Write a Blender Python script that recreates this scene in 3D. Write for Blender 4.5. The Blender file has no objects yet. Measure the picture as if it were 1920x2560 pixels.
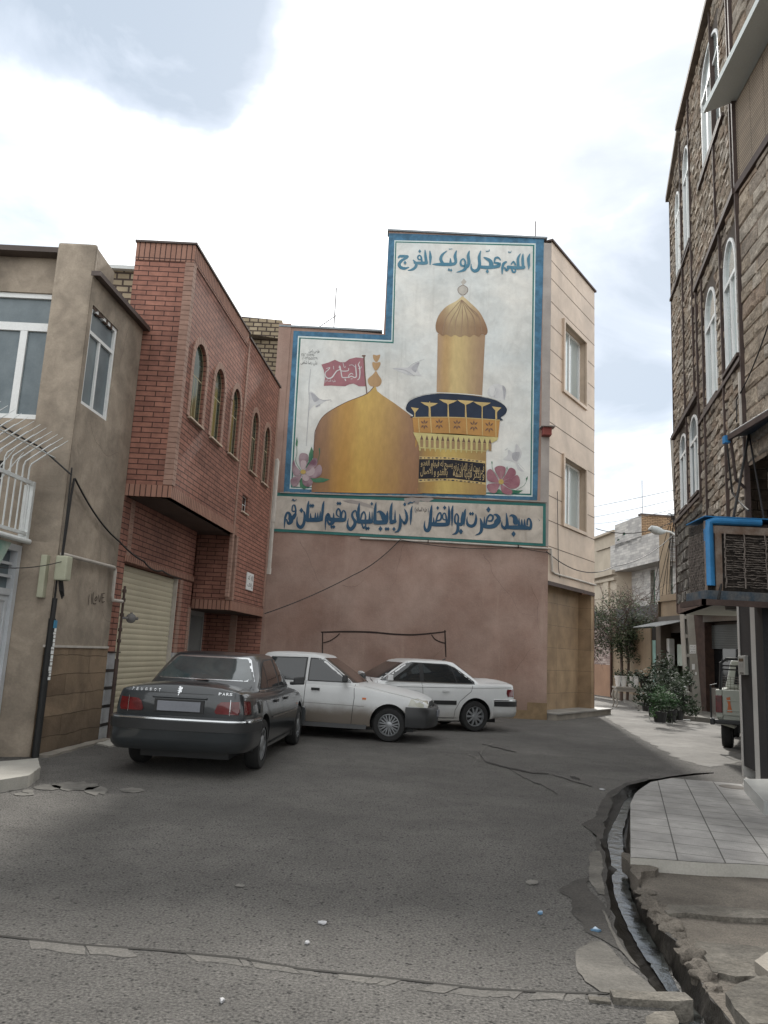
import bpy, bmesh, math, random, unicodedata
from mathutils import Vector, Matrix, noise
from mathutils.geometry import tessellate_polygon
from mathutils.bvhtree import BVHTree
random.seed(7)
PI = math.pi
sc = bpy.context.scene
COL = sc.collection
# ---------------------------------------------------------------- camera
CAM_H, FPX = 1.5, 1930.0
pitch, roll = math.radians(10.3), math.radians(2.85)
_U = Vector((0, -math.sin(pitch), math.cos(pitch))); _D = Vector((0, math.cos(pitch), math.sin(pitch))); _R = Vector((1, 0, 0))
IR = _R*math.cos(roll) + _U*math.sin(roll)
IU = _U*math.cos(roll) - _R*math.sin(roll)
cd = bpy.data.cameras.new('camera'); cam = bpy.data.objects.new('camera', cd); COL.objects.link(cam)
cam.matrix_world = Matrix(((IR.x, IU.x, -_D.x, 0), (IR.y, IU.y, -_D.y, 0), (IR.z, IU.z, -_D.z, CAM_H), (0, 0, 0, 1)))
cd.sensor_fit = 'VERTICAL'; cd.sensor_height = 36.0; cd.lens = 36.0*FPX/2560.0
cd.clip_start = 0.05; cd.clip_end = 3000
sc.camera = cam
# ---------------------------------------------------------------- light
SUN_EL, SUN_AZ = math.radians(40), math.radians(8.5)      # azimuth right of +Y
sd = bpy.data.lights.new('sun', 'SUN'); sun = bpy.data.objects.new('sun', sd); COL.objects.link(sun)
sd.energy = 3.2; sd.angle = math.radians(2.2); sd.color = (1.0, .965, .90)
sv = Vector((math.sin(SUN_AZ)*math.cos(SUN_EL), math.cos(SUN_AZ)*math.cos(SUN_EL), math.sin(SUN_EL)))
sun.rotation_euler = sv.to_track_quat('Z', 'Y').to_euler()
W = bpy.data.worlds.new('World'); sc.world = W; W.use_nodes = True
def build_world():
    nt = W.node_tree; N = nt.nodes; L = nt.links; N.clear()
    out = N.new('ShaderNodeOutputWorld'); bg = N.new('ShaderNodeBackground'); bg2 = N.new('ShaderNodeBackground'); mx = N.new('ShaderNodeMixShader')
    sky = N.new('ShaderNodeTexSky'); sky.sky_type = 'NISHITA'; sky.sun_disc = False
    sky.sun_elevation = SUN_EL; sky.sun_rotation = SUN_AZ
    L.new(sky.outputs[0], bg.inputs[0]); bg.inputs[1].default_value = .13
    tc = N.new('ShaderNodeTexCoord')
    # clouds: noise on the direction flattened towards the horizon
    mp = N.new('ShaderNodeMapping'); mp.inputs['Scale'].default_value = (1, 1, 2.2); mp.inputs['Location'].default_value = (2.3, .7, .4)
    L.new(tc.outputs['Generated'], mp.inputs[0])
    n1 = N.new('ShaderNodeTexNoise'); n1.inputs['Scale'].default_value = 3.4; n1.inputs['Detail'].default_value = 9; n1.inputs['Roughness'].default_value = .56; n1.inputs['Distortion'].default_value = .4
    L.new(mp.outputs[0], n1.inputs['Vector'])
    nc = N.new('ShaderNodeTexNoise'); nc.inputs['Scale'].default_value = 3.0; nc.inputs['Detail'].default_value = 6; nc.inputs['Roughness'].default_value = .5; L.new(tc.outputs['Generated'], nc.inputs['Vector'])
    va = N.new('ShaderNodeVectorMath'); va.operation = 'MULTIPLY_ADD'; va.inputs[1].default_value = (.34, .34, .34); va.inputs[2].default_value = (-.17, -.17, -.17); L.new(nc.outputs['Color'], va.inputs[0])
    vb = N.new('ShaderNodeVectorMath'); vb.operation = 'ADD'; L.new(va.outputs[0], vb.inputs[0]); L.new(tc.outputs['Generated'], vb.inputs[1]); vn = N.new('ShaderNodeVectorMath'); vn.operation = 'NORMALIZE'; L.new(vb.outputs[0], vn.inputs[0])
    def lobe(d, inner, outer):
        d = Vector(d).normalized()
        dt = N.new('ShaderNodeVectorMath'); dt.operation = 'DOT_PRODUCT'; dt.inputs[1].default_value = d
        L.new(vn.outputs[0], dt.inputs[0])
        mr = N.new('ShaderNodeMapRange'); mr.interpolation_type = 'SMOOTHSTEP'
        mr.inputs['From Min'].default_value = math.cos(math.radians(outer)); mr.inputs['From Max'].default_value = math.cos(math.radians(inner))
        L.new(dt.outputs['Value'], mr.inputs['Value']); return mr.outputs[0]
    def m(op, a, b):
        q = N.new('ShaderNodeMath'); q.operation = op
        for i, v in enumerate((a, b)):
            if isinstance(v, (int, float)): q.inputs[i].default_value = v
            else: L.new(v, q.inputs[i])
        return q.outputs[0]
    def D(px, py):
        return _D*FPX + IR*(px-960) - IU*(py-1280)
    dark = None
    for (px, py, i, o, k) in SKY_DARK:
        v = m('MULTIPLY', lobe(D(px, py), i, o), k)
        dark = v if dark is None else m('ADD', dark, v)
    dk = m('MULTIPLY', dark, m('ADD', m('MULTIPLY', n1.outputs[0], 2.6), -.45))
    base = m('ADD', dk, m('MULTIPLY', m('SUBTRACT', n1.outputs[0], .5), .12))
    cr = N.new('ShaderNodeValToRGB'); e = cr.color_ramp.elements
    e[0].position = 0.0; e[0].color = (1.28, 1.30, 1.30, 1); e[1].position = 1.0; e[1].color = (.42, .485, .56, 1)
    a = cr.color_ramp.elements.new(.25); a.color = (.92, .96, .99, 1)
    a = cr.color_ramp.elements.new(.6); a.color = (.56, .62, .70, 1)
    L.new(base, cr.inputs[0]); L.new(cr.outputs[0], bg2.inputs[0]); bg2.inputs[1].default_value = SKY_K
    mx.inputs[0].default_value = .9
    L.new(bg.outputs[0], mx.inputs[1]); L.new(bg2.outputs[0], mx.inputs[2]); L.new(mx.outputs[0], out.inputs[0])
SKY_K = 1.0
SKY_DARK = [(420, 60, 0, 8, .95), (220, -20, 0, 9, .8), (620, 10, 0, 7, .6), (20, -30, 0, 8, .5), (-60, 560, 0, 9, .5), (1680, 300, 0, 12, .62), (1620, 760, 0, 11, .95), (1560, 1000, 0, 9, .7), (1500, 1280, 0, 8, .5)]
build_world()
sc.view_settings.view_transform = 'Standard'; sc.view_settings.look = 'None'; sc.view_settings.exposure = 0.52; sc.view_settings.gamma = 1.0
sc.cycles.max_bounces = 6; sc.cycles.use_denoising = True

# ---------------------------------------------------------------- geometry from the photo's perspective
def ray(x, y): return _D*FPX + IR*(x-960) - IU*(y-1280)
def G(x, y, z=0.0):
    v = ray(x, y); t = (z-CAM_H)/v.z; return Vector((v.x*t, v.y*t, z))
class Frame:
    """vertical plane: origin o, u along, n outwards; p(s, z, d) -> world"""
    def __init__(s, o, u, side=1):
        s.o = Vector((o[0], o[1], 0)); s.u = Vector((u[0], u[1], 0)).normalized()
        s.n = Vector((s.u.y, -s.u.x, 0))*side
    def p(s, a, z, d=0.0): return s.o + s.u*a + s.n*d + Vector((0, 0, z))
    def q(s, x, y, d=0.0):
        v = ray(x, y); o = s.o + s.n*d; c = Vector((0, 0, CAM_H))
        t = (s.n.dot(o-c))/s.n.dot(v); P = c+v*t
        return (P-o).dot(s.u), P.z
# ---------------------------------------------------------------- tagging
def tag(o, label=None, cat=None, group=None, kind=None):
    if label: o['label'] = label
    if cat: o['category'] = cat
    if group: o['group'] = group
    if kind: o['kind'] = kind
    return o
def thing(name, label, cat, loc=(0, 0, 0), group=None, rz=0):
    o = bpy.data.objects.new(name, None); COL.objects.link(o); o.location = loc; o.rotation_euler = (0, 0, rz)
    o.empty_display_size = .2
    o['wl'] = 1
    return tag(o, label, cat, group)
def clean():
    for o in COL.objects:
        if 'wl' in o: del o['wl']
def copy_tree(o, parent=None):
    c = o.copy(); COL.objects.link(c)
    if parent: c.parent = parent
    for ch in list(o.children): copy_tree(ch, c)
    return c
# ---------------------------------------------------------------- mesh builder
class MB:
    def __init__(s): s.v = []; s.f = []; s.M = None; s.uv = None
    def add(s, vs, fs):
        b = len(s.v)
        for v in vs:
            v = Vector(v)
            if s.M: v = s.M @ v
            s.v.append(v)
        for f in fs: s.f.append(tuple(b+i for i in f))
        return s
    def quad(s, a, b, c, d): return s.add([a, b, c, d], [(0, 1, 2, 3)])
    def hexa(s, P):   # 8 corner points: bottom 0-3, top 4-7
        return s.add(P, [(0, 3, 2, 1), (4, 5, 6, 7), (0, 1, 5, 4), (1, 2, 6, 5), (2, 3, 7, 6), (3, 0, 4, 7)])
    def box(s, x0, x1, y0, y1, z0, z1):
        return s.hexa([(x0, y0, z0), (x1, y0, z0), (x1, y1, z0), (x0, y1, z0), (x0, y0, z1), (x1, y0, z1), (x1, y1, z1), (x0, y1, z1)])
    def fbox(s, F, a0, a1, z0, z1, d0, d1):
        return s.hexa([F.p(a0, z0, d0), F.p(a1, z0, d0), F.p(a1, z0, d1), F.p(a0, z0, d1), F.p(a0, z1, d0), F.p(a1, z1, d0), F.p(a1, z1, d1), F.p(a0, z1, d1)])
    def tube(s, pts, r, n=8, cap=True):
        pts = [Vector(p) for p in pts]; rs = r if isinstance(r, (list, tuple)) else [r]*len(pts)
        vs = []; fs = []; up = None
        for i, p in enumerate(pts):
            t = (pts[min(i+1, len(pts)-1)] - pts[max(i-1, 0)])
            t = t.normalized() if t.length > 1e-9 else Vector((0, 0, 1))
            if up is None: up = t.orthogonal().normalized()
            up = (up - t*up.dot(t)); up = up.normalized() if up.length > 1e-6 else t.orthogonal().normalized()
            w = t.cross(up)
            for k in range(n):
                a = 2*PI*k/n; vs.append(p + (up*math.cos(a) + w*math.sin(a))*rs[i])
        for i in range(len(pts)-1):
            for k in range(n):
                k2 = (k+1) % n; fs.append((i*n+k, i*n+k2, (i+1)*n+k2, (i+1)*n+k))
        if cap: fs.append(tuple(reversed(range(n)))); fs.append(tuple(range((len(pts)-1)*n, len(pts)*n)))
        return s.add(vs, fs)
    def lathe(s, prof, n=24, axis='Z', c=(0, 0, 0)):
        c = Vector(c); vs = []; fs = []
        for (r, h) in prof:
            for k in range(n):
                a = 2*PI*k/n; x, y = r*math.cos(a), r*math.sin(a)
                vs.append(c + (Vector((x, y, h)) if axis == 'Z' else Vector((x, h, y)) if axis == 'Y' else Vector((h, x, y))))
        for i in range(len(prof)-1):
            for k in range(n):
                k2 = (k+1) % n; fs.append((i*n+k, i*n+k2, (i+1)*n+k2, (i+1)*n+k))
        return s.add(vs, fs)
    def prism(s, poly, z0, z1, jit=0):    # horizontal polygon slab
        n = len(poly); vs = [Vector((p[0], p[1], z0)) for p in poly] + [Vector((p[0], p[1], z1 if len(p) < 3 else p[2])) for p in poly]
        fs = [(i, (i+1) % n, n+(i+1) % n, n+i) for i in range(n)]
        t = tessellate_polygon([[Vector((p[0], p[1], 0)) for p in poly]])
        for a, b, c in t:
            fs.append((n+a, n+b, n+c))
        return s.add(vs, fs)
    def flat(s, poly3):   # filled 3-D planar polygon (list of Vectors)
        t = tessellate_polygon([poly3]); return s.add(poly3, [tuple(x) for x in t])
    def panel(s, F, outline, holes=(), d=0.0, reveal=.12):
        polys = [[Vector((a, z, 0)) for a, z in outline]] + [[Vector((a, z, 0)) for a, z in h] for h in holes]
        flat = [p for pl in polys for p in pl]
        t = tessellate_polygon(polys)
        s.add([F.p(p.x, p.y, d) for p in flat], [tuple(x) for x in t])
        for h in holes:
            n = len(h)
            s.add([F.p(a, z, d) for a, z in h] + [F.p(a, z, d-reveal) for a, z in h], [(i, (i+1) % n, n+(i+1) % n, n+i) for i in range(n)])
        return s
    def ring(s, F, outer, inner, d0, d1):
        n = len(outer)
        vs = [F.p(a, z, d1) for a, z in outer] + [F.p(a, z, d1) for a, z in inner] + [F.p(a, z, d0) for a, z in outer] + [F.p(a, z, d0) for a, z in inner]
        fs = []
        for i in range(n):
            j = (i+1) % n
            fs += [(i, j, n+j, n+i), (n+i, n+j, 3*n+j, 3*n+i), (2*n+i, i, j, 2*n+j)]
        return s.add(vs, fs)
    def build(s, name, mat, parent=None, smooth=False, bevel=0, kind=None, fixn=True, sharp=30):
        me = bpy.data.meshes.new(name); me.from_pydata([tuple(v) for v in s.v], [], s.f)
        if fixn:
            bm = bmesh.new(); bm.from_mesh(me)
            bmesh.ops.remove_doubles(bm, verts=bm.verts, dist=1e-5)
            bmesh.ops.recalc_face_normals(bm, faces=bm.faces)
            if bevel:
                bmesh.ops.bevel(bm, geom=[e for e in bm.edges if len(e.link_faces) == 2 and e.calc_face_angle(0) > .6], offset=bevel, segments=2, affect='EDGES', profile=.6, clamp_overlap=True)
            bm.to_mesh(me); bm.free()
        autouv(me)
        if smooth:
            me.shade_smooth(); me.set_sharp_from_angle(angle=math.radians(sharp))
        o = bpy.data.objects.new(name, me); COL.objects.link(o)
        if mat: me.materials.append(mat)
        if parent:
            o.parent = parent
            r = parent
            while r.parent: r = r.parent
            if 'wl' in r and parent is r: o.location = -Vector(r.location)   # vertices are given in world space
            # sub-parts inherit the offset of their parent
        if kind: o['kind'] = kind
        return o
def autouv(me):
    uv = me.uv_layers.new(name='m') if not me.uv_layers else me.uv_layers[0]
    for p in me.polygons:
        n = p.normal
        if abs(n.z) > .8: U, V = Vector((1, 0, 0)), Vector((0, 1, 0))
        else:
            U = Vector((-n.y, n.x, 0)).normalized(); V = Vector((0, 0, 1))
            if abs(U.x) > abs(U.y):
                if U.x < 0: U = -U
            elif U.y < 0: U = -U
        for li in p.loop_indices:
            co = me.vertices[me.loops[li].vertex_index].co; uv.data[li].uv = (co.dot(U), co.dot(V))
def local(o):     # a child whose vertices are in its thing's own space
    o.location = (0, 0, 0); return o
# ---------------------------------------------------------------- materials
MATS = {}
def mat(name, col, rough=.8, metal=0.0, var=.15, vscale=1.5, col2=None, fine=.06, fscale=40, bump=.0, bscale=60, bdist=.01, brick=None, streak=0, streak_col=(.12, .10, .08), spec=.5, voro=None, coat=0, trans=0, ior=1.45, emit=None, hdirt=None, blot=None):
    if name in MATS: return MATS[name]
    M = bpy.data.materials.new(name); M.use_nodes = True; nt = M.node_tree; N = nt.nodes; L = nt.links
    b = N['Principled BSDF']; MATS[name] = M
    b.inputs['Roughness'].default_value = rough; b.inputs['Metallic'].default_value = metal; b.inputs['Specular IOR Level'].default_value = spec
    b.inputs['Coat Weight'].default_value = coat; b.inputs['Coat Roughness'].default_value = .05
    b.inputs['Transmission Weight'].default_value = trans; b.inputs['IOR'].default_value = ior
    tc = N.new('ShaderNodeTexCoord'); OB = tc.outputs['Object']; UV = tc.outputs['UV']
    def noi(sc_, det=5, ro=.55, vec=OB, dist=0):
        n = N.new('ShaderNodeTexNoise'); n.inputs['Scale'].default_value = sc_; n.inputs['Detail'].default_value = det; n.inputs['Roughness'].default_value = ro; n.inputs['Distortion'].default_value = dist
        L.new(vec, n.inputs['Vector']); return n.outputs[0]
    def mixc(f, a, c, mode='MIX'):
        x = N.new('ShaderNodeMix'); x.data_type = 'RGBA'; x.blend_type = mode
        for i, v in ((0, f), (6, a), (7, c)):
            if isinstance(v, (int, float)): x.inputs[i].default_value = v
            elif isinstance(v, tuple): x.inputs[i].default_value = (*v[:3], 1)
            else: L.new(v, x.inputs[i])
        return x.outputs[2]
    def mr(v, a, c, x=0.0, y=1.0, sm=False):
        q = N.new('ShaderNodeMapRange')
        if sm: q.interpolation_type = 'SMOOTHSTEP'
        q.inputs['From Min'].default_value = a; q.inputs['From Max'].default_value = c; q.inputs['To Min'].default_value = x; q.inputs['To Max'].default_value = y
        L.new(v, q.inputs['Value']); return q.outputs[0]
    def mth(op, a, c):
        q = N.new('ShaderNodeMath'); q.operation = op
        for i, v in enumerate((a, c)):
            if isinstance(v, (int, float)): q.inputs[i].default_value = v
            else: L.new(v, q.inputs[i])
        return q.outputs[0]
    c = tuple(col)
    heights = []
    if brick:
        w, h_, mort, mc, distort = brick['w'], brick['h'], brick['m'], brick['mc'], brick.get('dist', 0)
        vec = UV
        if distort:
            nn = N.new('ShaderNodeTexNoise'); nn.inputs['Scale'].default_value = brick.get('dscale', 3.0); nn.inputs['Detail'].default_value = 4; L.new(UV, nn.inputs['Vector'])
            vm = N.new('ShaderNodeVectorMath'); vm.operation = 'MULTIPLY_ADD'; vm.inputs[1].default_value = (distort, distort, 0); L.new(nn.outputs['Color'], vm.inputs[0]); L.new(UV, vm.inputs[2]); vec = vm.outputs[0]
        if brick.get('rot'):
            mp = N.new('ShaderNodeMapping'); mp.inputs['Rotation'].default_value = (0, 0, brick['rot']); L.new(vec, mp.inputs[0]); vec = mp.outputs[0]
        bt = N.new('ShaderNodeTexBrick'); L.new(vec, bt.inputs['Vector'])
        bt.offset = brick.get('off', .5); bt.inputs['Scale'].default_value = 1; bt.inputs['Brick Width'].default_value = w; bt.inputs['Row Height'].default_value = h_
        bt.inputs['Mortar Size'].default_value = mort; bt.inputs['Mortar Smooth'].default_value = brick.get('ms', .1); bt.inputs['Bias'].default_value = 0
        bt.inputs['Color1'].default_value = (*c, 1); c2 = brick.get('c2', tuple(x*.8 for x in c)); bt.inputs['Color2'].default_value = (*c2, 1); bt.inputs['Mortar'].default_value = (*mc, 1)
        cur = bt.outputs['Color']
        heights.append((mr(bt.outputs['Fac'], 0, 1, 1, 0), brick.get('bump', 1.0), brick.get('bd', .012)))
    else:
        cur = mixc(mr(noi(vscale, 6), .35, .65, 0, 1), c, tuple(col2) if col2 else tuple(x*(1-var) for x in c))
    if brick and var:
        cur = mixc(1.0, cur, mr2(N, L, noi(vscale, 6), .3, .7, 1-var, 1+var*.4), 'MULTIPLY')
    if blot:
        for (s_, lo, hi, a_, b_) in blot:
            cur = mixc(1.0, cur, mr2(N, L, noi(s_, 7, .62, OB, .6), a_, b_, lo, hi), 'MULTIPLY')
    if fine:
        cur = mixc(1.0, cur, mr2(N, L, noi(fscale, 4, .7), .3, .7, 1-fine, 1+fine), 'MULTIPLY')
    if voro:
        vv = N.new('ShaderNodeTexVoronoi'); vv.inputs['Scale'].default_value = voro['s']; L.new(OB, vv.inputs['Vector'])
        f_ = mr(vv.outputs['Distance'], voro.get('a', .1), voro.get('b', .35), 1, 0)
        if voro.get('mod'): f_ = mth('MULTIPLY', f_, mr(noi(voro['s']*.45, 3), .44, .60, 0, 1))
        cur = mixc(f_, cur, voro['c'])
    if streak:
        mp = N.new('ShaderNodeMapping'); mp.inputs['Scale'].default_value = (5, 5, .28); L.new(OB, mp.inputs[0])
        n = noi(1.0, 6, .65, mp.outputs[0]); n2 = noi(.7, 3)
        cur = mixc(mth('MULTIPLY', mr(n, .5, .78, 0, streak, True), mr(n2, .35, .65)), cur, streak_col)
    if hdirt:      # dirt that clings below a height (object z), ragged edge
        sp = N.new('ShaderNodeSeparateXYZ'); L.new(OB, sp.inputs[0])
        zz = mth('ADD', sp.outputs[2], mth('MULTIPLY', mth('SUBTRACT', noi(hdirt.get('s', 4), 6, .65), .5), hdirt.get('j', .35)))
        cur = mixc(mr(zz, hdirt['z0'], hdirt['z1'], hdirt['k'], 0, True), cur, hdirt['c'])
    if isinstance(cur, tuple): b.inputs['Base Color'].default_value = (*cur, 1)
    else: L.new(cur, b.inputs['Base Color'])
    if bump:
        heights.append((noi(bscale, 6, .6), bump, bdist))
    prev = None
    for h_, st, dd in heights:
        bp = N.new('ShaderNodeBump'); bp.inputs['Strength'].default_value = min(1, st); bp.inputs['Distance'].default_value = dd
        L.new(h_, bp.inputs['Height'])
        if prev: L.new(prev, bp.inputs['Normal'])
        prev = bp.outputs[0]
    if prev: L.new(prev, b.inputs['Normal'])
    if emit: b.inputs['Emission Color'].default_value = (*emit, 1); b.inputs['Emission Strength'].default_value = 1
    return M
def mr2(N, L, v, a, c, x, y):
    q = N.new('ShaderNodeMapRange'); q.inputs['From Min'].default_value = a; q.inputs['From Max'].default_value = c; q.inputs['To Min'].default_value = x; q.inputs['To Max'].default_value = y
    L.new(v, q.inputs['Value']); return q.outputs[0]
plaster = mat('plaster_tan', (.40, .335, .265), .95, var=.34, vscale=.9, fine=.08, bump=.5, bscale=14, bdist=.015, blot=[(.55, .72, 1.14, .35, .62), (2.6, .84, 1.1, .4, .6)], streak=.55, streak_col=(.17, .13, .10))
plaster_dado = mat('old_cement_dado', (.24, .175, .115), .95, col2=(.15, .105, .07), vscale=1.6, fine=.1, bump=.5, bscale=14, bdist=.015, brick=dict(w=1.3, h=.26, m=.006, mc=(.12, .085, .055), c2=(.17, .12, .078), dist=.10, dscale=1.4, bd=.01, ms=.5), blot=[(1.4, .68, 1.18, .35, .62)], hdirt=dict(z0=.0, z1=.5, k=.5, c=(.07, .055, .04)))
coping = mat('coping_metal', (.10, .075, .065), .6, var=.3)
red_brick = mat('red_brick', (.34, .155, .11), .75, var=.22, blot=[(.6, .84, 1.1, .36, .62), (6.0, .86, 1.12, .4, .62)], vscale=.8, fine=.07, brick=dict(w=.33, h=.087, m=.0075, mc=(.055, .022, .018), c2=(.255, .112, .08), bd=.012, ms=.2))
quoin = mat('orange_brick', (.37, .2, .14), .75, var=.15, fine=.05, brick=dict(w=.13, h=.087, m=.008, mc=(.07, .03, .02), off=0, c2=(.33, .14, .09), bd=.01))
soldier = mat('soldier_brick', (.36, .195, .14), .75, var=.15, brick=dict(w=.088, h=.6, m=.008, mc=(.06, .025, .02), off=0, c2=(.30, .155, .11), bd=.01))
pink = mat('pink_render', (.365, .262, .218), .95, col2=(.27, .175, .14), vscale=.8, fine=.1, bump=.5, bscale=18, bdist=.012, blot=[(.45, .88, 1.08, .36, .62), (1.9, .94, 1.05, .4, .6)], streak=.5, streak_col=(.45, .34, .28), hdirt=dict(z0=.0, z1=1.1, k=.5, c=(.17, .115, .085), j=1.2, s=1.6))
cream_paint = mat('mural_cream', (.70, .69, .645), .9, blot=[(.9, .86, 1.05, .36, .6), (4, .94, 1.04, .4, .6)], col2=(.59, .62, .61), vscale=.55, fine=.03, streak=.35, streak_col=(.30, .29, .26))
banner_white = mat('banner_cream', (.55, .50, .44), .9, blot=[(2.2, .8, 1.08, .36, .6)], col2=(.45, .40, .345), vscale=1.2, fine=.05, streak=.85, streak_col=(.19, .135, .095))
blue_frame = mat('paint_blue', (.065, .17, .27), .85, var=.25, vscale=2, blot=[(5, .8, 1.25, .36, .64)], streak=.3, streak_col=(.3, .33, .34))
teal_paint = mat('paint_teal', (.04, .17, .155), .85, var=.25, vscale=2)
white_line = mat('paint_white', (.6, .68, .67), .85, var=.1)
letter_blue = mat('letter_blue', (.018, .062, .12), .8, col2=(.035, .09, .15), vscale=2.2, fine=.1, streak=.15, streak_col=(.2, .2, .2))
letter_top = mat('letter_top', (.06, .18, .26), .8, col2=(.10, .22, .29), vscale=2.2)
marble = mat('beige_marble', (.54, .43, .335), .5, blot=[(.8, .86, 1.08, .38, .6)], col2=(.46, .365, .28), vscale=1.3, fine=.05, streak=.25, streak_col=(.34, .25, .19))
groove = mat('groove_dark', (.13, .10, .08), .9, var=.1)
trav = mat('travertine', (.33, .235, .145), .55, var=.35, vscale=2.0, fine=.08, brick=dict(w=1.5, h=.62, m=.004, mc=(.12, .09, .06), off=0, c2=(.28, .195, .12), bd=.002), streak=.2)
stone = mat('rough_stone', (.38, .31, .25), .9, var=.35, vscale=1.2, fine=.18, fscale=22, bump=.9, bscale=7, bdist=.05, blot=[(.5, .8, 1.12, .35, .62), (3.0, .78, 1.15, .35, .65)], brick=dict(w=.42, h=.22, m=.018, mc=(.10, .08, .065), c2=(.225, .175, .14), dist=.15, dscale=2.6, bd=.09, ms=.35))
stone_dark = mat('rough_stone_grey', (.165, .145, .12), .9, var=.3, vscale=1.0, fine=.18, fscale=22, bump=.9, bscale=9, bdist=.05, brick=dict(w=.34, h=.22, m=.017, mc=(.055, .048, .042), c2=(.12, .105, .09), dist=.11, dscale=2.6, bd=.05, ms=.35))
stone_near = mat('stone_near', (.38, .295, .22), .9, var=.35, vscale=1.2, fine=.16, fscale=20, bump=.9, bscale=5, bdist=.06, blot=[(1.2, .75, 1.15, .35, .62)], brick=dict(w=.58, h=.28, m=.02, mc=(.09, .068, .052), c2=(.24, .18, .135), dist=.11, dscale=2.2, bd=.06, ms=.4))
block_ribbed = mat('hollow_block', (.30, .24, .175), .9, var=.25, brick=dict(w=.45, h=.045, m=.008, mc=(.11, .085, .065), c2=(.25, .2, .15), bd=.012, off=0))
iron_brown = mat('brown_iron', (.075, .05, .042), .7, var=.35, vscale=6, fine=.15)
white_metal = mat('white_metal', (.62, .64, .63), .45, var=.12, vscale=4)
frame_white = mat('window_white', (.78, .79, .78), .4, var=.05)
glass_dull = mat('glass_dull', (.09, .12, .135), .32, col2=(.15, .185, .20), vscale=2.5, fine=.05, spec=.6)
glass_bright = mat('glass_sky_pale', (.36, .42, .42), .16, var=.1, spec=.9, coat=.8)  # pale base colour stands in for the white sky reflected in these panes
glass_green = mat('glass_green', (.005, .05, .038), .12, col2=(.012, .035, .025), vscale=5, spec=.7, coat=.5)
glass_dark = mat('glass_dark', (.012, .014, .016), .08, var=.1, spec=.6)
shutter_m = mat('shutter_cream', (.52, .47, .345), .55, var=.12, vscale=1.5, hdirt=dict(z0=.1, z1=.9, k=.45, c=(.22, .19, .14), j=.6))
black_rubber = mat('black_rubber', (.018, .018, .018), .65, var=.2)
cable = mat('cable_black', (.015, .014, .014), .6, var=.1)
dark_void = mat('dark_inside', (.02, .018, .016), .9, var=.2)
concrete = mat('concrete', (.26, .235, .20), .92, var=.28, vscale=2.2, fine=.14, fscale=60, bump=.5, bscale=40, bdist=.01)
concrete_lt = mat('concrete_light', (.36, .345, .31), .9, var=.2, vscale=2.5, fine=.1, fscale=70, bump=.35, bscale=50, bdist=.006)
pvc_white = mat('pvc_white', (.50, .46, .41), .5, var=.2, vscale=6)
# ================================================================ GROUND
asphalt = mat('asphalt', (.088, .083, .077), .95, col2=(.124, .117, .108), vscale=.42, fine=.75, fscale=70, bump=1.0, bscale=55, bdist=.03, blot=[(.32, .88, 1.12, .36, .62), (2.4, .9, 1.08, .38, .62)], voro=dict(s=38, a=.2, b=.42, c=(.016, .015, .014), mod=1))
street_m = mat('dusty_sunlit_asphalt', (.14, .133, .123), .93, blot=[(.5, .82, 1.12, .36, .62), (3, .86, 1.1, .38, .62)], col2=(.18, .172, .16), vscale=.7, fine=.28, fscale=80, bump=.7, bscale=60, bdist=.008)
tile_m = mat('pavement_tiles', (.28, .27, .255), .75, blot=[(1.1, .74, 1.08, .36, .6), (5, .85, 1.06, .38, .6)], var=.14, vscale=2.0, fine=.3, fscale=130, brick=dict(w=.335, h=.335, m=.005, mc=(.07, .065, .06), c2=(.27, .26, .248), off=0, rot=-math.radians(-17.8), bd=.004))
wet_m = mat('wet_mud', (.022, .020, .018), .35, col2=(.04, .036, .03), vscale=5, fine=.3, fscale=50, bump=.7, bscale=22, bdist=.02, spec=.35)
soil_m = mat('gritty_soil', (.095, .082, .068), .97, blot=[(1.6, .72, 1.2, .36, .62)], col2=(.135, .118, .098), vscale=2.2, fine=.4, fscale=90, bump=1.0, bscale=60, bdist=.015, voro=dict(s=60, a=.08, b=.22, c=(.05, .043, .035)))
water_m = mat('ditch_water', (.03, .032, .03), .04, var=.1, bump=.5, bscale=9, bdist=.012, spec=.8, blot=[(6, .3, 1.6, .4, .6)])
rubble_m = mat('rubble_concrete', (.15, .137, .117), .95, col2=(.095, .085, .07), vscale=3.5, blot=[(2.2, .7, 1.15, .36, .62), (9, .8, 1.15, .38, .62)], fine=.3, fscale=60, bump=1.0, bscale=22, bdist=.03)
patch_m = mat('cement_patch', (.125, .116, .102), .93, blot=[(3, .74, 1.15, .36, .62)], var=.3, vscale=5, fine=.25, fscale=70, bump=.8, bscale=40, bdist=.01)
ZS, ZX, ZY = .3165, 1400, 1860
def zz(x, y, z=0.0): return G(ZX+x*ZS, ZY+y*ZS, z)
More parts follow.
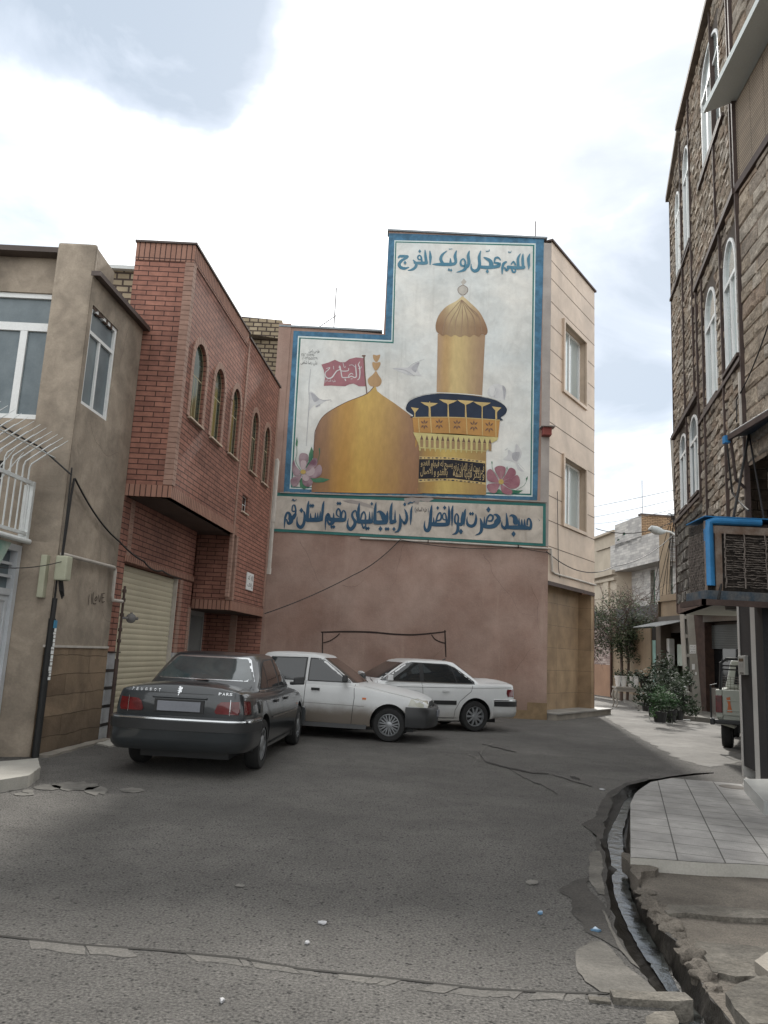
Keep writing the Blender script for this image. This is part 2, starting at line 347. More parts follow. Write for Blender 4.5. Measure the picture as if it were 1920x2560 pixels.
ST = [  # lip-left, water-left, water-right, lip-right (+ its height)
 ((1215,224),(1216,227),(1217,229),(1218,232),0), ((1060,232),(1062,238),(1064,241),(1066,246),0), ((870,255),(874,262),(878,264),(880,268),.0),
 ((690,285),(700,293),(708,296),(716,300),.05), ((520,330),(578,352),(596,358),(640,352),.1), ((390,430),(500,458),(548,432),(590,395),.1),
 ((325,540),(462,545),(512,542),(553,470),.1), ((190,655),(378,705),(468,695),(551,600),.1), ((320,760),(374,765),(470,770),(552,740),.1),
 ((352,880),(398,880),(480,895),(552,890),.1), ((360,1050),(410,1050),(506,1050),(575,990),.02), ((372,1160),(434,1190),(530,1190),(640,1135),.02),
 ((405,1330),(488,1330),(600,1350),(725,1290),.02), ((455,1520),(588,1530),(690,1535),(832,1440),.02), ((560,1700),(658,1650),(780,1655),(945,1560),.03),
 ((640,1800),(738,1760),(815,1765),(1035,1700),.03), ((720,1930),(828,1900),(880,1905),(1115,1850),.02), ((790,2010),(905,2010),(960,2022),(1180,2000),.0),
 ((850,2110),(1000,2125),(1080,2140),(1285,2120),.0), ((940,2300),(1100,2330),(1200,2340),(1450,2330),.0)]
WZ = -.10
rows = []
for a, b, c, d, h in ST:
    A = zz(*a); D_ = zz(*d, h); B = zz(*b, WZ+.012); C_ = zz(*c, WZ+.012)
    if (B-A).length < .0: B = A
    D_.z = 0
    rows.append([A, B, C_, D_])
v = rows[-1][0]-rows[-2][0]; last = rows[-1]
rows.append([p + Vector((-.35, -1.2, 0)) for p in last]); rows.append([p + Vector((-1.5, -5, 0)) for p in last])
fine_rows = []
for i in range(len(rows)-1):
    k = 5 if i < len(rows)-3 else 2
    for j in range(k):
        t = j/k; fine_rows.append([rows[i][q].lerp(rows[i+1][q], t) for q in range(4)])
fine_rows.append(rows[-1])
for i, r in enumerate(fine_rows):
    w = (r[3]-r[0]).length
    if 3 < i < len(fine_rows)-3:
        s = min(.05, w*.1)
        r[0].x += (noise.noise(Vector((i*.37, 3, 0)))*s*1.8+noise.noise(Vector((i*1.3, 3, 5)))*s*.4); r[3].x += noise.noise(Vector((i*.4, 9, 0)))*s*(.2 if i < 48 else 1.1)
        r[1].x += noise.noise(Vector((i*.8, 5, 0)))*s*.5; r[2].x += noise.noise(Vector((i*.8, 7, 0)))*s*.5
lips = [Vector((r[0].x, r[0].y, 0)) for r in fine_rows]; ripr = [Vector((r[3].x, r[3].y, 0)) for r in fine_rows]
S = 450
outer = [Vector((-S, -S, 0)), Vector((S, -S, 0)), Vector((S, S, 0)), Vector((-S, S, 0))]
hole = lips + list(reversed(ripr))
m = MB(); fl = outer+hole
m.add(fl, [tuple(t) for t in tessellate_polygon([outer, hole])])
ground = m.build('ground', asphalt, kind='structure')
# the ditch itself: sloping left bank, flat muddy bottom, steep right wall
m = MB(); vs = []; fs = []; NCS = 6
for i, r in enumerate(fine_rows):
    A, B, C_, D_ = r; w = max(.02, (D_-A).length)
    dep = -min(.16, w*.6)
    j = lambda k: noise.noise(Vector((i*.7, k*3.1, 0)))*.02
    P = [Vector((A.x, A.y, 0)), Vector((A.x, A.y, 0)).lerp(Vector((B.x, B.y, dep)), .45) + Vector((0, 0, j(1)-.01)), Vector((B.x, B.y, dep*.72)), Vector((C_.x, C_.y, dep)), Vector((C_.x*.35+D_.x*.65, C_.y*.35+D_.y*.65, dep*.9)), Vector((D_.x, D_.y, 0))]
    vs += P
for i in range(len(fine_rows)-1):
    for k in range(NCS-1): fs.append((i*NCS+k, i*NCS+k+1, (i+1)*NCS+k+1, (i+1)*NCS+k))
m.add(vs, fs); ditch = m.build('ditch_channel', wet_m, kind='structure', smooth=True, sharp=60)
m = MB(); vs = []; fs = []
i0 = 16
for i, r in enumerate(fine_rows[i0:]):
    vs += [Vector((r[1].x, r[1].y, WZ)), Vector((r[2].x + .03, r[2].y, WZ))]
for i in range(len(vs)//2-1): fs.append((2*i, 2*i+1, 2*i+3, 2*i+2))
m.add(vs, fs); m.build('water', water_m, kind='structure')
def jitter(poly, s, seed=0, sub=4):
    """resample an outline and give it a naturally wandering edge"""
    out = []; n = len(poly)
    for i in range(n):
        a, b = Vector(poly[i]), Vector(poly[(i+1) % n])
        k = max(1, min(40, int((b-a).length/.05)))
        for j in range(k):
            p = a.lerp(b, j/k); q = Vector((p.x*3.1+seed, p.y*3.1, seed*1.7)); q2 = q*3.7; q3 = q*9
            dx = noise.noise(q)*1.7+noise.noise(q2)*.8+noise.noise(q3)*.35; dy = noise.noise(q+Vector((9, 3, 5)))*1.7+noise.noise(q2+Vector((9, 3, 5)))*.8+noise.noise(q3+Vector((9, 3, 5)))*.35
            out.append(Vector((p.x+dx*s, p.y+dy*s, p.z)))
    return out
def sheet(name, poly, z, material, kind='structure', s=.02, seed=1):
    P = [Vector((p.x, p.y, z)) for p in jitter(poly, s, seed)]
    return MB().flat(P).build(name, material, kind=kind)
# dusty side street, painted paler only where sunlit, cut along the shadow edge; runs off to the right behind the stone house
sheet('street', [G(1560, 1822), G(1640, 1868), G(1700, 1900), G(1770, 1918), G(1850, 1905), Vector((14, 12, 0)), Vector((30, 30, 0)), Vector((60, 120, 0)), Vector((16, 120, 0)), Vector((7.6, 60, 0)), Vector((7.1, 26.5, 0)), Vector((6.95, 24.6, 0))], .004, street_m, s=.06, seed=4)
# soil strip right of the ditch
sheet('soil_verge', [zz(575, 985), zz(640, 1135), zz(725, 1290), zz(832, 1440), zz(945, 1560), zz(1035, 1700), zz(1115, 1850), zz(1180, 2000), zz(1285, 2120), zz(1450, 2330), Vector((2.5, 1.5, 0)), Vector((6, 1.5, 0)), Vector((6, 7, 0)), zz(1643, 960), zz(1200, 950), zz(700, 930)], .005, soil_m, s=.008)
# raised tiled pavement
tp = [(556, 893), (556, 740), (556, 600), (556, 470), (592, 392), (640, 350), (716, 300), (880, 268), (1060, 285), (1250, 300), (1440, 318)]
TP = [zz(x, y, .1) for x, y in tp]
TPw = TP + [Vector((5.3, 11.3, .1)), Vector((9, 11, .1)), Vector((9, 6.1, .1)), zz(1643, 955, .1), zz(1475, 945, .1), zz(1160, 935, .1), zz(850, 912, .1), zz(690, 900, .1)]
MB().prism([(p.x, p.y) for p in TPw], -.05, .096).build('pavement_edge', concrete_lt, kind='structure')
MB().flat([Vector((p.x, p.y, .1)) for p in TPw]).build('pavement', tile_m, kind='structure')
def slab(name, poly, z0, z1, material, kind='structure', s=.012, seed=2, bev=.012):
    P = jitter(poly, s, seed); return MB().prism([(p.x, p.y) for p in P], z0, z1).build(name, material, kind=kind, bevel=0)
# rubble, strips and slabs of old concrete in the foreground
slab('concrete_strip', [zz(820, 1345), zz(860, 1312), zz(1200, 1318), zz(1643, 1360), zz(2100, 1420), zz(2100, 1500), zz(1643, 1420), zz(1250, 1408), zz(1000, 1375), zz(850, 1385)], -.02, .035, rubble_m)
slab('concrete_strip', [zz(1060, 1640), zz(1090, 1598), zz(1643, 1650), zz(2100, 1700), zz(2100, 1950), zz(1500, 1880), zz(1380, 1890), zz(1200, 1850), zz(1190, 1780), zz(1130, 1700)], -.02, .03, rubble_m, seed=5)
slab('kerb_stone', [zz(380, 1990), zz(720, 2010), zz(980, 2015), zz(1040, 2075), zz(880, 2085), zz(730, 2075), zz(540, 2062), zz(410, 2055)], -.06, .03, rubble_m, s=.008, seed=8)
slab('kerb_stone', [zz(222, 2010), zz(375, 2020), zz(400, 2058), zz(230, 2040)], -.03, .012, rubble_m, s=.005, seed=9)
slab('broken_slab', [zz(1300, 2080), zz(1420, 2000), zz(1560, 1950), zz(1800, 1900), zz(2200, 1990), zz(2300, 2330), zz(1500, 2330), zz(1380, 2200)], -.05, .06, rubble_m, seed=11)
slab('broken_slab', [zz(1530, 1850), zz(1643, 1772), zz(1900, 1700), zz(1950, 1900), zz(1660, 1948)], -.02, .08, concrete, s=.006, seed=12)
slab('broken_slab', [zz(690, 2200), zz(760, 2155), zz(890, 2150), zz(930, 2230), zz(900, 2330), zz(700, 2330)], -.05, .02, rubble_m, s=.01, seed=13)
slab('kerb_rubble', [zz(480, 905), zz(560, 920), zz(680, 915), zz(690, 1010), zz(760, 1035), zz(740, 1060), zz(660, 1060), zz(600, 1130), zz(575, 1080), zz(545, 1000)], -.06, .05, soil_m, s=.02, seed=14)
# kerb chunks along the verge edge
rnd = random.Random(5)
m = MB()
for (x, y) in [(640, 1180), (670, 1240), (720, 1290), (770, 1340), (800, 1400), (880, 1470), (930, 1530), (980, 1600), (1010, 1680), (1080, 1760), (1120, 1840), (1170, 1940)]:
    p = zz(x, y); r = rnd.uniform(.035, .065)
    b = bmesh.new(); bmesh.ops.create_icosphere(b, subdivisions=3, radius=1)
    vs = [Vector((p.x+.02+v.co.x*r*1.2, p.y+v.co.y*r*1.3, .0+v.co.z*r*.55))+v.co*noise.noise(v.co*1.5+Vector((x, y, 0)))*r*.6 + v.co*noise.noise(v.co*4+Vector((x, y, 0)))*r*.15 for v in b.verts]
    m.add(vs, [tuple(v.index for v in f.verts) for f in b.faces]); b.free()
m.build('verge_stones', soil_m, kind='structure', smooth=True, sharp=50)
# cement patches left of the ditch and by the left house
sheet('road_patch', [zz(125, 1640), zz(250, 1570), zz(350, 1575), zz(430, 1640), zz(520, 1740), zz(640, 1850), zz(790, 2000), zz(560, 1985), zz(340, 1960), zz(200, 1880), zz(140, 1760)], .006, patch_m, s=.015, seed=21)
sheet('road_patch', [zz(240, 860), zz(310, 850), zz(330, 900), zz(340, 1100), zz(350, 1200), zz(290, 1190), zz(245, 1120), zz(225, 1000)], .006, patch_m, s=.012, seed=22)
sheet('road_patch', [zz(330, 1320), zz(352, 1330), zz(430, 1500), zz(520, 1640), zz(560, 1700), zz(630, 1790), zz(560, 1740), zz(480, 1640), zz(400, 1480)], .007, patch_m, s=.006, seed=23)
stain_m = mat('damp_stain', (.030, .027, .024), .8, col2=(.055, .05, .044), vscale=3, fine=.4, fscale=60, bump=1, bscale=45, bdist=.02)
sheet('wet_stain', [zz(-20, 1140), zz(100, 1100), zz(230, 1060), zz(250, 1140), zz(330, 1210), zz(400, 1330), zz(450, 1500), zz(540, 1700), zz(470, 1640), zz(330, 1560), zz(200, 1480), zz(110, 1330), zz(60, 1230)], .005, stain_m, s=.035, seed=24)
sheet('wet_stain', [zz(165, 640), zz(260, 600), zz(345, 470), zz(400, 430), zz(420, 460), zz(360, 620), zz(330, 760), zz(240, 700)], .005, stain_m, s=.02, seed=25)
sheet('wet_stain', [zz(690, 270), zz(520, 310), zz(400, 370), zz(330, 450), zz(300, 600), zz(290, 760), zz(300, 900), zz(320, 1050), zz(340, 1180), zz(385, 1330), zz(440, 1500), zz(540, 1680), zz(600, 1800), zz(560, 1700), zz(455, 1520), zz(405, 1330), zz(372, 1160), zz(350, 900), zz(320, 760), zz(330, 640), zz(385, 430), zz(520, 335), zz(690, 290)], .0045, stain_m, s=.012, seed=26)
# the cracked cement band across the road
top = [(-300, 2296), (0, 2338), (200, 2360), (400, 2374), (600, 2394), (750, 2420), (1000, 2446), (1200, 2470), (1400, 2480), (1520, 2482)]
bot = [(1520, 2504), (1400, 2506), (1200, 2494), (1000, 2470), (850, 2450), (700, 2430), (550, 2408), (400, 2400), (150, 2384), (0, 2362), (-300, 2318)]
band_m = mat('cement_band', (.115, .108, .097), .95, var=.3, vscale=6, fine=.3, fscale=80, bump=.8, bscale=50, bdist=.01, brick=dict(w=.35, h=.5, m=.012, mc=(.04, .037, .034), dist=.35, dscale=3.5, bd=.01, c2=(.09, .085, .077)))
rnd = random.Random(3)
def between(t): 
    def at(pts, t):
        k = t*(len(pts)-1); i = min(int(k), len(pts)-2); return Vector(pts[i]).lerp(Vector(pts[i+1]), k-i)
    return at(top, t), at(list(reversed(bot)), t)
m = MB(); t = 0
while t < 1:
    dt = rnd.choice((.018, .03, .05, .075))*rnd.uniform(.7, 1.2)
    if t+dt > 1: break
    if rnd.random() < .86:
        q = []
        e0, e1 = rnd.uniform(-.25, .25), rnd.uniform(-.25, .25)
        for f in (0, .33, .66, 1): a_, b_ = between(t+dt*.96*f); q.append(a_+(b_-a_)*max(0, noise.noise(Vector((t*90+f*3, 1, 0)))*.55))
        for f in (1, .66, .33, 0): a_, b_ = between(t+dt*.96*f); q.append(b_-(b_-a_)*max(0, noise.noise(Vector((t*90+f*3, 8, 0)))*.6))
        m.prism([(p.x, p.y) for p in jitter([G(p.x, p.y) for p in q], .009, int(t*500))], -.01, .0015+rnd.uniform(0, .002))
    t += dt
m.build('cement_band', mat('old_cement', (.125, .117, .106), .95, col2=(.098, .092, .084), vscale=5, fine=.35, fscale=60, bump=.9, bscale=35, bdist=.02), kind='structure')
crack_m = mat('crack_dark', (.025, .023, .02), .95)
m = MB()
tt = jitter([G(x, y-3) for x, y in top], 0, 1)
for i in range(len(top)-1):
    a, b = Vector(top[i]), Vector(top[i+1])
    for k in range(8):
        p, q = a.lerp(b, k/8), a.lerp(b, (k+1)/8); w1 = 1.5+2.5*abs(noise.noise(Vector((i*8+k, 0, 0)))*2); w2 = 1.5+2.5*abs(noise.noise(Vector((i*8+k+1, 0, 0)))*2)
        P = [G(p.x, p.y-w1, .004), G(q.x, q.y-w2, .004), G(q.x, q.y+3, .004), G(p.x, p.y+3, .004)]
        m.quad(*P)
def crackline(pts, w=2.0):
    for i in range(len(pts)-1):
        a, b = Vector(pts[i]), Vector(pts[i+1])
        n = 6
        for k in range(n):
            f = lambda t, s: (a.lerp(b, t).x + s*w*.2, a.lerp(b, t).y + noise.noise(Vector((t*9+i*5, a.x, 0)))*3 + s*w*(.5+abs(noise.noise(Vector((t*5, i, a.y)))))) 
            P = [G(*f(k/n, -.5), .0075), G(*f((k+1)/n, -.5), .0075), G(*f((k+1)/n, .5), .0075), G(*f(k/n, .5), .0075)]
            m.quad(*P)
crackline([(1195, 1880), (1215, 1905), (1265, 1918), (1330, 1932), (1372, 1934)], 5)
crackline([(1205, 1860), (1240, 1868), (1290, 1880)], 3); crackline([(1262, 1915), (1310, 1945), (1360, 1965), (1395, 1985)], 2.5)
crackline([(1380, 1935), (1440, 1955), (1480, 1965)], 3); crackline([(1425, 1940), (1450, 1948)], 8)
m.build('road_cracks', crack_m, kind='structure')
m = MB()
def pale(pts, w):
    for i in range(len(pts)-1):
        a, b = Vector(pts[i]), Vector(pts[i+1]); P = [G(a.x, a.y-w*.4, .0065), G(b.x, b.y-w*.4, .0065), G(b.x, b.y+w*.4, .0065), G(a.x, a.y+w*.4, .0065)]
        P[0].x -= .01; m.quad(*P)
pale([(1232, 1858), (1215, 1866), (1205, 1876), (1200, 1890), (1196, 1902)], 5); pale([(1170, 1885), (1195, 1895), (1180, 1915)], 3)
for (x, y, r, a) in [(190, 1965, 60, .18), (120, 1968, 34, .2), (60, 1985, 26, .16), (20, 1968, 22, .4), (70, 1978, 14, .4), (330, 1975, 30, .2), (600, 2213, 13, .3), (1330, 2205, 16, .4), (240, 1976, 30, .35)]:
    m.flat([G(x+r*math.cos(t/20*2*PI)*(1+.4*noise.noise(Vector((t*.8, x, 0)))), y+a*r*math.sin(t/20*2*PI)*(1+.5*noise.noise(Vector((t*.9, y, 3)))), .006) for t in range(20)])
m.build('cement_spill', mat('cement_spill', (.15, .142, .128), .9, var=.35, vscale=8, fine=.2), kind='structure')
# small litter
lit = mat('litter_white', (.42, .42, .43), .7, var=.4, vscale=60); litb = mat('litter_blue', (.08, .16, .25), .4)
def litter(x, y, w, h, label, m_, seed):
    r = random.Random(seed); m = MB(); P = G(x, y)
    s = P.y/FPX*1.02
    pts = []
    for k in range(9):
        a = 2*PI*k/9; pts.append((P.x + w*s*.5*math.cos(a)*r.uniform(.5, 1.15), P.y + h*s*2.6*math.sin(a)*r.uniform(.5, 1.15), r.uniform(.007, .018)))
    m.prism(pts, .004, .01); o = m.build('paper_scrap', m_); tag(o, label, 'litter', 'litter on the road')
litter(808, 2310, 26, 4, 'larger torn white paper scrap lying in the middle of the road', lit, 1)
litter(768, 2360, 10, 4, 'small white paper scrap just above the cement band', lit, 2)
litter(556, 2506, 14, 4, 'small white paper scrap lying below the cement band near the bottom', lit, 3)
litter(1490, 2328, 26, 5, 'crumpled blue plastic wrapper in the wet stain beside the ditch', litb, 4)
litter(1350, 2286, 14, 3, 'flattened blue wrapper on the asphalt left of the ditch', litb, 5)
litter(1506, 1975, 14, 4, 'tiny white paper scrap on the asphalt above the ditch bend', lit, 6)
# drain cover on the tiled pavement, kerb slab by the left door
p = G(1832, 1967, .104); m = MB(); m.lathe([(0, 0), (.15, 0), (.16, -.004)], 28, c=(p.x, p.y, .106)); tag(m.build('drain_cover', mat('rust_iron', (.10, .085, .07), .7, var=.3, vscale=9)), 'round rusty drain cover set in the pavement tiles', 'drain cover')
kp = [G(-160, 1918, .12), G(95, 1895, .12), G(100, 1918, .12), G(70, 1938, .12), G(0, 1950, .12), G(-160, 1975, .12)]
tag(slab('door_step', kp, -.01, .12, concrete_lt, kind=None, s=.01, seed=31), 'low rounded concrete step at the foot of the white door', 'step')
slab('kerb_strip', [Vector((-4.2, 10.1, 0)), Vector((-4.05, 12.25, 0)), Vector((-3.93, 12.2, 0)), Vector((-4.02, 10.1, 0))], -.01, .03, concrete, s=.02, seed=33)
slab('garage_ramp', [G(240, 1862), G(275, 1840), G(330, 1830), G(420, 1835), G(430, 1850), G(330, 1862), G(270, 1868)], -.01, .02, concrete_lt, s=.02, seed=34)
# ================================================================ shared building helpers
def rect(a0, a1, z0, z1): return [(a0, z0), (a1, z0), (a1, z1), (a0, z1)]
def arch(a0, a1, z0, zs, zt, n=12):
    c, r = (a0+a1)/2, (a1-a0)/2
    return [(a0, z0), (a1, z0)] + [(c + r*math.cos(PI*k/n), zs + (zt-zs)*math.sin(PI*k/n)) for k in range(n+1)]
def inset(poly, t):
    xs = [p[0] for p in poly]; zs = [p[1] for p in poly]; cx, cz = (min(xs)+max(xs))/2, (min(zs)+max(zs))/2
    w, h = (max(xs)-min(xs))/2, (max(zs)-min(zs))/2
    return [(cx+(x-cx)*(w-t)/w, cz+(z-cz)*(h-t)/h) for x, z in poly]
def window(F, poly, d, parent, fm, gm, mull=(), trans=None, t=.05, name='window', fd=.05, label=None, bt=None):
    """framed window set in an opening; frame is the part, pane and bars hang under it"""
    xs = [p[0] for p in poly]; zs = [p[1] for p in poly]; a0, a1, z0, z1 = min(xs), max(xs), min(zs), max(zs)
    poly = inset(poly, .003)
    inn = inset(poly, t)
    m = MB(); m.ring(F, poly, inn, d, d+fd)
    b = (bt or t)*.42
    zt = trans if trans else z1-t
    for a in mull: m.fbox(F, a-b, a+b, z0+t, zt, d+.004, d+fd*.85)
    if trans: m.fbox(F, a0+t, a1-t, trans-b*1.2, trans+b*1.2, d+.004, d+fd*.92)
    w = m.build(name, fm, parent)
    if label: w['label'] = label
    g = MB().flat([F.p(a, z, d+.01) for a, z in inn]).build('pane', gm, w)
    return w
def shell(parent, pts, z0, z1, m, name='rear_wall', roof=True):
    """plain outer walls over a footprint polyline (open) and a roof"""
    mb = MB()
    for a, b in zip(pts[:-1], pts[1:]):
        mb.quad((a[0], a[1], z0), (b[0], b[1], z0), (b[0], b[1], z1), (a[0], a[1], z1))
    o = mb.build(name, m, parent)
    if roof:
        MB().flat([Vector((p[0], p[1], z1-.05)) for p in pts]).build('roof', concrete, parent)
    return o
FA = Frame((-4.24, 10.1), (.078, 1)); FB = Frame((-3.39, 12.0), (.085, 1))
FBf = Frame((-3.39, 12.0), (-1, 0), -1)      # faces the camera, s runs to the left
# ---------------------------------------------------------------- plaster house (left)
H1 = thing('plaster_house', 'tan plastered two-storey house with white door and frosted windows at the left edge', 'house', (-4.6, 10.1, 0))
wa = [(.1, 4.66), (.97, 4.66), (.97, 6.11), (.1, 6.11)]
m = MB(); m.panel(FA, [(0, 1.37), (1.86, 1.37), (1.86, 6.5), (0, 6.5)], [wa], reveal=.08)
m.build('side_wall', plaster, H1)
m = MB(); m.panel(FA, rect(-.1, 1.86, 0, 1.37), d=.012); m.build('dado', plaster_dado, H1)
m = MB(); m.fbox(FA, -.1, 1.84, 1.355, 1.385, .0, .03); m.build('dado_strip', pvc_white, H1)
m = MB(); m.fbox(FA, 0.0, 2.0, 6.5, 6.57, -.5, .1); m.build('roof_edge', coping, H1)
window(FA, wa, -.07, H1, frame_white, glass_dull, mull=(.5,), trans=5.73, t=.05, label='side window with frosted panes, its lintel chipped')
rnd = random.Random(4); m = MB()      # the chipped lintel: crumbled bits of brick
for k in range(14):
    a = .14+k*.05; m.fbox(FA, a, a+.045, 6.08-rnd.uniform(.0, .05), 6.12, -.07, -.005-rnd.uniform(0, .03))
m.build('broken_lintel', mat('broken_brick', (.13, .09, .07), .95, var=.4, vscale=9), H1)
# pillar facing the camera + front wall with the big window, set back behind the terrace
FF = Frame((-4.24, 10.1), (-1, 0), -1)
m = MB(); m.box(-4.79, -4.24, 10.1, 10.19, 1.37, 6.98); m.build('pillar', plaster, H1, bevel=.04)
m = MB(); m.box(-4.79, -4.5, 10.18, 10.6, 2.7, 6.95); m.box(-4.79, -4.26, 10.18, 10.9, 6.5, 6.96); m.build('pillar_return', plaster, H1)
m = MB(); m.box(-4.79, -4.235, 10.085, 10.9, 0, 1.37); m.build('pillar_base', plaster_dado, H1, bevel=.03)
FW = Frame((-4.79, 10.45), (-1, 0), -1)
a = [(.035, 4.47), (1.5, 4.47), (1.5, 6.36), (.035, 6.36)]
m = MB(); m.panel(FW, rect(0, 3.2, 2.7, 6.95), [a], reveal=.1); m.build('front_wall', plaster, H1)
window(FW, a, -.08, H1, frame_white, glass_dull, mull=(.5,), trans=5.85, t=.07, bt=.12, label='wide front window with frosted dark panes')
m = MB(); m.box(-8, -4.79, 10.25, 10.9, 6.9, 6.98); m.build('roof_edge', coping, H1)
m = MB(); m.fbox(FW, .5, 1.6, 2.7, 3.85, .0, .02); m.build('terrace_door', dark_void, H1)
# lower entrance wall carrying the door; plane of the door
FD = Frame((-4.66, 9.95), (-.075, -1), -1)   # s runs towards the camera
FD.n = Vector((1, -.075, 0)).normalized()
dp = rect(.02, 1.35, .1, 2.62)
m = MB(); m.panel(FD, rect(0, 6, 0, 2.68), [dp], reveal=.1); m.build('entrance_wall', plaster, H1)
m = MB(); m.quad((-4.66, 9.95, 0), (-4.24, 10.085, 0), (-4.24, 10.085, 2.7), (-4.66, 9.95, 2.7)); m.build('return_wall', plaster, H1)
m = MB(); m.box(-8, -4.7, 4, 10.45, 2.6, 2.69); m.build('terrace', concrete, H1)
shell(H1, [(-8, 10.9), (-8, 17), (-4.8, 17), (-4.8, 12.3), (-4.095, 12.0)], 0, 6.5, plaster)
m = MB(); m.quad((-8, 3.9, 0), (-8, 10.9, 0), (-8, 10.9, 6.9), (-8, 3.9, 2.7)); m.build('rear_wall', plaster, H1)
# door: frame, fanlight bars, leaf with mouldings
door_m = mat('door_white', (.52, .54, .56), .5, var=.12, vscale=3)
m = MB(); ring = (rect(.02, 1.35, .1, 2.62), rect(.1, 1.27, .1, 2.54)); m.ring(FD, ring[0], ring[1], -.09, .02)
dr = m.build('door', door_m, H1); dr['label'] = 'white metal entrance door with raised panels and barred fanlight'
m = MB(); m.fbox(FD, .1, 1.27, 1.98, 2.06, -.085, -.01)
for z in (2.2, 2.36): m.fbox(FD, .1, 1.27, z, z+.035, -.07, -.03)
m.build('fanlight_bars', door_m, dr); MB().flat([FD.p(a, z, -.08) for a, z in rect(.1, 1.27, 2.0, 2.56)]).build('fanlight_pane', glass_dull, dr)
m = MB(); m.fbox(FD, .1, .42, .1, 1.98, -.085, -.03); m.fbox(FD, .43, 1.27, .1, 1.98, -.085, -.04)
for (p, q) in ((.15, .37),):
    for (u, v_) in ((1.12, 1.93), (.25, .85)):
        m.ring(FD, rect(p, q, u, v_), inset(rect(p, q, u, v_), .03), -.03, -.015)
m.fbox(FD, .1, .42, .95, 1.0, -.03, -.005); m.fbox(FD, .1, .42, .9, .93, -.03, -.005)
m.build('door_leaf', door_m, dr, bevel=.004)
# balcony railing with bent spikes
m = MB()

rl = thing('balcony_railing', 'white iron balcony railing with bent spikes above the white door', 'railing', (-4.6, 9.9, 2.7))
m.tube([FD.p(0.02, 2.68, .1), FD.p(5, 2.68, .1)], .035, 10); m.build('bottom_pipe', white_metal, rl)
m = MB()
m.fbox(FD, .0, 5, 2.76, 2.80, .04, .07); m.fbox(FD, .0, 5, 3.42, 3.47, .04, .07); m.fbox(FD, .0, .05, 2.70, 3.47, .03, .08)
m.build('rail', white_metal, rl)
m = MB(); m.fbox(FD, -.02, .06, 2.7, 3.42, -.04, .03)
m.build('end_panel', white_metal, rl)
for k in range(22):
    a = .16+k*.145
    m = MB(); m.tube([FD.p(a, 2.76, .055), FD.p(a, 3.62, .055), FD.p(a, 3.68, .075), FD.p(a-.04, 3.92, .36)], [.011]*4, 6); m.tube([FD.p(a-.04, 3.9, .34), FD.p(a-.05, 4.02, .50)], [.007, .003], 5)
    b = m.build('bar', white_metal, rl)
m = MB(); m.tube([FD.p(5, 3.83, .25), FD.p(-.08, 3.83, .25)], .008, 6)
for k in range(18):
    a = .1+k*.2; m.tube([FD.p(a, 3.48, -.35), FD.p(a-.02, 3.85, -.1)], [.012, .005], 5)
m.build('spike_rail', white_metal, rl)
# ---------------------------------------------------------------- red brick house
H2 = thing('brick_house', 'red brick house with arched green windows and an overhanging upper floor', 'house', (-3.9, 12.0, 0))
S1, S2 = 4.0, 6.86        # first bay, second bay (s along FB)
ws = [(.46, 1.12, 5.22, 6.25, 6.62), (1.66, 2.26, 5.22, 6.27, 6.62), (2.86, 3.44, 5.24, 6.3, 6.65), (4.5, 5.04, 5.28, 6.32, 6.67), (5.68, 6.22, 5.29, 6.34, 6.68)]
wp = [arch(*w) for w in ws]; sw = rect(4.22, 4.66, 4.32, 4.68)
Z0, Z1 = 3.74, 8.07
m = MB(); m.panel(FB, [(0, Z0+.19), (S1, Z0+.19), (S1, 2.2+.2), (S2, 2.2+.2), (S2, 8.0), (3.62, 8.0), (3.62, 7.76), (0, 7.76)], wp+[sw], reveal=.07)
m.build('side_wall', red_brick, H2)
m = MB(); m.panel(FBf, rect(0, .98, Z0+.19, 7.76)); m.build('front_wall', red_brick, H2)
# soldier courses
m = MB(); m.fbox(FB, -.012, 3.62, 7.76, Z1, -.1, .012); m.fbox(FBf, 0, .98, 7.76, Z1, -.1, .012)
m.build('soldier_course', soldier, H2)
m = MB(); m.fbox(FB, -.012, S1, Z0, Z0+.19, -.1, .012); m.fbox(FBf, 0, .98, Z0, Z0+.19, -.1, .012); m.build('soldier_course', soldier, H2)
m = MB(); m.fbox(FB, S1, S2, 2.2, 2.4, -.1, .012); m.build('soldier_course', soldier, H2)
m = MB(); m.fbox(FB, 3.7, S2+.03, 8.0, 8.04, -.2, .035); m.fbox(FB, -.04, 3.68, Z1, Z1+.035, -.2, .04); m.fbox(FBf, -.04, 1.0, Z1, Z1+.035, -.2, .04); m.build('coping', coping, H2)
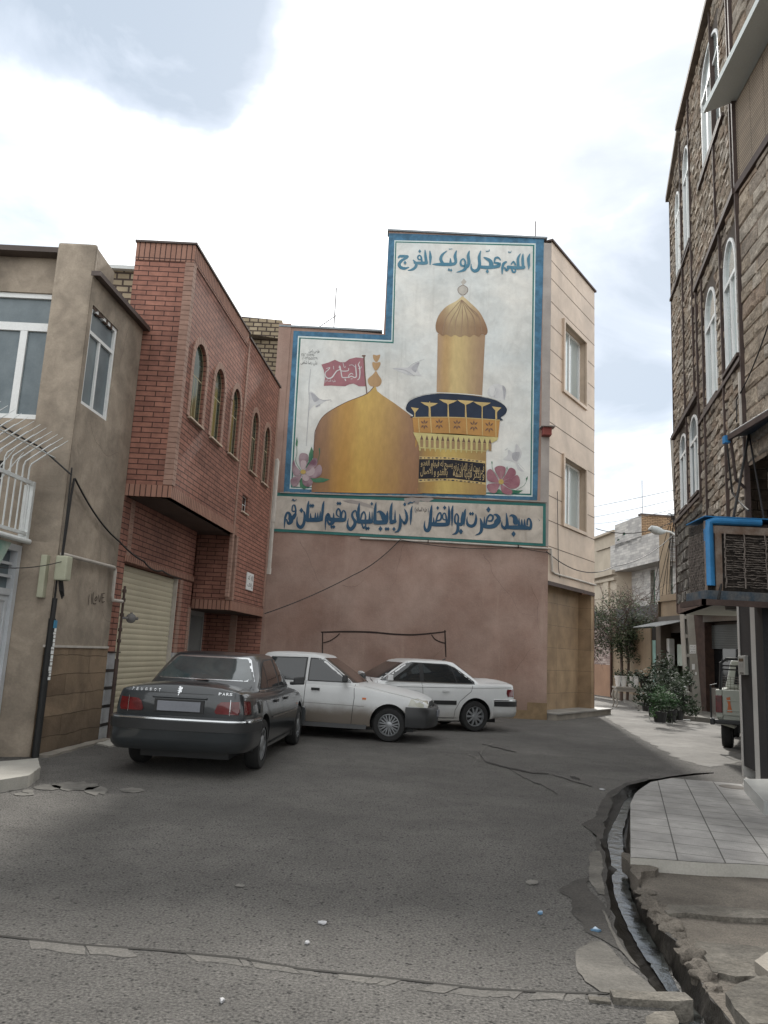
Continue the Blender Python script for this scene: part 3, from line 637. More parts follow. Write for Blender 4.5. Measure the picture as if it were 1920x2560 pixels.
# quoins: stepped light bricks on the corners, proud of the wall
qm = mat('orange_brick_plain', (.35, .215, .165), .78, var=.25, vscale=5, fine=.08)
def quoins(F, a0, a1, z0, z1, d=.016, rowh=.087):
    z = z0; m = MB()
    while z < z1-.02:
        m.fbox(F, a0, a1, z+.004, min(z+rowh-.004, z1), -.05, d); z += rowh
    m.build('quoins', qm, H2)
qz = Z0+.2
quoins(FB, -.0145, .13, qz, 7.75); quoins(FBf, -.013, .13, qz, 7.75)
quoins(FB, 3.68, 3.8, 2.45, 7.95); quoins(FB, S2-.13, S2+.01, 2.45, 7.95)
for w in ws:
    m = MB()
    quoins(FB, w[0]-.12, w[0]-.002, w[2], w[3], .02); quoins(FB, w[1]+.002, w[1]+.12, w[2], w[3], .02)
    c, r = (w[0]+w[1])/2, (w[1]-w[0])/2
    n = 12
    for k in range(n):
        t0, t1 = PI*(k+.06)/n, PI*(k+.94)/n; R = r+.12; zr = (w[4]-w[3]); q = [(c+r*math.cos(t0), w[3]+zr*math.sin(t0)), (c+R*math.cos(t0), w[3]+(zr+.12)*math.sin(t0)), (c+R*math.cos(t1), w[3]+(zr+.12)*math.sin(t1)), (c+r*math.cos(t1), w[3]+zr*math.sin(t1))]
        m.hexa([FB.p(a, z, -.03) for a, z in q]+[FB.p(a, z, .02) for a, z in q])
    m.build('brick_arch', qm, H2)
yel = mat('frame_cream', (.42, .36, .22), .5)
for w, p in zip(ws, wp):
    c = (w[0]+w[1])/2
    o = window(FB, p, -.06, H2, yel, glass_green, mull=(c-.07, c+.1), trans=w[3]-.22, t=.018, fd=.012, bt=.02)
    MB().fbox(FB, w[0]-.04, w[1]+.04, w[2]-.03, w[2], -.12, .06).build('sill', marble, o)
window(FB, sw, -.065, H2, frame_white, glass_dark, mull=(4.44,), trans=4.5, t=.014, fd=.015)
MB().fbox(FB, 4.18, 4.7, 4.29, 4.32, -.12, .04).build('sill', marble, H2)
# soffit, lower facade with the garage, second bay block
P = lambda F, a, z, d=0: F.p(a, z, d)
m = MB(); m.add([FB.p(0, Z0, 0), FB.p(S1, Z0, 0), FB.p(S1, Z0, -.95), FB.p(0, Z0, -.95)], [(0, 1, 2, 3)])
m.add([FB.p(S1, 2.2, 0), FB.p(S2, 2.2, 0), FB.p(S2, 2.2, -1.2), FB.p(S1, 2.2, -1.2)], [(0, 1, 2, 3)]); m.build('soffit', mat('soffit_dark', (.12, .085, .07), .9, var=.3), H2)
FC = Frame(FB.p(S1, 0)[:2], (-1, 0), -1)
m = MB(); m.panel(FC, rect(0, .8, 2.4, Z0+.1)); m.build('bay_front', red_brick, H2)
m = MB(); m.fbox(FC, 0, .8, 2.2, 2.4, -.1, .012); m.build('soldier_course', soldier, H2)
quoins(FC, -.013, .12, 2.4, Z0-.01); quoins(FB, S1-.012, S1+.12, 2.4, Z0)
sh = rect(2.15, 4.8, 0.02, 2.7)
m = MB(); m.panel(FA, [(1.86, 1.3), (2.15, 1.3), (2.15, 2.7), (4.8, 2.7), (4.8, 1.3), (5.6, 1.3), (5.6, Z0), (1.86, Z0)], reveal=0)
m.quad(FA.p(2.15, 1.3), FA.p(2.15, 1.3, -.12), FA.p(2.15, 2.7, -.12), FA.p(2.15, 2.7)); m.quad(FA.p(4.8, 1.3), FA.p(4.8, 1.3, -.12), FA.p(4.8, 2.7, -.12), FA.p(4.8, 2.7))
m.quad(FA.p(2.15, 2.7), FA.p(4.8, 2.7), FA.p(4.8, 2.7, -.12), FA.p(2.15, 2.7, -.12))
# recess with the gate, brick return wall at its end
m.quad(FA.p(5.6, 0), FA.p(5.6, 0, -.45), FA.p(5.6, Z0, -.45), FA.p(5.6, Z0)); m.quad(FA.p(5.6, 0, -.45), FA.p(8.3, 0, -.45), FA.p(8.3, 2.3, -.45), FA.p(5.6, 2.3, -.45))
m.build('lower_wall', red_brick, H2)
FE = Frame((-3.34, 18.35), (-1, 0), -1)
m = MB(); m.panel(FE, rect(0, .9, .62, 2.25)); m.build('return_wall', red_brick, H2); quoins(FE, -.01, .14, .62, 2.2)
m = MB(); m.fbox(FE, -.01, .95, 0, .62, -.1, .015); m.build('marble_base', white_metal, H2)
quoins(FA, 2.16, 2.3, 2.82, Z0-.02); quoins(FA, 4.82, 5.0, 1.3, 2.7); quoins(FA, 5.45, 5.61, 1.3, 2.2)
m = MB(); m.fbox(FA, 2.12, 5.6, 2.72, 2.82, -.1, .03); m.build('soldier_course', soldier, H2)
stripe_w = mat('stripe_marble', (.40, .41, .42), .35, var=.3, vscale=6); stripe_b = mat('stripe_black', (.02, .02, .02), .3)
m = MB(); m.fbox(FA, 1.87, 2.15, 0, 1.3, -.1, .012); m.build('marble_base', stripe_w, H2)
m = MB(); m.fbox(FA, 4.8, 5.6, 0, 1.3, -.1, .012); m.build('marble_base', stripe_w, H2)
m = MB()
for z in (.2, .47, .74, 1.0): m.fbox(FA, 1.86, 2.156, z, z+.045, 0, .015)
m.fbox(FA, 1.86, 2.3, 1.29, 1.31, -.02, .03); m.build('marble_stripes', stripe_b, H2)
# roller shutter: real curved slats
m = MB(); z = .05
while z < 2.66:
    hs = .088
    pts = [FA.p(0, z+hs*t, -.1 + .008*math.sin(PI*t)) for t in (0, .2, .4, .6, .8, 1)]
    for p, q in zip(pts[:-1], pts[1:]):
        e = FA.u*2.15; f = FA.u*4.8; m.quad(p+e, p+f, q+f, q+e)
    z += hs+.003
sh_o = m.build('roller_shutter', shutter_m, H2, smooth=True, sharp=40)
m = MB(); m.fbox(FA, 4.76, 4.82, 0, 2.7, -.12, -.02); m.fbox(FA, 2.14, 2.18, 0, 2.7, -.12, -.05); m.fbox(FA, 2.15, 4.8, .0, .06, -.13, -.06); m.build('shutter_guide', pvc_white, sh_o)
# iron gate in the recess
m = MB()
gm = mat('gate_grey', (.30, .30, .29), .5, var=.15)
for k in range(26):
    a = 5.95+k*.068; m.fbox(FA, a, a+.02, .1, 2.1, -.42, -.39)
gt = m.build('iron_gate', gm, H2)
m = MB(); m.fbox(FA, 5.9, 7.75, 2.1, 2.2, -.43, -.36); m.fbox(FA, 6.75, 6.85, .1, 2.1, -.43, -.375); m.fbox(FA, 5.88, 5.94, .1, 2.1, -.43, -.36); m.fbox(FA, 7.7, 7.76, .1, 2.1, -.43, -.36); m.build('gate_frame', gm, gt)
MB().fbox(FA, 5.9, 7.75, .1, 2.1, -.449, -.44).build('gate_dark', dark_void, gt)
shell(H2, [(-4.37, 12.0), (-4.9, 18.6), FB.p(S2, 0)[:2]], 0, 7.95, red_brick)
m = MB(); m.fbox(FB, 5.05, 5.62, 2.72, 3.1, .005, .025); pq = m.build('wall_plaque', frame_white, H2); pq['label'] = 'small white enamel plaque with black lettering'
# ---------------------------------------------------------------- arabic shaping with the presentation forms
FORMS = {}
for cp in range(0xFB50, 0xFEFD):
    d = unicodedata.decomposition(chr(cp)).split()
    if len(d) == 2 and d[0] in ('<isolated>', '<final>', '<initial>', '<medial>'): FORMS.setdefault(chr(int(d[1], 16)), {})[d[0][1:-1]] = chr(cp)
LIG = {}
for cp in range(0xFEF5, 0xFEFD):
    d = unicodedata.decomposition(chr(cp)).split(); LIG.setdefault(chr(int(d[1], 16))+chr(int(d[2], 16)), {})[d[0][1:-1]] = chr(cp)
def shape(s):
    out = []; i = 0; prev = False
    while i < len(s):
        c = s[i]; nx = s[i+1] if i+1 < len(s) else ''
        if c+nx in LIG: out.append(LIG[c+nx]['final' if prev else 'isolated']); i += 2; prev = False; continue
        f = FORMS.get(c)
        if not f: out.append(c); prev = False; i += 1; continue
        join = nx in FORMS and len(FORMS[nx]) > 1 and 'initial' in f
        out.append((f.get('medial' if join else 'final') if prev else f.get('initial' if join else 'isolated')) or f.get('isolated', c))
        prev = join; i += 1
    return ''.join(reversed(out))
def text_mesh(s, F, a0, z0, w, h, d, material, name, parent, bold=.0, ar=True, slant=0, flip=1):
    """letters as a flat mesh fitted to the box a0..a0+w, z0..z0+h of a frame"""
    c = bpy.data.curves.new('t', 'FONT'); c.body = shape(s) if ar else s; c.offset = bold; c.resolution_u = 3
    o = bpy.data.objects.new('t', c); COL.objects.link(o); bpy.context.view_layer.update()
    me = bpy.data.meshes.new_from_object(o); vs = [v.co.copy() for v in me.vertices]; fs = [tuple(p.vertices) for p in me.polygons]
    bpy.data.objects.remove(o); bpy.data.curves.remove(c)
    x0, x1 = min(v.x for v in vs), max(v.x for v in vs); y0, y1 = min(v.y for v in vs), max(v.y for v in vs)
    m = MB(); m.add([F.p(a0+w*(((v.x-x0)/(x1-x0)) if flip > 0 else 1-(v.x-x0)/(x1-x0))+slant*(v.y-y0), z0+h*(v.y-y0)/(y1-y0), d + .0004*(i % 7)*0) for i, v in enumerate(vs)], fs)
    bpy.data.meshes.remove(me)
    return m.build(name, material, parent, fixn=False)
ink = mat('ink_black', (.03, .03, .035), .7)
text_mesh('کد', FB, 5.1, 2.95, .2, .1, .027, ink, 'lettering', pq, .01); text_mesh('۱۸', FB, 5.38, 2.93, .18, .13, .027, ink, 'lettering', pq, .01); text_mesh('پلاک', FB, 5.12, 2.76, .42, .12, .027, ink, 'lettering', pq, .01)
# writing sprayed on the plaster wall
spray = mat('spray_brown', (.085, .065, .05), .9)
def strokes(F, polys, tf, d, material, name, parent, n=6, dz=.0004):
    """variable-width brush strokes; tf maps traced points to the frame's (s, z)"""
    m = MB()
    for k, st in enumerate(polys):
        pts = [(Vector(tf(x, y)), w) for x, y, w in st]
        sc_ = (Vector(tf(100, 0))-Vector(tf(0, 0))).length/100
        # smooth centre line
        P = []
        for i in range(len(pts)-1):
            p0 = pts[max(i-1, 0)]; p1 = pts[i]; p2 = pts[i+1]; p3 = pts[min(i+2, len(pts)-1)]
            for j in range(n):
                t = j/n
                q = .5*((2*p1[0])+(-p0[0]+p2[0])*t+(2*p0[0]-5*p1[0]+4*p2[0]-p3[0])*t*t+(-p0[0]+3*p1[0]-3*p2[0]+p3[0])*t**3)
                P.append((q, p1[1]+(p2[1]-p1[1])*t))
        P.append(pts[-1]); vs = []; fs = []
        dd = d+dz*k
        nv = None
        for i, (p, w) in enumerate(P):
            t = P[min(i+1, len(P)-1)][0]-P[max(i-1, 0)][0]
            if t.length > 1e-9: nv = Vector((-t.y, t.x)).normalized()
            r = w*sc_*.5
            a, b = p+nv*r, p-nv*r; vs += [F.p(a.x, a.y, dd), F.p(b.x, b.y, dd)]
        for i in range(len(P)-1): fs.append((2*i, 2*i+1, 2*i+3, 2*i+2))
        # rounded caps
        for (p, w) in (P[0], P[-1]):
            r = w*sc_*.5
            if r > sc_*3:
                b0 = len(vs); vs += [F.p(p.x+r*.96*math.cos(2*PI*q/10), p.y+r*.96*math.sin(2*PI*q/10), dd+.0002) for q in range(10)]; fs.append(tuple(range(b0, b0+10)))
        m.add(vs, fs)
    return m.build(name, material, parent, fixn=False)
def z2f(F):
    return lambda x, y: F.q(x*.25316, 1360+y*.25316)
tf = z2f(FA)
strokes(FA, [[(878, 500, 7), (868, 600, 8)], [(885, 435, 5), (888, 440, 5)], [(905, 490, 7), (900, 590, 8)], [(920, 480, 8), (915, 580, 9), (945, 590, 8)], [(935, 540, 8), (950, 520, 8), (955, 545, 8), (938, 560, 8), (933, 542, 8)], [(970, 505, 8), (980, 570, 8), (1000, 490, 8)], [(1008, 490, 8), (1004, 570, 8), (1028, 568, 7)], [(1008, 490, 6), (1032, 486, 6)], [(1006, 530, 6), (1026, 528, 6)]], tf, .004, spray, 'graffiti', H1)
# ================================================================ MOSQUE with the painted wall
FM = Frame((0, 20.42), (1, 0)); FG = Frame((4.43, 20.42), (.57, .82))
H3 = thing('mosque', 'three-storey mosque whose end wall carries a painted mural of a golden dome and minaret', 'mosque', (0, 20.6, 0))
m = MB(); m.panel(FM, [(-4.6, 0), (4.43, 0), (4.43, 5.6), (-3.18, 5.6), (-4.6, 5.6)]); m.build('pink_wall', pink, H3)
m = MB(); m.panel(FM, [(-3.18, 5.6), (4.2, 5.6), (4.2, 13.42), (-.26, 13.42), (-.26, 10.28), (-3.18, 10.42)])
m.fbox(FM, -3.2, -2.86, 5.6, 10.44, 0, .02); m.build('upper_wall', pink, H3)
grey_pl = mat('grey_plaster', (.38, .345, .32), .95, var=.25, vscale=1.5, streak=.5, streak_col=(.2, .16, .13))
m = MB(); m.fbox(FM, 4.2, 4.43, 4.5, 13.3, -.2, .004); m.build('corner_strip', grey_pl, H3)
m = MB(); m.fbox(FM, 3.93, 4.44, 0, .42, 0, .012); m.fbox(FM, -3.4, 3.93, 0, .22, 0, .008); m.build('ochre_dado', mat('ochre_dado', (.27, .19, .11), .9, var=.3, vscale=4), H3)
capm = mat('cap_grey', (.25, .28, .30), .7)
m = MB(); m.fbox(FM, -.3, 4.3, 13.42, 13.47, -.3, .05); m.build('parapet_cap', capm, H3)
m = MB(); m.fbox(FM, -3.2, -.3, 10.34, 10.39, -.3, .04); m.build('parapet_cap', capm, H3)
# --- paint layers: flat coats a few millimetres apart on the wall
zm = lambda x, y: FM.q(680+x*.4943, 560+y*.4943)
px = lambda x, y: FM.q(x, y)
z5 = lambda x, y: FM.q(700+x*.18083, 840+y*.18083)
z4 = lambda x, y: FM.q(980+x*.217, 960+y*.217)
def coat(tf, pts, d, material, name, parent, sm=0):
    P = [tf(*p) for p in pts]
    if sm:      # smooth the outline
        Q = []; n = len(P)
        for i in range(n):
            p0, p1, p2, p3 = (Vector(P[(i+k-1) % n]) for k in range(4))
            for j in range(sm):
                t = j/sm; Q.append(.5*((2*p1)+(-p0+p2)*t+(2*p0-5*p1+4*p2-p3)*t*t+(-p0+3*p1-3*p2+p3)*t**3))
        P = [(q.x, q.y) for q in Q]
    return MB().flat([FM.p(a, z, d) for a, z in P]).build(name, material, parent)
mural = coat(px, [(734, 827), (963, 838), (972, 583), (1360, 597), (1343, 1251), (709, 1231)], .006, blue_frame, 'mural', H3)
mural['label'] = 'wall painting of a golden dome, minaret, red flag, birds and flowers in a blue border'
coat(px, [(745, 840), (978, 851), (986, 601), (1339, 609), (1331, 1242), (724, 1222)], .009, white_line, 'painted_border', mural)
coat(px, [(748, 844), (981, 855), (988.5, 604), (1336, 612.5), (1328.5, 1238.5), (727.5, 1219)], .012, teal_paint, 'painted_border', mural)
coat(px, [(752, 847), (984, 859), (991, 607), (1332, 616), (1325, 1234.5), (731, 1217)], .015, cream_paint, 'painted_sky', mural)
def gold(name, stops, vst=None, n=.25):
    M = bpy.data.materials.new(name); M.use_nodes = True; nt = M.node_tree; N = nt.nodes; L = nt.links; b = N['Principled BSDF']; b.inputs['Roughness'].default_value = .85
    tc = N.new('ShaderNodeTexCoord'); sp = N.new('ShaderNodeSeparateXYZ'); L.new(tc.outputs['Object'], sp.inputs[0])
    no = N.new('ShaderNodeTexNoise'); mp = N.new('ShaderNodeMapping'); mp.inputs['Scale'].default_value = (1.6, 1, .55); L.new(tc.outputs['Object'], mp.inputs[0]); L.new(mp.outputs[0], no.inputs['Vector']); no.inputs['Scale'].default_value = 1.9; no.inputs['Detail'].default_value = 5
    x0, x1 = stops[0][0], stops[-1][0]
    q = N.new('ShaderNodeMath'); q.operation = 'MULTIPLY_ADD'; q.inputs[1].default_value = n; L.new(no.outputs[0], q.inputs[0])
    r = mr2(N, L, sp.outputs[0], x0, x1, 0, 1)
    a = N.new('ShaderNodeMath'); a.operation = 'SUBTRACT'; a.inputs[1].default_value = n*.5; L.new(r, a.inputs[0]); L.new(a.outputs[0], q.inputs[2])
    cr = N.new('ShaderNodeValToRGB'); L.new(q.outputs[0], cr.inputs[0]); cr.color_ramp.interpolation = 'EASE'
    e = cr.color_ramp.elements
    for i, (x, c) in enumerate(stops):
        k = e[i] if i < 2 else e.new(.5)
        k.position = (x-x0)/(x1-x0) if i != 1 or len(stops) == 2 else (x-x0)/(x1-x0); k.color = (*c, 1)
    out = cr.outputs[0]
    if vst:
        (z0, c0), (z1, c1) = vst
        f = mr2(N, L, sp.outputs[2], z0, z1, 0, 1); c2 = N.new('ShaderNodeMix'); c2.data_type = 'RGBA'; L.new(f, c2.inputs[0]); c2.inputs[6].default_value = (*c0, 1); c2.inputs[7].default_value = (*c1, 1)
        mu = N.new('ShaderNodeMix'); mu.data_type = 'RGBA'; mu.blend_type = 'MULTIPLY'; mu.inputs[0].default_value = 1; L.new(out, mu.inputs[6]); L.new(c2.outputs[2], mu.inputs[7]); out = mu.outputs[2]
    n2 = N.new('ShaderNodeTexNoise'); n2.inputs['Scale'].default_value = 5; n2.inputs['Detail'].default_value = 8; n2.inputs['Roughness'].default_value = .65; L.new(mp.outputs[0], n2.inputs['Vector'])
    m3 = N.new('ShaderNodeMix'); m3.data_type = 'RGBA'; m3.blend_type = 'MULTIPLY'; m3.inputs[0].default_value = 1; L.new(out, m3.inputs[6]); L.new(mr2(N, L, n2.outputs[0], .36, .64, .91, 1.07), m3.inputs[7]); out = m3.outputs[2]
    L.new(out, b.inputs['Base Color']); return M
X = lambda x, y=1100: zm(x, y)[0]
BR, MD, YL, OR = (.27, .165, .095), (.42, .25, .075), (.60, .48, .15), (.40, .24, .08)
gd = gold('gold_dome', [(X(205), (.22, .135, .10)), (X(260), BR), (X(370), MD), (X(440), (.50, .34, .10)), (X(500), (.68, .55, .2)), (X(560), (.44, .29, .09)), (X(650), OR), (X(745), (.27, .16, .10))], ((5.7, (1.05, .95, .8)), (9, (1.05, 1.05, 1.15))), n=.18)
gt_ = gold('gold_tower', [(X(832, 700), (.40, .27, .17)), (X(880, 700), (.45, .30, .14)), (X(925, 700), (.55, .42, .2)), (X(960, 700), (.66, .56, .25)), (X(1000, 700), (.52, .38, .16)), (X(1078, 700), (.33, .22, .14))], None, .15)
gl = gold('gold_lower', [(X(740), (.27, .17, .08)), (X(800), (.40, .25, .08)), (X(880), (.52, .38, .12)), (X(960), (.60, .50, .17)), (X(1030), (.42, .28, .09)), (X(1085), (.34, .22, .09))], None, .14)
gc = gold('gold_cap', [(X(828), (.42, .29, .17)), (X(900), (.56, .46, .27)), (X(960), (.64, .56, .36)), (X(1020), (.56, .45, .26)), (X(1090), (.38, .25, .15))], ((10.6, (.62, .55, .55)), (11.3, (1.05, 1.05, 1.05))), .1)
orange = mat('paint_orange', (.47, .25, .08), .85, var=.2, vscale=2); pale_y = mat('paint_pale_yellow', (.58, .50, .22), .85, var=.2, vscale=3)
brownp = mat('paint_brown', (.16, .095, .07), .85); navy = mat('paint_navy', (.022, .035, .065), .8, var=.3, vscale=2); goldline = mat('paint_gold_line', (.58, .43, .19), .85)
coat(zm, [(200, 1356), (207, 1230), (215, 1090), (222, 1040), (240, 1000), (265, 968), (310, 935), (370, 905), (430, 882), (475, 862), (500, 846), (515, 824), (524, 824), (532, 846), (560, 868), (620, 908), (680, 952), (735, 1000), (760, 1050), (760, 1366), (480, 1362)], .019, gd, 'painted_dome', mural)
strokes(FM, [[(207, 1220, 3), (215, 1090, 3), (222, 1040, 3), (265, 968, 3), (370, 905, 3), (475, 862, 3), (515, 824, 3)]], zm, .0215, brownp, 'dome_outline', mural)
G1 = gold('gold_finial', [(X(480), (.42, .27, .14)), (X(520), (.58, .43, .22)), (X(556), (.36, .23, .12))], None, .05)
coat(z5, [(1325, 488), (1360, 540), (1400, 600), (1402, 650), (1370, 695), (1310, 706), (1245, 690), (1215, 640), (1222, 590), (1280, 540)], .019, G1, 'painted_finial', mural, 4)
coat(z5, [(1280, 366), (1330, 372), (1385, 366), (1380, 420), (1325, 486), (1282, 425)], .022, G1, 'painted_finial', mural, 3)
coat(z5, [(1288, 262), (1335, 272), (1384, 262), (1375, 310), (1345, 360), (1320, 360), (1290, 315)], .019, G1, 'painted_finial', mural, 3)
# flag
flag_m = mat('paint_flag', (.37, .165, .18), .85, col2=(.27, .12, .14), vscale=2.5)
coat(zm, [(250, 712), (285, 702), (318, 688), (345, 700), (370, 700), (392, 684), (425, 676), (466, 680), (473, 822), (440, 822), (412, 808), (390, 812), (370, 822), (330, 820), (300, 818), (262, 820), (268, 780), (262, 740)], .019, flag_m, 'painted_flag', mural)
strokes(FM, [[(465, 672, 7), (470, 760, 5), (480, 862, 5)], [(458, 668, 8), (470, 668, 8)]], zm, .022, brownp, 'flag_pole', mural)
flagink = mat('paint_flag_ink', (.62, .60, .60), .85)
strokes(FM, [
 [(1105, 360, 8), (1085, 400, 14), (1100, 440, 14), (1105, 520, 14), (1095, 590, 14), (1065, 612, 6)], [(1085, 455, 8), (1120, 445, 8), (1122, 420, 6)],
 [(1045, 400, 8), (1050, 470, 15), (1055, 560, 15), (1030, 578, 14), (990, 560, 14), (950, 575, 12), (955, 545, 10), (985, 520, 12), (1010, 535, 8)],
 [(960, 575, 14), (900, 578, 14), (860, 572, 14), (845, 500, 14), (830, 420, 12), (815, 440, 8)],
 [(820, 420, 12), (840, 480, 10), (900, 490, 14), (945, 480, 12), (950, 450, 8)], [(830, 470, 12), (790, 485, 14), (760, 520, 16), (720, 575, 18), (670, 590, 18), (630, 560, 16), (628, 510, 12), (670, 470, 12), (690, 440, 8), (640, 455, 8)],
 [(900, 600, 16), (908, 620, 16)], [(870, 370, 6), (885, 430, 8), (900, 440, 6), (905, 420, 6)], [(740, 420, 7), (745, 465, 7)], [(960, 410, 8), (1000, 405, 8), (1040, 435, 8)], [(980, 600, 8), (1000, 595, 8)]], z5, .0225, flagink, 'flag_lettering', mural)
text_mesh('علیه السلام', FM, z5(625, 650)[0], z5(625, 650)[1], z5(770, 600)[0]-z5(625, 600)[0], .11, .0225, flagink, 'flag_lettering', mural, .01)
# minaret
coat(zm, [(838, 556), (1078, 562), (1062, 876), (832, 866)], .019, gt_, 'painted_minaret', mural)
coat(zm, [(965, 368), (1000, 398), (1048, 445), (1078, 500), (1090, 540), (1082, 562), (1060, 560), (1045, 572), (1020, 562), (1000, 574), (975, 564), (950, 574), (925, 562), (905, 572), (880, 560), (865, 568), (848, 558), (832, 545), (827, 515), (842, 465), (880, 420), (930, 392), (955, 372)], .022, gc, 'painted_cap', mural, 3)
strokes(FM, [[(958, 385, 2), (a, b, 3), (c, d_, 4), (e, f, 2)] for a, b, c, d_, e, f in [(925, 420, 880, 480, 862, 560), (940, 430, 905, 490, 885, 562), (950, 430, 930, 490, 925, 560), (962, 430, 962, 480, 955, 565), (975, 430, 990, 490, 990, 560), (985, 425, 1020, 480, 1030, 562), (1000, 425, 1045, 470, 1062, 555), (975, 400, 1010, 440, 1040, 470)]], zm, .0245, mat('paint_rib', (.32, .22, .15), .85), 'cap_ribs', mural)
fin = mat('paint_finial_grey', (.50, .47, .42), .85, var=.2, vscale=4)
strokes(FM, [[(965, 370, 10), (965, 355, 8)]], zm, .019, fin, 'painted_finial', mural)
coat(zm, [(965+24*math.cos(t*PI/8), 335+25*math.sin(t*PI/8)) for t in range(16)], .0205, fin, 'painted_finial', mural)
coat(zm, [(966, 312), (955, 296), (970, 278), (984, 294)], .019, fin, 'painted_finial', mural)
strokes(FM, [[(965, 310, 2), (942, 325, 2), (942, 345, 2), (960, 362, 2)], [(966, 310, 2), (988, 325, 2), (988, 345, 2), (970, 362, 2)]], zm, .0225, brownp, 'finial_outline', mural)
coat(zm, [(682, 948), (678, 925), (700, 893), (760, 870), (830, 860), (900, 860), (1000, 868), (1100, 884), (1160, 908), (1187, 936), (1180, 962), (1156, 980), (1152, 996), (930, 982), (712, 982), (710, 970)], .025, navy, 'painted_gallery', mural, 3)
for (x, y, w, yb) in [(722, 930, 20, 978), (795, 904, 44, 976), (890, 890, 46, 976), (978, 893, 42, 978), (1062, 902, 44, 982), (1135, 926, 24, 988)]:
    coat(zm, [(x-w, y-2), (x+w, y+4), (x+w*.6, y+14), (x+5, y+22), (x+2, y+30), (x+3, yb), (x-3, yb), (x-2, y+30), (x-5, y+20), (x-w*.6, y+10)], .028, goldline, 'painted_lamp', mural)
strokes(FM, [[(674, 930, 3), (695, 888, 4), (760, 864, 4), (830, 855, 4), (1000, 864, 4), (1100, 879, 4), (1165, 905, 4), (1190, 936, 3)], [(680, 950, 4), (712, 972, 6)]], zm, .0285, cream_paint, 'gallery_outline', mural)
coat(zm, [(710, 980), (930, 980), (1152, 994), (1143, 1080), (718, 1056)], .031, orange, 'painted_panels', mural)
strokes(FM, [[(x, y0, 4), (x2, y1, 4)] for x, y0, x2, y1 in [(797, 900, 806, 1058), (889, 900, 898, 1060), (978, 900, 986, 1066), (1062, 905, 1064, 1072), (740, 985, 745, 1056), (1130, 930, 1132, 1080)]] + [[(712, 980, 4), (930, 980, 4), (1152, 994, 4)]], zm, .0335, goldline, 'panel_lines', mural)
for (x, y, r) in [(770, 1015, 25), (845, 1013, 27), (935, 1017, 27), (1020, 1022, 28), (1098, 1028, 30)]:
    m = MB()
    for k in range(8):
        if k in (2, 6) or True:
            a = k*PI/4+PI/2; rr = r*(1 if k % 2 == 0 or True else .8)
            if k in (2, 6): continue
            c, s_ = math.cos(a), math.sin(a)
            q = [(x+c*rr*t-s_*w, y+s_*rr*t+c*w) for t, w in ((.18, 0), (.55, 4.5), (1, 0), (.55, -4.5))]
            m.flat([FM.p(*zm(*p), .034) for p in q])
    m.build('painted_flower', brownp, mural)
coat(zm, [(714, 1056), (930, 1062), (1143, 1080), (1138, 1095), (1103, 1112), (1100, 1134), (1080, 1152), (745, 1135), (738, 1108)], .031, pale_y, 'painted_cornice', mural)
m = MB(); m2 = MB()
for k in range(14):
    x = 757+k*26.5; y = 1068+k*1.5
    m.flat([FM.p(*zm(*p), .034) for p in ((x-8, y+24), (x+8, y+25), (x, y))]); m2.flat([FM.p(*zm(*p), .0335) for p in ((x-8, y+26), (x+8, y+26), (x+7, y+62), (x-7, y+62))])
m.build('cornice_triangles', brownp, mural); m2.build('cornice_slots', mat('paint_slot', (.34, .23, .12), .85), mural)
coat(zm, [(745, 1128), (900, 1132), (1082, 1150), (1082, 1371), (738, 1362)], .028, gl, 'painted_tower_base', mural)
strokes(FM, [[(x, 1140, 9), (x, 1150+k, 3)] for k, x in enumerate(range(748, 1082, 26))], zm, .0345, pale_y, 'cornice_drops', mural)
coat(z4, [(314, 838), (700, 845), (1076, 890), (1078, 1165), (700, 1112), (304, 1135)], .031, goldline, 'inscription_border', mural)
coat(z4, [(313, 868), (700, 875), (1072, 918), (1076, 1138), (700, 1090), (306, 1096)], .034, mat('paint_black', (.018, .018, .024), .85), 'inscription_band', mural)
m = MB()
for k in range(16):
    t = k/16; x = 330+t*740; w = (18 if k % 2 == 0 else 7)
    for y in (855+max(0, t-.4)*75, 1112+max(0, t-.35)*60-(8*math.sin(t*PI))):
        m.flat([FM.p(*z4(x+w*math.cos(a*PI/5), y+7*math.sin(a*PI/5)), .034) for a in range(10)])
o = m.build('inscription_dots', navy, mural); o['kind'] = 'stuff'
gi = mat('paint_gold_ink', (.42, .32, .17), .85)
def zline(s_, x0, x1, y0, y1, tf, material, name, bold=.02, d=.037, par=None):
    a0, zb = tf(x0, y1); a1, zt = tf(x1, y0); return text_mesh(s_, FM, a0, min(zb, zt), a1-a0, abs(zt-zb), d, material, name, par or mural, bold)
zline('فی بیوت اذن الله ان ترفع', 705, 1062, 925, 1050, z4, gi, 'inscription', .015)
zline('و یذکر فیها اسمه', 700, 1064, 1000, 1100, z4, gi, 'inscription', .015, .0375)
zline('یسبح له فیها', 470, 700, 890, 990, z4, gi, 'inscription', .015, .0375)
zline('بالغدو و الاصال', 325, 640, 970, 1070, z4, gi, 'inscription', .015, .038)
zline('و الغدو', 330, 470, 885, 960, z4, gi, 'inscription', .015, .038)
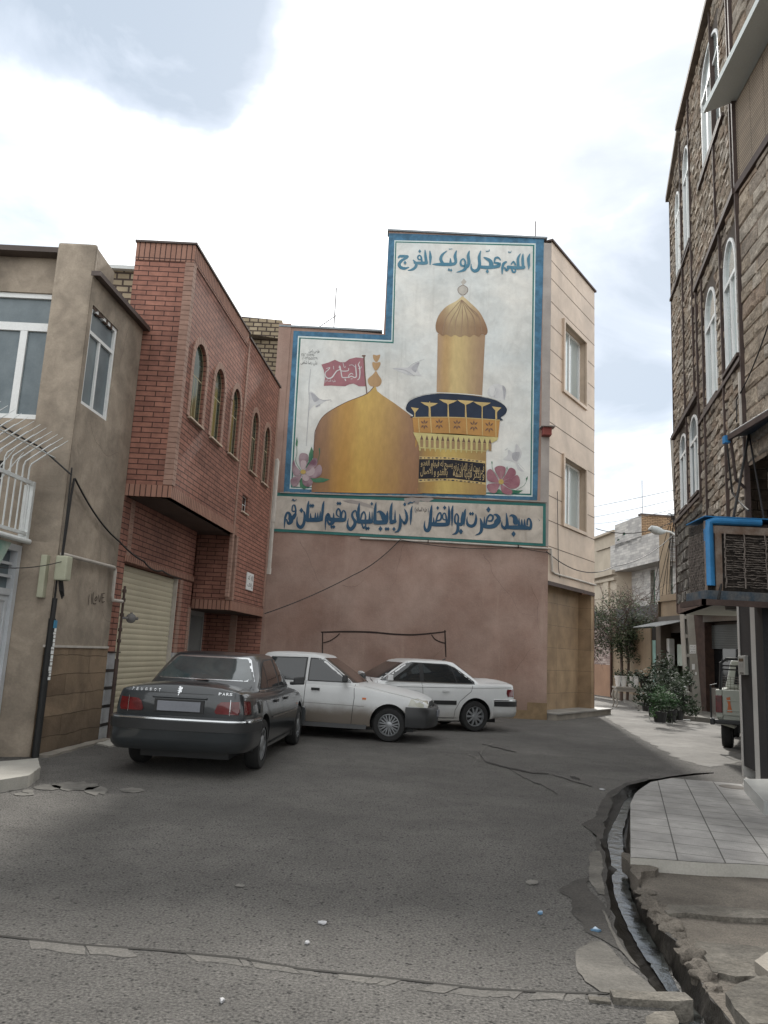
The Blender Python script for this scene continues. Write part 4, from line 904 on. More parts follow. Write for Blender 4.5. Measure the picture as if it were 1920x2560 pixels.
# birds: thin grey washes
wash = mat('paint_wash', (.60, .60, .59), .9, col2=(.50, .50, .51), vscale=5); wash2 = mat('paint_wash_dark', (.43, .43, .45), .9, var=.2, vscale=6); wash3 = mat('paint_wash_white', (.68, .68, .67), .9, var=.1)
def bird(tf, polys, lines):
    b = coat(tf, polys[0], .0185, wash, 'painted_bird', mural, 4)
    for i, p in enumerate(polys[1:]): coat(tf, p, .0205+i*.001, wash2 if i % 2 == 0 else wash3, 'painted_bird', mural, 4)
    strokes(FM, lines, tf, .0235, wash2, 'bird_lines', mural)
bird(zm, [[(612, 733), (650, 728), (690, 726), (715, 712), (745, 698), (735, 735), (755, 770), (725, 765), (690, 765)], [(705, 728), (745, 700), (735, 730), (725, 752)]], [[(610, 733, 1), (670, 740, 2), (720, 770, 2)], [(690, 728, 1), (715, 708, 2), (770, 685, 1)]])
bird(z5, [[(410, 780), (470, 790), (520, 850), (580, 890), (640, 895), (600, 920), (540, 960), (470, 960), (400, 1040), (420, 930)], [(430, 790), (500, 830), (540, 880), (470, 910)]], [[(420, 790, 3), (560, 880, 6), (640, 890, 6), (700, 885, 5), (705, 915, 5)], [(500, 980, 20), (545, 955, 20)], [(425, 460, 5), (400, 700, 7), (405, 900, 8), (385, 1200, 7), (365, 1520, 5)]])
bird(z4, [[(1110, 60), (1140, 20), (1200, 0), (1270, 20), (1310, 70), (1310, 150), (1280, 200), (1220, 200), (1150, 160), (1100, 120)], [(1270, 20), (1310, 60), (1300, 150), (1290, 190), (1280, 110)], [(1120, 40), (1170, 30), (1190, 120), (1140, 140)]], [[(1120, 150, 4), (1100, 165, 3)], [(1200, 50, 3), (1175, 110, 3), (1185, 160, 3)], [(1205, 180, 5), (1190, 190, 3)], [(1240, 190, 5), (1255, 210, 3)]])
bird(z4, [[(1340, 760), (1400, 790), (1430, 690), (1490, 780), (1480, 850), (1440, 920), (1520, 1010), (1450, 990), (1420, 920), (1360, 890), (1280, 870), (1330, 820)], [(1385, 800), (1470, 790), (1440, 890), (1390, 870)]], [[(1300, 765, 5), (1330, 745, 5)], [(1420, 790, 3), (1440, 700, 2)], [(1440, 910, 3), (1490, 1010, 2)], [(1450, 910, 3), (1525, 990, 2)]])
# flowers
mauve = mat('paint_mauve', (.17, .085, .115), .85, col2=(.36, .27, .29), vscale=3.5); pinkf = mat('paint_rose', (.25, .10, .13), .85, col2=(.36, .19, .21), vscale=2.5); leaf = mat('paint_leaf', (.03, .14, .085), .85, col2=(.10, .22, .12), vscale=3); stamen = mat('paint_stamen', (.5, .36, .12), .85)
pale_in = mat('paint_petal_light', (.47, .38, .39), .85)
coat(z5, [(355, 1820), (395, 1740), (400, 1640), (435, 1530), (468, 1610), (455, 1690), (420, 1770), (370, 1830)], .021, leaf, 'painted_leaf', mural)
coat(z5, [(400, 1960), (480, 1975), (560, 1960), (690, 1985), (600, 2025), (500, 2030), (430, 2010)], .023, leaf, 'painted_leaf', mural); coat(z5, [(270, 2010), (300, 1960), (360, 2080), (410, 2085), (330, 2120), (280, 2090)], .0215, leaf, 'painted_leaf', mural)
coat(z5, [(215, 1500), (235, 1395), (248, 1460), (240, 1530), (222, 1520)], .0215, leaf, 'painted_leaf', mural)
strokes(FM, [[(225, 1520, 5), (235, 1620, 6), (220, 1740, 6), (290, 1860, 6)], [(545, 1560, 18), (545, 1640, 6), (500, 1780, 5), (380, 1880, 5)]], z5, .0235, leaf, 'painted_stem', mural)
cx, cy = 322, 1882
for k, (P_) in enumerate([[(300, 1850), (262, 1720), (275, 1640), (325, 1620), (385, 1645), (392, 1720), (340, 1850)], [(350, 1855), (420, 1740), (475, 1690), (515, 1710), (510, 1790), (440, 1850), (360, 1880)], [(360, 1890), (460, 1850), (540, 1780), (580, 1830), (570, 1910), (520, 1955), (440, 1970), (360, 1910)],
    [(330, 1915), (400, 1950), (455, 2020), (420, 2075), (370, 2085), (315, 2040), (310, 1940)], [(300, 1915), (285, 1980), (240, 2070), (180, 2080), (145, 2010), (175, 1960), (250, 1940)], [(290, 1880), (215, 1790), (195, 1710), (170, 1790), (180, 1900), (225, 1940), (285, 1905)]]):
    pe = coat(z5, P_, .024+.0012*k, mauve, 'painted_petal', mural, 3)
    c2 = [((x*.72+cx*.28), (y*.72+cy*.28)) for x, y in P_]; coat(z5, [(cx+(x-cx)*.62, cy+(y-cy)*.62) for x, y in P_], .0245+.0012*k, pale_in, 'petal_light', mural, 3) if k in (0, 2, 3) else None
coat(z5, [(cx+38*math.cos(t*PI/7), cy+32*math.sin(t*PI/7)) for t in range(14)], .0325, stamen, 'painted_stamen', mural)
cx, cy = 1255, 1130
coat(z4, [(1170, 1250), (1230, 1210), (1290, 1260), (1250, 1268)], .021, leaf, 'painted_leaf', mural); coat(z4, [(1360, 1215), (1440, 1228), (1510, 1225), (1460, 1258), (1390, 1262)], .021, leaf, 'painted_leaf', mural)
coat(z4, [(1540, 1090), (1562, 1062), (1560, 1095), (1545, 1120)], .021, leaf, 'painted_leaf', mural); coat(z4, [(1143, 905), (1150, 885), (1158, 910), (1150, 935)], .021, leaf, 'painted_leaf', mural)
coat(z4, [(1316, 970), (1326, 948), (1330, 975), (1322, 995)], .021, leaf, 'painted_leaf', mural)
strokes(FM, [[(1550, 1110, 3), (1520, 1170, 4), (1430, 1225, 4)], [(1150, 930, 3), (1160, 990, 4), (1220, 1080, 4)], [(1322, 990, 3), (1300, 1040, 4), (1275, 1080, 4)]], z4, .0235, leaf, 'painted_stem', mural)
for k, P_ in enumerate([[(1240, 1100), (1190, 1010), (1185, 965), (1240, 943), (1305, 965), (1300, 1030), (1265, 1100)], [(1270, 1105), (1310, 1040), (1355, 968), (1415, 990), (1420, 1050), (1350, 1100), (1285, 1125)], [(1290, 1125), (1370, 1090), (1440, 1050), (1472, 1110), (1455, 1185), (1370, 1210), (1290, 1160)],
    [(1265, 1160), (1330, 1200), (1382, 1230), (1370, 1275), (1300, 1270), (1262, 1240), (1250, 1180)], [(1235, 1150), (1110, 1155), (1092, 1195), (1130, 1250), (1190, 1258), (1220, 1210)], [(1225, 1110), (1150, 990), (1100, 1000), (1092, 1060), (1110, 1120), (1220, 1140)]]):
    coat(z4, P_, .024+.0012*k, pinkf, 'painted_petal', mural, 3)
strokes(FM, [[(1262, 1110, 4), (1250, 1010, 2)], [(1280, 1120, 4), (1350, 1090, 2)], [(1235, 1110, 4), (1180, 1010, 3)], [(1230, 1145, 4), (1110, 1140, 3)], [(1290, 1135, 4), (1350, 1145, 2)]], z4, .0325, pale_in, 'petal_light', mural)
coat(z4, [(cx+30*math.cos(t*PI/7), cy+30*math.sin(t*PI/7)) for t in range(14)], .0335, stamen, 'painted_stamen', mural)
# painter's signature and telephone numbers
sig = mat('paint_ink', (.09, .09, .09), .9)
zline('طراحی رامیل', 395, 550, 190, 240, z5, sig, 'signature', 0, .02); zline('۰۹۱۲۷٤٦۱٤۲', 295, 480, 250, 280, z5, sig, 'signature', 0, .02); zline('۰۹۳۲۱۵۵۹۲۱۰۸', 310, 530, 298, 325, z5, sig, 'signature', 0, .02); zline('علی رضا شاهی', 285, 520, 350, 400, z5, sig, 'signature', 0, .02)
# rain streaks and big lettering at the top
T = lambda x, y: FM.q(960+x*.2411, 600+y*.2411)
def dia(x, y, r): return [(x, y-r*.02, r*1.5)], (x, y, r)
def lettering(tf, strks, dots, d, material, name, parent, k_=1.17):
    strks = [[(x, y, w*k_ if w > 7 else w) for x, y, w in st] for st in strks]; dots = [(x, y, r*1.25) for x, y, r in dots]
    o = strokes(FM, strks, tf, d, material, name, parent)
    m = MB()
    for (x, y, r) in dots: m.flat([FM.p(*tf(x+dx*r, y+dy*r*1.15), d+.012) for dx, dy in ((0, -1), (.85, 0), (0, 1), (-.85, 0))])
    m.build(name, material, parent)
lettering(T, [
 [(150, 190, 10), (168, 172, 26), (242, 175, 28)], [(240, 188, 16), (185, 215, 26), (157, 255, 28), (175, 288, 30), (215, 298, 26), (262, 285, 6)],
 [(303, 212, 10), (333, 250, 24), (325, 285, 26), (292, 310, 22), (246, 318, 6)], [(318, 240, 22), (400, 244, 32), (440, 240, 30)], [(392, 225, 18), (384, 178, 14), (366, 162, 12), (350, 180, 14), (358, 205, 13), (382, 207, 12)],
 [(425, 108, 8), (430, 170, 24), (438, 235, 28)], [(475, 118, 8), (481, 180, 26), (478, 257, 10)],
 [(500, 255, 5), (545, 256, 24), (610, 256, 32), (690, 256, 32), (728, 250, 26)], [(612, 250, 26), (588, 205, 28), (603, 158, 22), (650, 118, 8)], [(688, 192, 6), (690, 250, 28)], [(750, 115, 8), (736, 170, 28), (744, 230, 26), (725, 255, 24)],
 [(838, 275, 22), (842, 230, 16), (822, 200, 14), (796, 222, 16), (798, 262, 20), (830, 276, 18)], [(852, 268, 24), (832, 312, 28), (752, 340, 6)], [(884, 118, 8), (872, 170, 28), (880, 235, 28), (862, 283, 24), (838, 285, 18)],
 [(1002, 118, 8), (986, 180, 26), (990, 255, 28), (975, 308, 30), (938, 325, 32), (906, 300, 18), (903, 250, 4)], [(985, 280, 26), (1060, 288, 32), (1130, 284, 32), (1190, 272, 28), (1205, 240, 8)], [(1030, 183, 6), (1058, 195, 24), (1100, 222, 34), (1112, 262, 40)], [(1140, 245, 10), (1152, 195, 18), (1182, 186, 18), (1208, 212, 8)], [(1150, 240, 18), (1190, 250, 24), (1170, 280, 24)],
 [(1223, 360, 6), (1226, 300, 22), (1238, 252, 24), (1265, 232, 18)], [(1250, 290, 14), (1268, 318, 22), (1292, 290, 24)], [(1285, 284, 28), (1360, 292, 30), (1440, 292, 28), (1452, 280, 20)], [(1318, 255, 12), (1342, 228, 14), (1360, 262, 16)], [(1322, 300, 14), (1335, 335, 18), (1358, 335, 14), (1362, 300, 14)],
 [(1412, 148, 8), (1388, 200, 24), (1390, 285, 28)], [(1440, 150, 8), (1436, 200, 24), (1440, 288, 26)], [(1510, 150, 8), (1496, 200, 28), (1500, 265, 22), (1498, 310, 4)],
 [(672, 92, 4), (676, 102, 5), (684, 94, 4), (690, 102, 5), (700, 94, 4), (708, 100, 5)], [(1056, 110, 4), (1060, 128, 6), (1070, 116, 5), (1076, 128, 6), (1090, 104, 4), (1092, 126, 5)], [(1288, 120, 4), (1292, 138, 6), (1302, 126, 5), (1308, 138, 6), (1322, 116, 4)]],
 [(218, 240, 15), (370, 122, 14), (672, 312, 12), (695, 318, 12), (1070, 330, 16)], .019, letter_top, 'mural_lettering', mural)
# --- banner strip
ban = coat(px, [(662, 1230.5), (1364, 1259), (1364, 1366), (662, 1327.5)], .02, teal_paint, 'banner', H3)
ban['label'] = 'long cream painted strip with blue lettering and green border lines'
coat(px, [(662, 1239), (1357, 1266), (1356, 1359), (662, 1320.5)], .024, banner_white, 'banner_field', ban)
A_ = lambda x, y: FM.q(700+x*.20494, 1210+y*.20494); B_ = lambda x, y: FM.q(1030+x*.20494, 1210+y*.20494)
lettering(A_, [
 [(52, 548, 5), (58, 470, 18), (68, 400, 24), (92, 352, 22), (120, 372, 30), (128, 430, 46)], [(82, 435, 14), (102, 485, 24), (132, 465, 44), (140, 425, 50)], [(125, 425, 44), (162, 410, 46), (188, 372, 30)], [(188, 390, 20), (193, 320, 18), (182, 266, 18), (160, 262, 12), (150, 295, 14), (152, 332, 14), (182, 335, 16)],
 [(212, 400, 5), (208, 455, 14), (220, 508, 32), (255, 530, 38), (288, 492, 32), (301, 425, 28), (298, 352, 18), (282, 332, 4)],
 [(352, 207, 6), (345, 262, 28), (338, 350, 34), (334, 430, 36), (345, 450, 30)], [(335, 445, 38), (390, 440, 44), (440, 440, 46), (490, 438, 40)], [(373, 358, 5), (376, 430, 28)], [(434, 350, 5), (432, 430, 28)], [(463, 348, 5), (460, 430, 28)], [(493, 332, 5), (490, 400, 24), (488, 440, 28)],
 [(539, 208, 6), (528, 262, 26), (519, 350, 28), (515, 430, 18), (512, 460, 4)],
 [(553, 566, 5), (556, 480, 16), (563, 405, 22), (588, 368, 22), (600, 400, 34)], [(575, 440, 14), (600, 490, 26), (632, 482, 38), (652, 450, 44)], [(590, 420, 36), (640, 440, 46), (700, 440, 44), (770, 440, 46)], [(655, 352, 5), (655, 440, 30)], [(738, 425, 24), (738, 345, 20), (714, 304, 16), (693, 332, 16), (692, 375, 16), (716, 400, 14)], [(745, 440, 30), (788, 442, 30), (800, 392, 20), (795, 345, 16), (770, 328, 14), (754, 372, 16), (750, 420, 16)],
 [(837, 420, 5), (825, 480, 16), (832, 530, 34), (865, 553, 38), (905, 512, 36), (916, 462, 34), (892, 420, 26), (880, 382, 24), (892, 345, 20), (925, 330, 14), (934, 400, 10)],
 [(968, 235, 6), (960, 300, 28), (954, 400, 34), (958, 465, 34)], [(955, 460, 42), (1040, 462, 46), (1112, 460, 44)], [(985, 430, 16), (1000, 370, 18), (1025, 342, 14), (1044, 390, 16), (1040, 440, 20)], [(1000, 495, 16), (1018, 540, 18), (1042, 515, 16), (1046, 480, 16)], [(1092, 338, 5), (1093, 450, 30)], [(1124, 340, 5), (1124, 450, 22)],
 [(1173, 226, 6), (1162, 300, 28), (1157, 420, 34), (1165, 470, 30)], [(1160, 468, 44), (1220, 472, 44), (1290, 470, 44)], [(1182, 352, 6), (1215, 338, 24), (1250, 375, 48), (1272, 420, 60)], [(1311, 330, 5), (1306, 400, 30), (1300, 460, 34)],
 [(1369, 227, 6), (1355, 300, 30), (1350, 420, 34), (1362, 475, 28)], [(1355, 470, 40), (1402, 458, 38)], [(1404, 320, 5), (1402, 450, 26)], [(1458, 368, 6), (1468, 440, 28), (1464, 520, 32), (1442, 572, 26), (1396, 592, 5)],
 [(1516, 305, 6), (1540, 360, 24), (1546, 430, 30), (1520, 482, 34), (1492, 450, 14), (1488, 425, 4)], [(1613, 268, 6), (1600, 330, 22), (1596, 420, 22), (1590, 502, 4)], [(1562, 245, 12), (1590, 228, 16), (1612, 232, 12), (1648, 212, 4)], [(148, 205, 8), (162, 190, 12), (175, 210, 10), (205, 190, 6)]],
 [(262, 325, 24), (378, 268, 19), (403, 268, 19), (707, 240, 18), (733, 240, 18), (632, 525, 18), (658, 525, 18), (1055, 545, 18), (1078, 543, 18), (1225, 548, 24), (1292, 550, 18), (1318, 550, 18), (1390, 552, 20), (1520, 252, 18), (1120, 245, 17)], .028, letter_blue, 'banner_lettering', ban)
lettering(B_, [
 [(242, 258, 6), (232, 330, 30), (225, 430, 34), (216, 520, 40), (195, 568, 38), (165, 562, 32), (150, 510, 18), (158, 448, 4)], [(228, 490, 42), (300, 497, 42), (400, 497, 42), (440, 490, 36)], [(262, 408, 5), (265, 480, 26)], [(290, 470, 20), (312, 385, 18), (342, 352, 16), (357, 400, 20), (343, 440, 20), (300, 452, 16)], [(422, 470, 24), (412, 385, 16), (394, 357, 14), (374, 382, 14), (378, 428, 14), (404, 440, 14)],
 [(447, 268, 6), (452, 340, 26), (450, 430, 30), (440, 490, 34)], [(499, 263, 6), (490, 320, 26), (488, 430, 22), (486, 522, 4)],
 [(555, 495, 22), (565, 410, 18), (545, 366, 14), (523, 402, 16), (524, 468, 22), (552, 490, 20)], [(614, 340, 5), (608, 420, 28), (604, 490, 34), (560, 492, 38)], [(556, 490, 28), (558, 560, 34), (532, 603, 24), (488, 618, 5)], [(651, 306, 6), (640, 360, 32), (635, 440, 26), (632, 522, 4)],
 [(674, 398, 4), (668, 450, 16), (682, 500, 32), (725, 516, 34), (764, 492, 32), (780, 430, 26), (776, 366, 5)], [(828, 418, 6), (846, 480, 32), (846, 560, 34), (822, 605, 24), (768, 628, 4)], [(850, 510, 34), (900, 520, 42), (960, 522, 44), (1012, 503, 48), (1060, 450, 44)], [(880, 398, 5), (880, 500, 26)], [(902, 500, 18), (914, 425, 18), (950, 378, 18), (985, 402, 22), (970, 450, 20), (928, 452, 14)], [(990, 380, 6), (1028, 380, 28), (1056, 420, 42), (1030, 470, 60)],
 [(1146, 353, 6), (1155, 430, 24), (1158, 505, 34), (1130, 540, 34), (1096, 512, 22), (1094, 458, 4)], [(1186, 398, 6), (1216, 385, 26), (1252, 412, 46), (1262, 468, 60)], [(1150, 528, 34), (1250, 532, 44), (1400, 537, 42)], [(1303, 416, 5), (1303, 510, 30)], [(1336, 430, 5), (1336, 510, 30)], [(1370, 430, 5), (1370, 510, 30)], [(1398, 532, 34), (1436, 542, 34), (1450, 492, 26), (1440, 442, 18), (1418, 422, 14), (1404, 452, 16), (1402, 500, 18)],
 [(42, 290, 4), (35, 320, 5), (42, 352, 4)], [(194, 298, 4), (201, 330, 5), (192, 362, 4)], [(1530, 425, 3), (1555, 450, 5), (1540, 455, 3)]],
 [(312, 295, 17), (397, 292, 20), (595, 582, 25), (710, 365, 17), (738, 365, 17), (930, 315, 26), (1236, 612, 26)], .028, letter_blue, 'banner_lettering', ban)
a0, zb = B_(48, 360); a1, zt = B_(188, 290); text_mesh('علیه السلام', FM, a0, zb, a1-a0, zt-zb, .028, sig, 'banner_lettering', ban, .02)
# crumbled edge between mural and banner
m = MB(); rnd = random.Random(8)
pts = [(700, 1232), (900, 1239), (1060, 1242), (1180, 1247), (1365, 1256)]
for i in range(len(pts)-1):
    n = 16
    for k in range(n):
        a, b = Vector(pts[i]).lerp(Vector(pts[i+1]), k/n), Vector(pts[i]).lerp(Vector(pts[i+1]), (k+1)/n)
        w = 1.2+1.6*rnd.random()
        A1, A2, A3, A4 = FM.q(a.x, a.y-w), FM.q(b.x, b.y-w), FM.q(b.x, b.y+1), FM.q(a.x, a.y+1)
        m.hexa([FM.p(*q, .0) for q in (A4, A3, A2, A1)] + [FM.p(*q, .045) for q in (A4, A3, A2, A1)])
m.build('plaster_ledge', grey_pl, H3)
coat(px, [(1010, 1247), (1030, 1243), (1050, 1246), (1075, 1243), (1085, 1248), (1070, 1256), (1050, 1252), (1045, 1262), (1030, 1254), (1020, 1262), (1012, 1256)], .03, grey_pl, 'peeled_plaster', H3)
coat(px, [(855, 1252), (880, 1250), (900, 1254), (925, 1262), (935, 1272), (915, 1268), (895, 1262), (870, 1258)], .0262, grey_pl, 'peeled_plaster', H3)
# goal posts drawn on the pink wall
gq = lambda x, y: FM.q(640+x*.4099, 1560+y*.4099)
strokes(FM, [[(405, 200, 7), (406, 55, 7)], [(400, 50, 8), (540, 47, 10), (700, 50, 11), (840, 62, 10), (960, 66, 10), (1080, 56, 9), (1156, 47, 8)], [(1152, 40, 8), (1155, 120, 9), (1158, 200, 7)], [(410, 115, 6), (450, 103, 7), (490, 78, 7), (510, 58, 6)], [(1070, 65, 6), (1090, 92, 8), (1120, 108, 8), (1155, 118, 7)]], gq, .005, mat('spray_black', (.03, .02, .018), .9), 'drawn_goal', H3)
# hairline cracks and patch repairs in the render
def hairline(F, a, z, L_, ang, seed, d, parent, w=.006):
    r = random.Random(seed); pts = [(a, z)]
    for k in range(int(L_/.12)): ang += r.uniform(-.45, .45); a += math.cos(ang)*.12; z += math.sin(ang)*.12; pts.append((a, z))
    st = [(p[0]*100, p[1]*100, w*100*(1-.7*i/len(pts))) for i, p in enumerate(pts)]
    strokes(F, [st], lambda x, y: (x/100, y/100), d, MATS['hair_dark'], 'hairline_crack', parent, n=2)
mat('hair_dark', (.13, .09, .07), .95)
for k, (a, z, L_, an) in enumerate([(-2.2, 4.3, 1.5, -1.4), (.6, 4.4, 1.2, -1.8), (2.7, 4.2, 2.2, -1.5), (3.6, 1.2, .9, 1.2), (1.5, 1.0, 1.1, 2.2), (-1.0, 3.2, .8, -.4), (4.0, 3.4, 1.4, -1.6)]): hairline(FM, a, z, L_, an, k, .004, H3)
for k, (a, z, L_, an) in enumerate([(.4, 4.5, 1.3, -1.3), (1.3, 6.3, .9, -1.7), (.9, 3.2, 1.0, -1.0), (1.5, 1.9, .5, -1.2), (1.2, 1.2, .9, -1.4)]): hairline(FA, a, z, L_, an, 20+k, .016, H1)
# beige stone-clad street front
ho = [rect(.98, 2.74, 9.2, 11.27), rect(1.03, 2.74, 5.3, 7.2)]
m = MB(); m.panel(FG, rect(0, 3.6, 3.58, 13.36), ho, reveal=.22); m.build('stone_front', marble, H3)
m = MB()
for z in (12.75, 12.2, 11.5, 10.78, 10.06, 9.36, 8.66, 7.95, 7.25, 6.56, 5.88, 5.2, 4.5):
    segs = [(0, 3.6)]
    for h in ho:
        if h[0][1] < z < h[2][1]: segs = [(0, h[0][0]-.09), (h[1][0]+.09, 3.6)]
    for s0, s1 in segs: m.fbox(FG, s0, s1, z, z+.022, -.01, .003)
m.build('joint', groove, H3)
for h in ho: m = MB(); m.ring(FG, rect(h[0][0]-.09, h[1][0]+.09, h[0][1]-.09, h[2][1]+.09), h, -.02, .06); m.build('window_surround', marble, H3)
for h in ho:
    q = rect(h[0][0]+.3, h[1][0]-.02, h[0][1]+.02, h[2][1]-.02)
    window(FG, h, -.21, H3, frame_white, glass_bright, mull=((h[0][0]+h[1][0])/2,), trans=None, t=.06)
m = MB(); m.fbox(FG, -.03, 3.66, 13.36, 13.42, -.4, .05); m.build('parapet_cap', iron_brown, H3)
m = MB(); m.add([FG.p(0, 3.58, 0), FG.p(3.6, 3.58, 0), FG.p(3.6, 3.58, -.6), FG.p(0, 3.58, -.6)], [(0, 1, 2, 3)]); m.build('soffit', marble, H3)
m = MB(); m.fbox(FG, 0, 3.6, 3.48, 3.585, -.01, .012); m.build('soffit_trim', iron_brown, H3)
m = MB(); m.panel(FG, rect(-.1, 3.9, .16, 3.58), d=-.42); m.fbox(FG, 3.38, 3.62, .16, 3.5, -.42, -.02); m.build('travertine_wall', trav, H3)
m = MB(); m.quad(FG.p(0, 0, 0), FG.p(0, 0, -.42), FG.p(0, 3.6, -.42), FG.p(0, 3.6, 0)); m.build('pier_side', pink, H3)
m = MB(); m.fbox(FG, .04, 4.3, 0, .15, -.5, .26); m.build('platform', concrete, H3); m = MB(); m.fbox(FG, .02, 4.34, .15, .185, -.5, .30); m.build('platform_slab', mat('slab_grey', (.26, .25, .23), .6, var=.2), H3)
e = FG.p(3.6, 0)
shell(H3, [(e.x, e.y), (2.2, 28), (-4.6, 28), (-4.6, 20.44)], 0, 10.2, pink); shell(H3, [(e.x, e.y), (2.2, 28), (-.26, 28), (-.26, 20.44)], 3.5, 13.3, marble, roof=False)
MB().flat([Vector(p) for p in ((4.43, 20.44, 13.3), (e.x, e.y, 13.3), (2.2, 28, 13.3), (-.26, 28, 13.3), (-.26, 20.44, 13.3))]).build('roof', concrete, H3)
# red box on the corner strip
bq = FM.q(1357, 1083); m = MB(); m.fbox(FM, bq[0]-.04, bq[0]+.2, bq[1]-.1, bq[1]+.12, 0, .22); o = m.build('alarm_box', mat('box_red', (.22, .05, .04), .6, var=.2), None, bevel=.01); tag(o, 'small red metal box fixed to the corner beside the mural', 'box')
m = MB(); m.fbox(FM, bq[0]-.1, bq[0]+.28, bq[1]+.12, bq[1]+.15, 0, .3); b2 = m.build('cover', grey_pl, None); b2.parent = o
# small birdhouse-like lump on the tall part's left edge
# roof aerials
def aerial(name, X_, Y_, z0, z1, label, yagi=True):
    t = thing(name, label, 'aerial', (X_, Y_, z0))
    m = MB(); m.tube([(X_, Y_, z0-.1), (X_, Y_, z1)], .014, 6); m.build('mast', iron_brown, t)
    if yagi:
        m = MB(); zb_ = z0+(z1-z0)*.38; a = Vector((X_+.05, Y_, zb_+.05)); b = Vector((X_-.42, Y_-.05, zb_-.36)); m.tube([a, b], .01, 5); m.build('boom', iron_brown, t)
        m = MB()
        for k in range(8):
            c = a.lerp(b, (k+.5)/8); w = .07+.012*k; m.tube([c+Vector((-w*.6, w*.3, w)), c+Vector((w*.6, -w*.3, -w))], .006, 4)
        m.build('elements', iron_brown, t)
    return t
q = FM.q(832, 828); q2 = FM.q(832, 716); aerial('roof_aerial', q[0], 20.7, 10.3, q2[1]+.1, 'television aerial on a mast above the low part of the mural wall')
q2 = FM.q(1343, 548); aerial('roof_mast', FM.q(1343, 600)[0], 20.7, 13.3, q2[1]+.1, 'thin bare mast on the roof above the top right of the mural', False)
# conduit under the banner and along the stone front
cnd = thing('conduit_pipe', 'thin white conduit pipe running under the banner and along the stone front', 'pipe', (2, 20.4, 4.4))
m = MB(); pp = [FM.p(*FM.q(x, y), .03) for x, y in ((900, 1346), (1130, 1357), (1362, 1371))]
qq = [FG.p(*FG.q(x, y), .04) for x, y in ((1374, 1372), (1377, 1428), (1384, 1434), (1486, 1463))]
m.tube(pp+qq, .028, 8); m.build('tube', pvc_white, cnd, smooth=True)
m = MB()
for x, y in ((1070, 1354), (1295, 1367)): a = FM.q(x, y); m.fbox(FM, a[0]-.015, a[0]+.015, a[1]-.04, a[1]+.05, 0, .06)
m.build('clip', iron_brown, cnd)
# drain pipe at the end of the brick house
dpz = thing('drain_pipe', 'pale plastic drainpipe at the far end of the brick house', 'drainpipe', FB.p(S2+.09, 3.3, .06)[:])
a = FB.q(683, 1200); m = MB(); m.tube([FB.p(S2+.12, 6.15, .02), FB.p(S2+.12, 6.1, .05), FB.p(S2+.12, 4.6, .05)], .055, 10); m.tube([FB.p(S2+.12, 4.65, .05), FB.p(S2+.12, 3.35, .05)], .045, 10); m.build('tube', pvc_white, dpz, smooth=True)
m = MB(); m.tube([FB.p(S2+.12, 4.7, .05), FB.p(S2+.12, 4.55, .05)], .065, 10); m.tube([FB.p(S2+.12, 3.4, .05), FB.p(S2+.12, 3.25, .05)], .055, 10); m.build('collar', pvc_white, dpz)
# pale brick wall of a house behind, seen over the brick house
yb = mat('pale_brick', (.40, .33, .23), .9, var=.3, vscale=2, brick=dict(w=.25, h=.13, m=.018, mc=(.07, .05, .04), c2=(.30, .24, .16), dist=.02, bd=.02))
FY = Frame((-3.2, 20.9), (-1, 0), -1)
m = MB(); m.panel(FY, [(0, 0), (3.2, 0), (3.2, 10.9), (0, 10.75)]); m.add([(-3.2, 20.9, 0), (-3.2, 26, 0), (-3.2, 26, 10.7), (-3.2, 20.9, 10.75)], [(0, 1, 2, 3)]); m.add([(-3.2, 20.9, 10.75), (-6.4, 20.9, 10.9), (-6.4, 26, 10.9), (-3.2, 26, 10.7)], [(0, 1, 2, 3)])
tag(m.build('rear_house', yb), 'bare pale brick house wall rising behind the far end of the brick house', 'house')
# rough brick hut on the roof line between the plaster and brick houses
m = MB(); m.box(-6.2, -4.72, 13.6, 14.6, 6.0, 8.35); hut = m.build('roof_hut', yb); tag(hut, 'rough brick roof hut between the plastered house and the brick house', 'hut')
m = MB(); m.box(-6.3, -4.68, 13.5, 14.7, 8.35, 8.42); o = m.build('sheet_roof', white_metal); o.parent = hut
p = FA.p(1.0, 6.6, -.35); m = MB(); m.lathe([(.10, 0), (.10, .22), (.15, .34), (.15, .37), (.02, .42)], 16, c=p); tag(m.build('roof_vent', grey_pl, smooth=True), 'small round vent cap on the roof edge of the plastered house', 'vent')
# ================================================================ STONE HOUSE (right)
FR = Frame((4.87, 10.09), (.218, 1), -1); FN = Frame((4.87, 10.09), (-.075, -1), 1)
H4 = thing('stone_house', 'tall rough stone-clad house with white arched windows overhanging the pavement on the right', 'house', (6.0, 12.0, 0))
RE = 5.98
wr = [arch(4.57, 5.3, 4.58, 5.8, 6.1), arch(3.36, 4.17, 4.6, 5.75, 6.12), arch(1.62, 2.48, 5.83, 7.3, 7.8), arch(.22, 1.02, 5.9, 7.35, 7.88), arch(4.76, 5.3, 9.55, 11.1, 11.5), arch(3.6, 4.3, 9.6, 11.3, 11.8), arch(.85, 2.3, 10.1, 11.6, 12.1)]
m = MB(); m.panel(FR, [(0, 2.75), (3.1, 2.75), (3.1, 4.5), (3.1, 12.6), (0, 12.65)], [wr[2], wr[3], wr[6]], reveal=.07); m.panel(FR, [(3.1, 4.35), (RE, 4.35), (RE, 12.0), (4.45, 12.55), (3.1, 12.6)], [wr[0], wr[1], wr[4], wr[5]], reveal=.07)
m.build('side_wall', mat('mortar_dark', (.10, .08, .065), .95, var=.3), H4)
m = MB(); m.panel(FR, [(3.1, 2.75), (RE, 2.72), (RE, 4.35), (3.1, 4.35)]); m.build('lower_wall', MATS['mortar_dark'], H4)
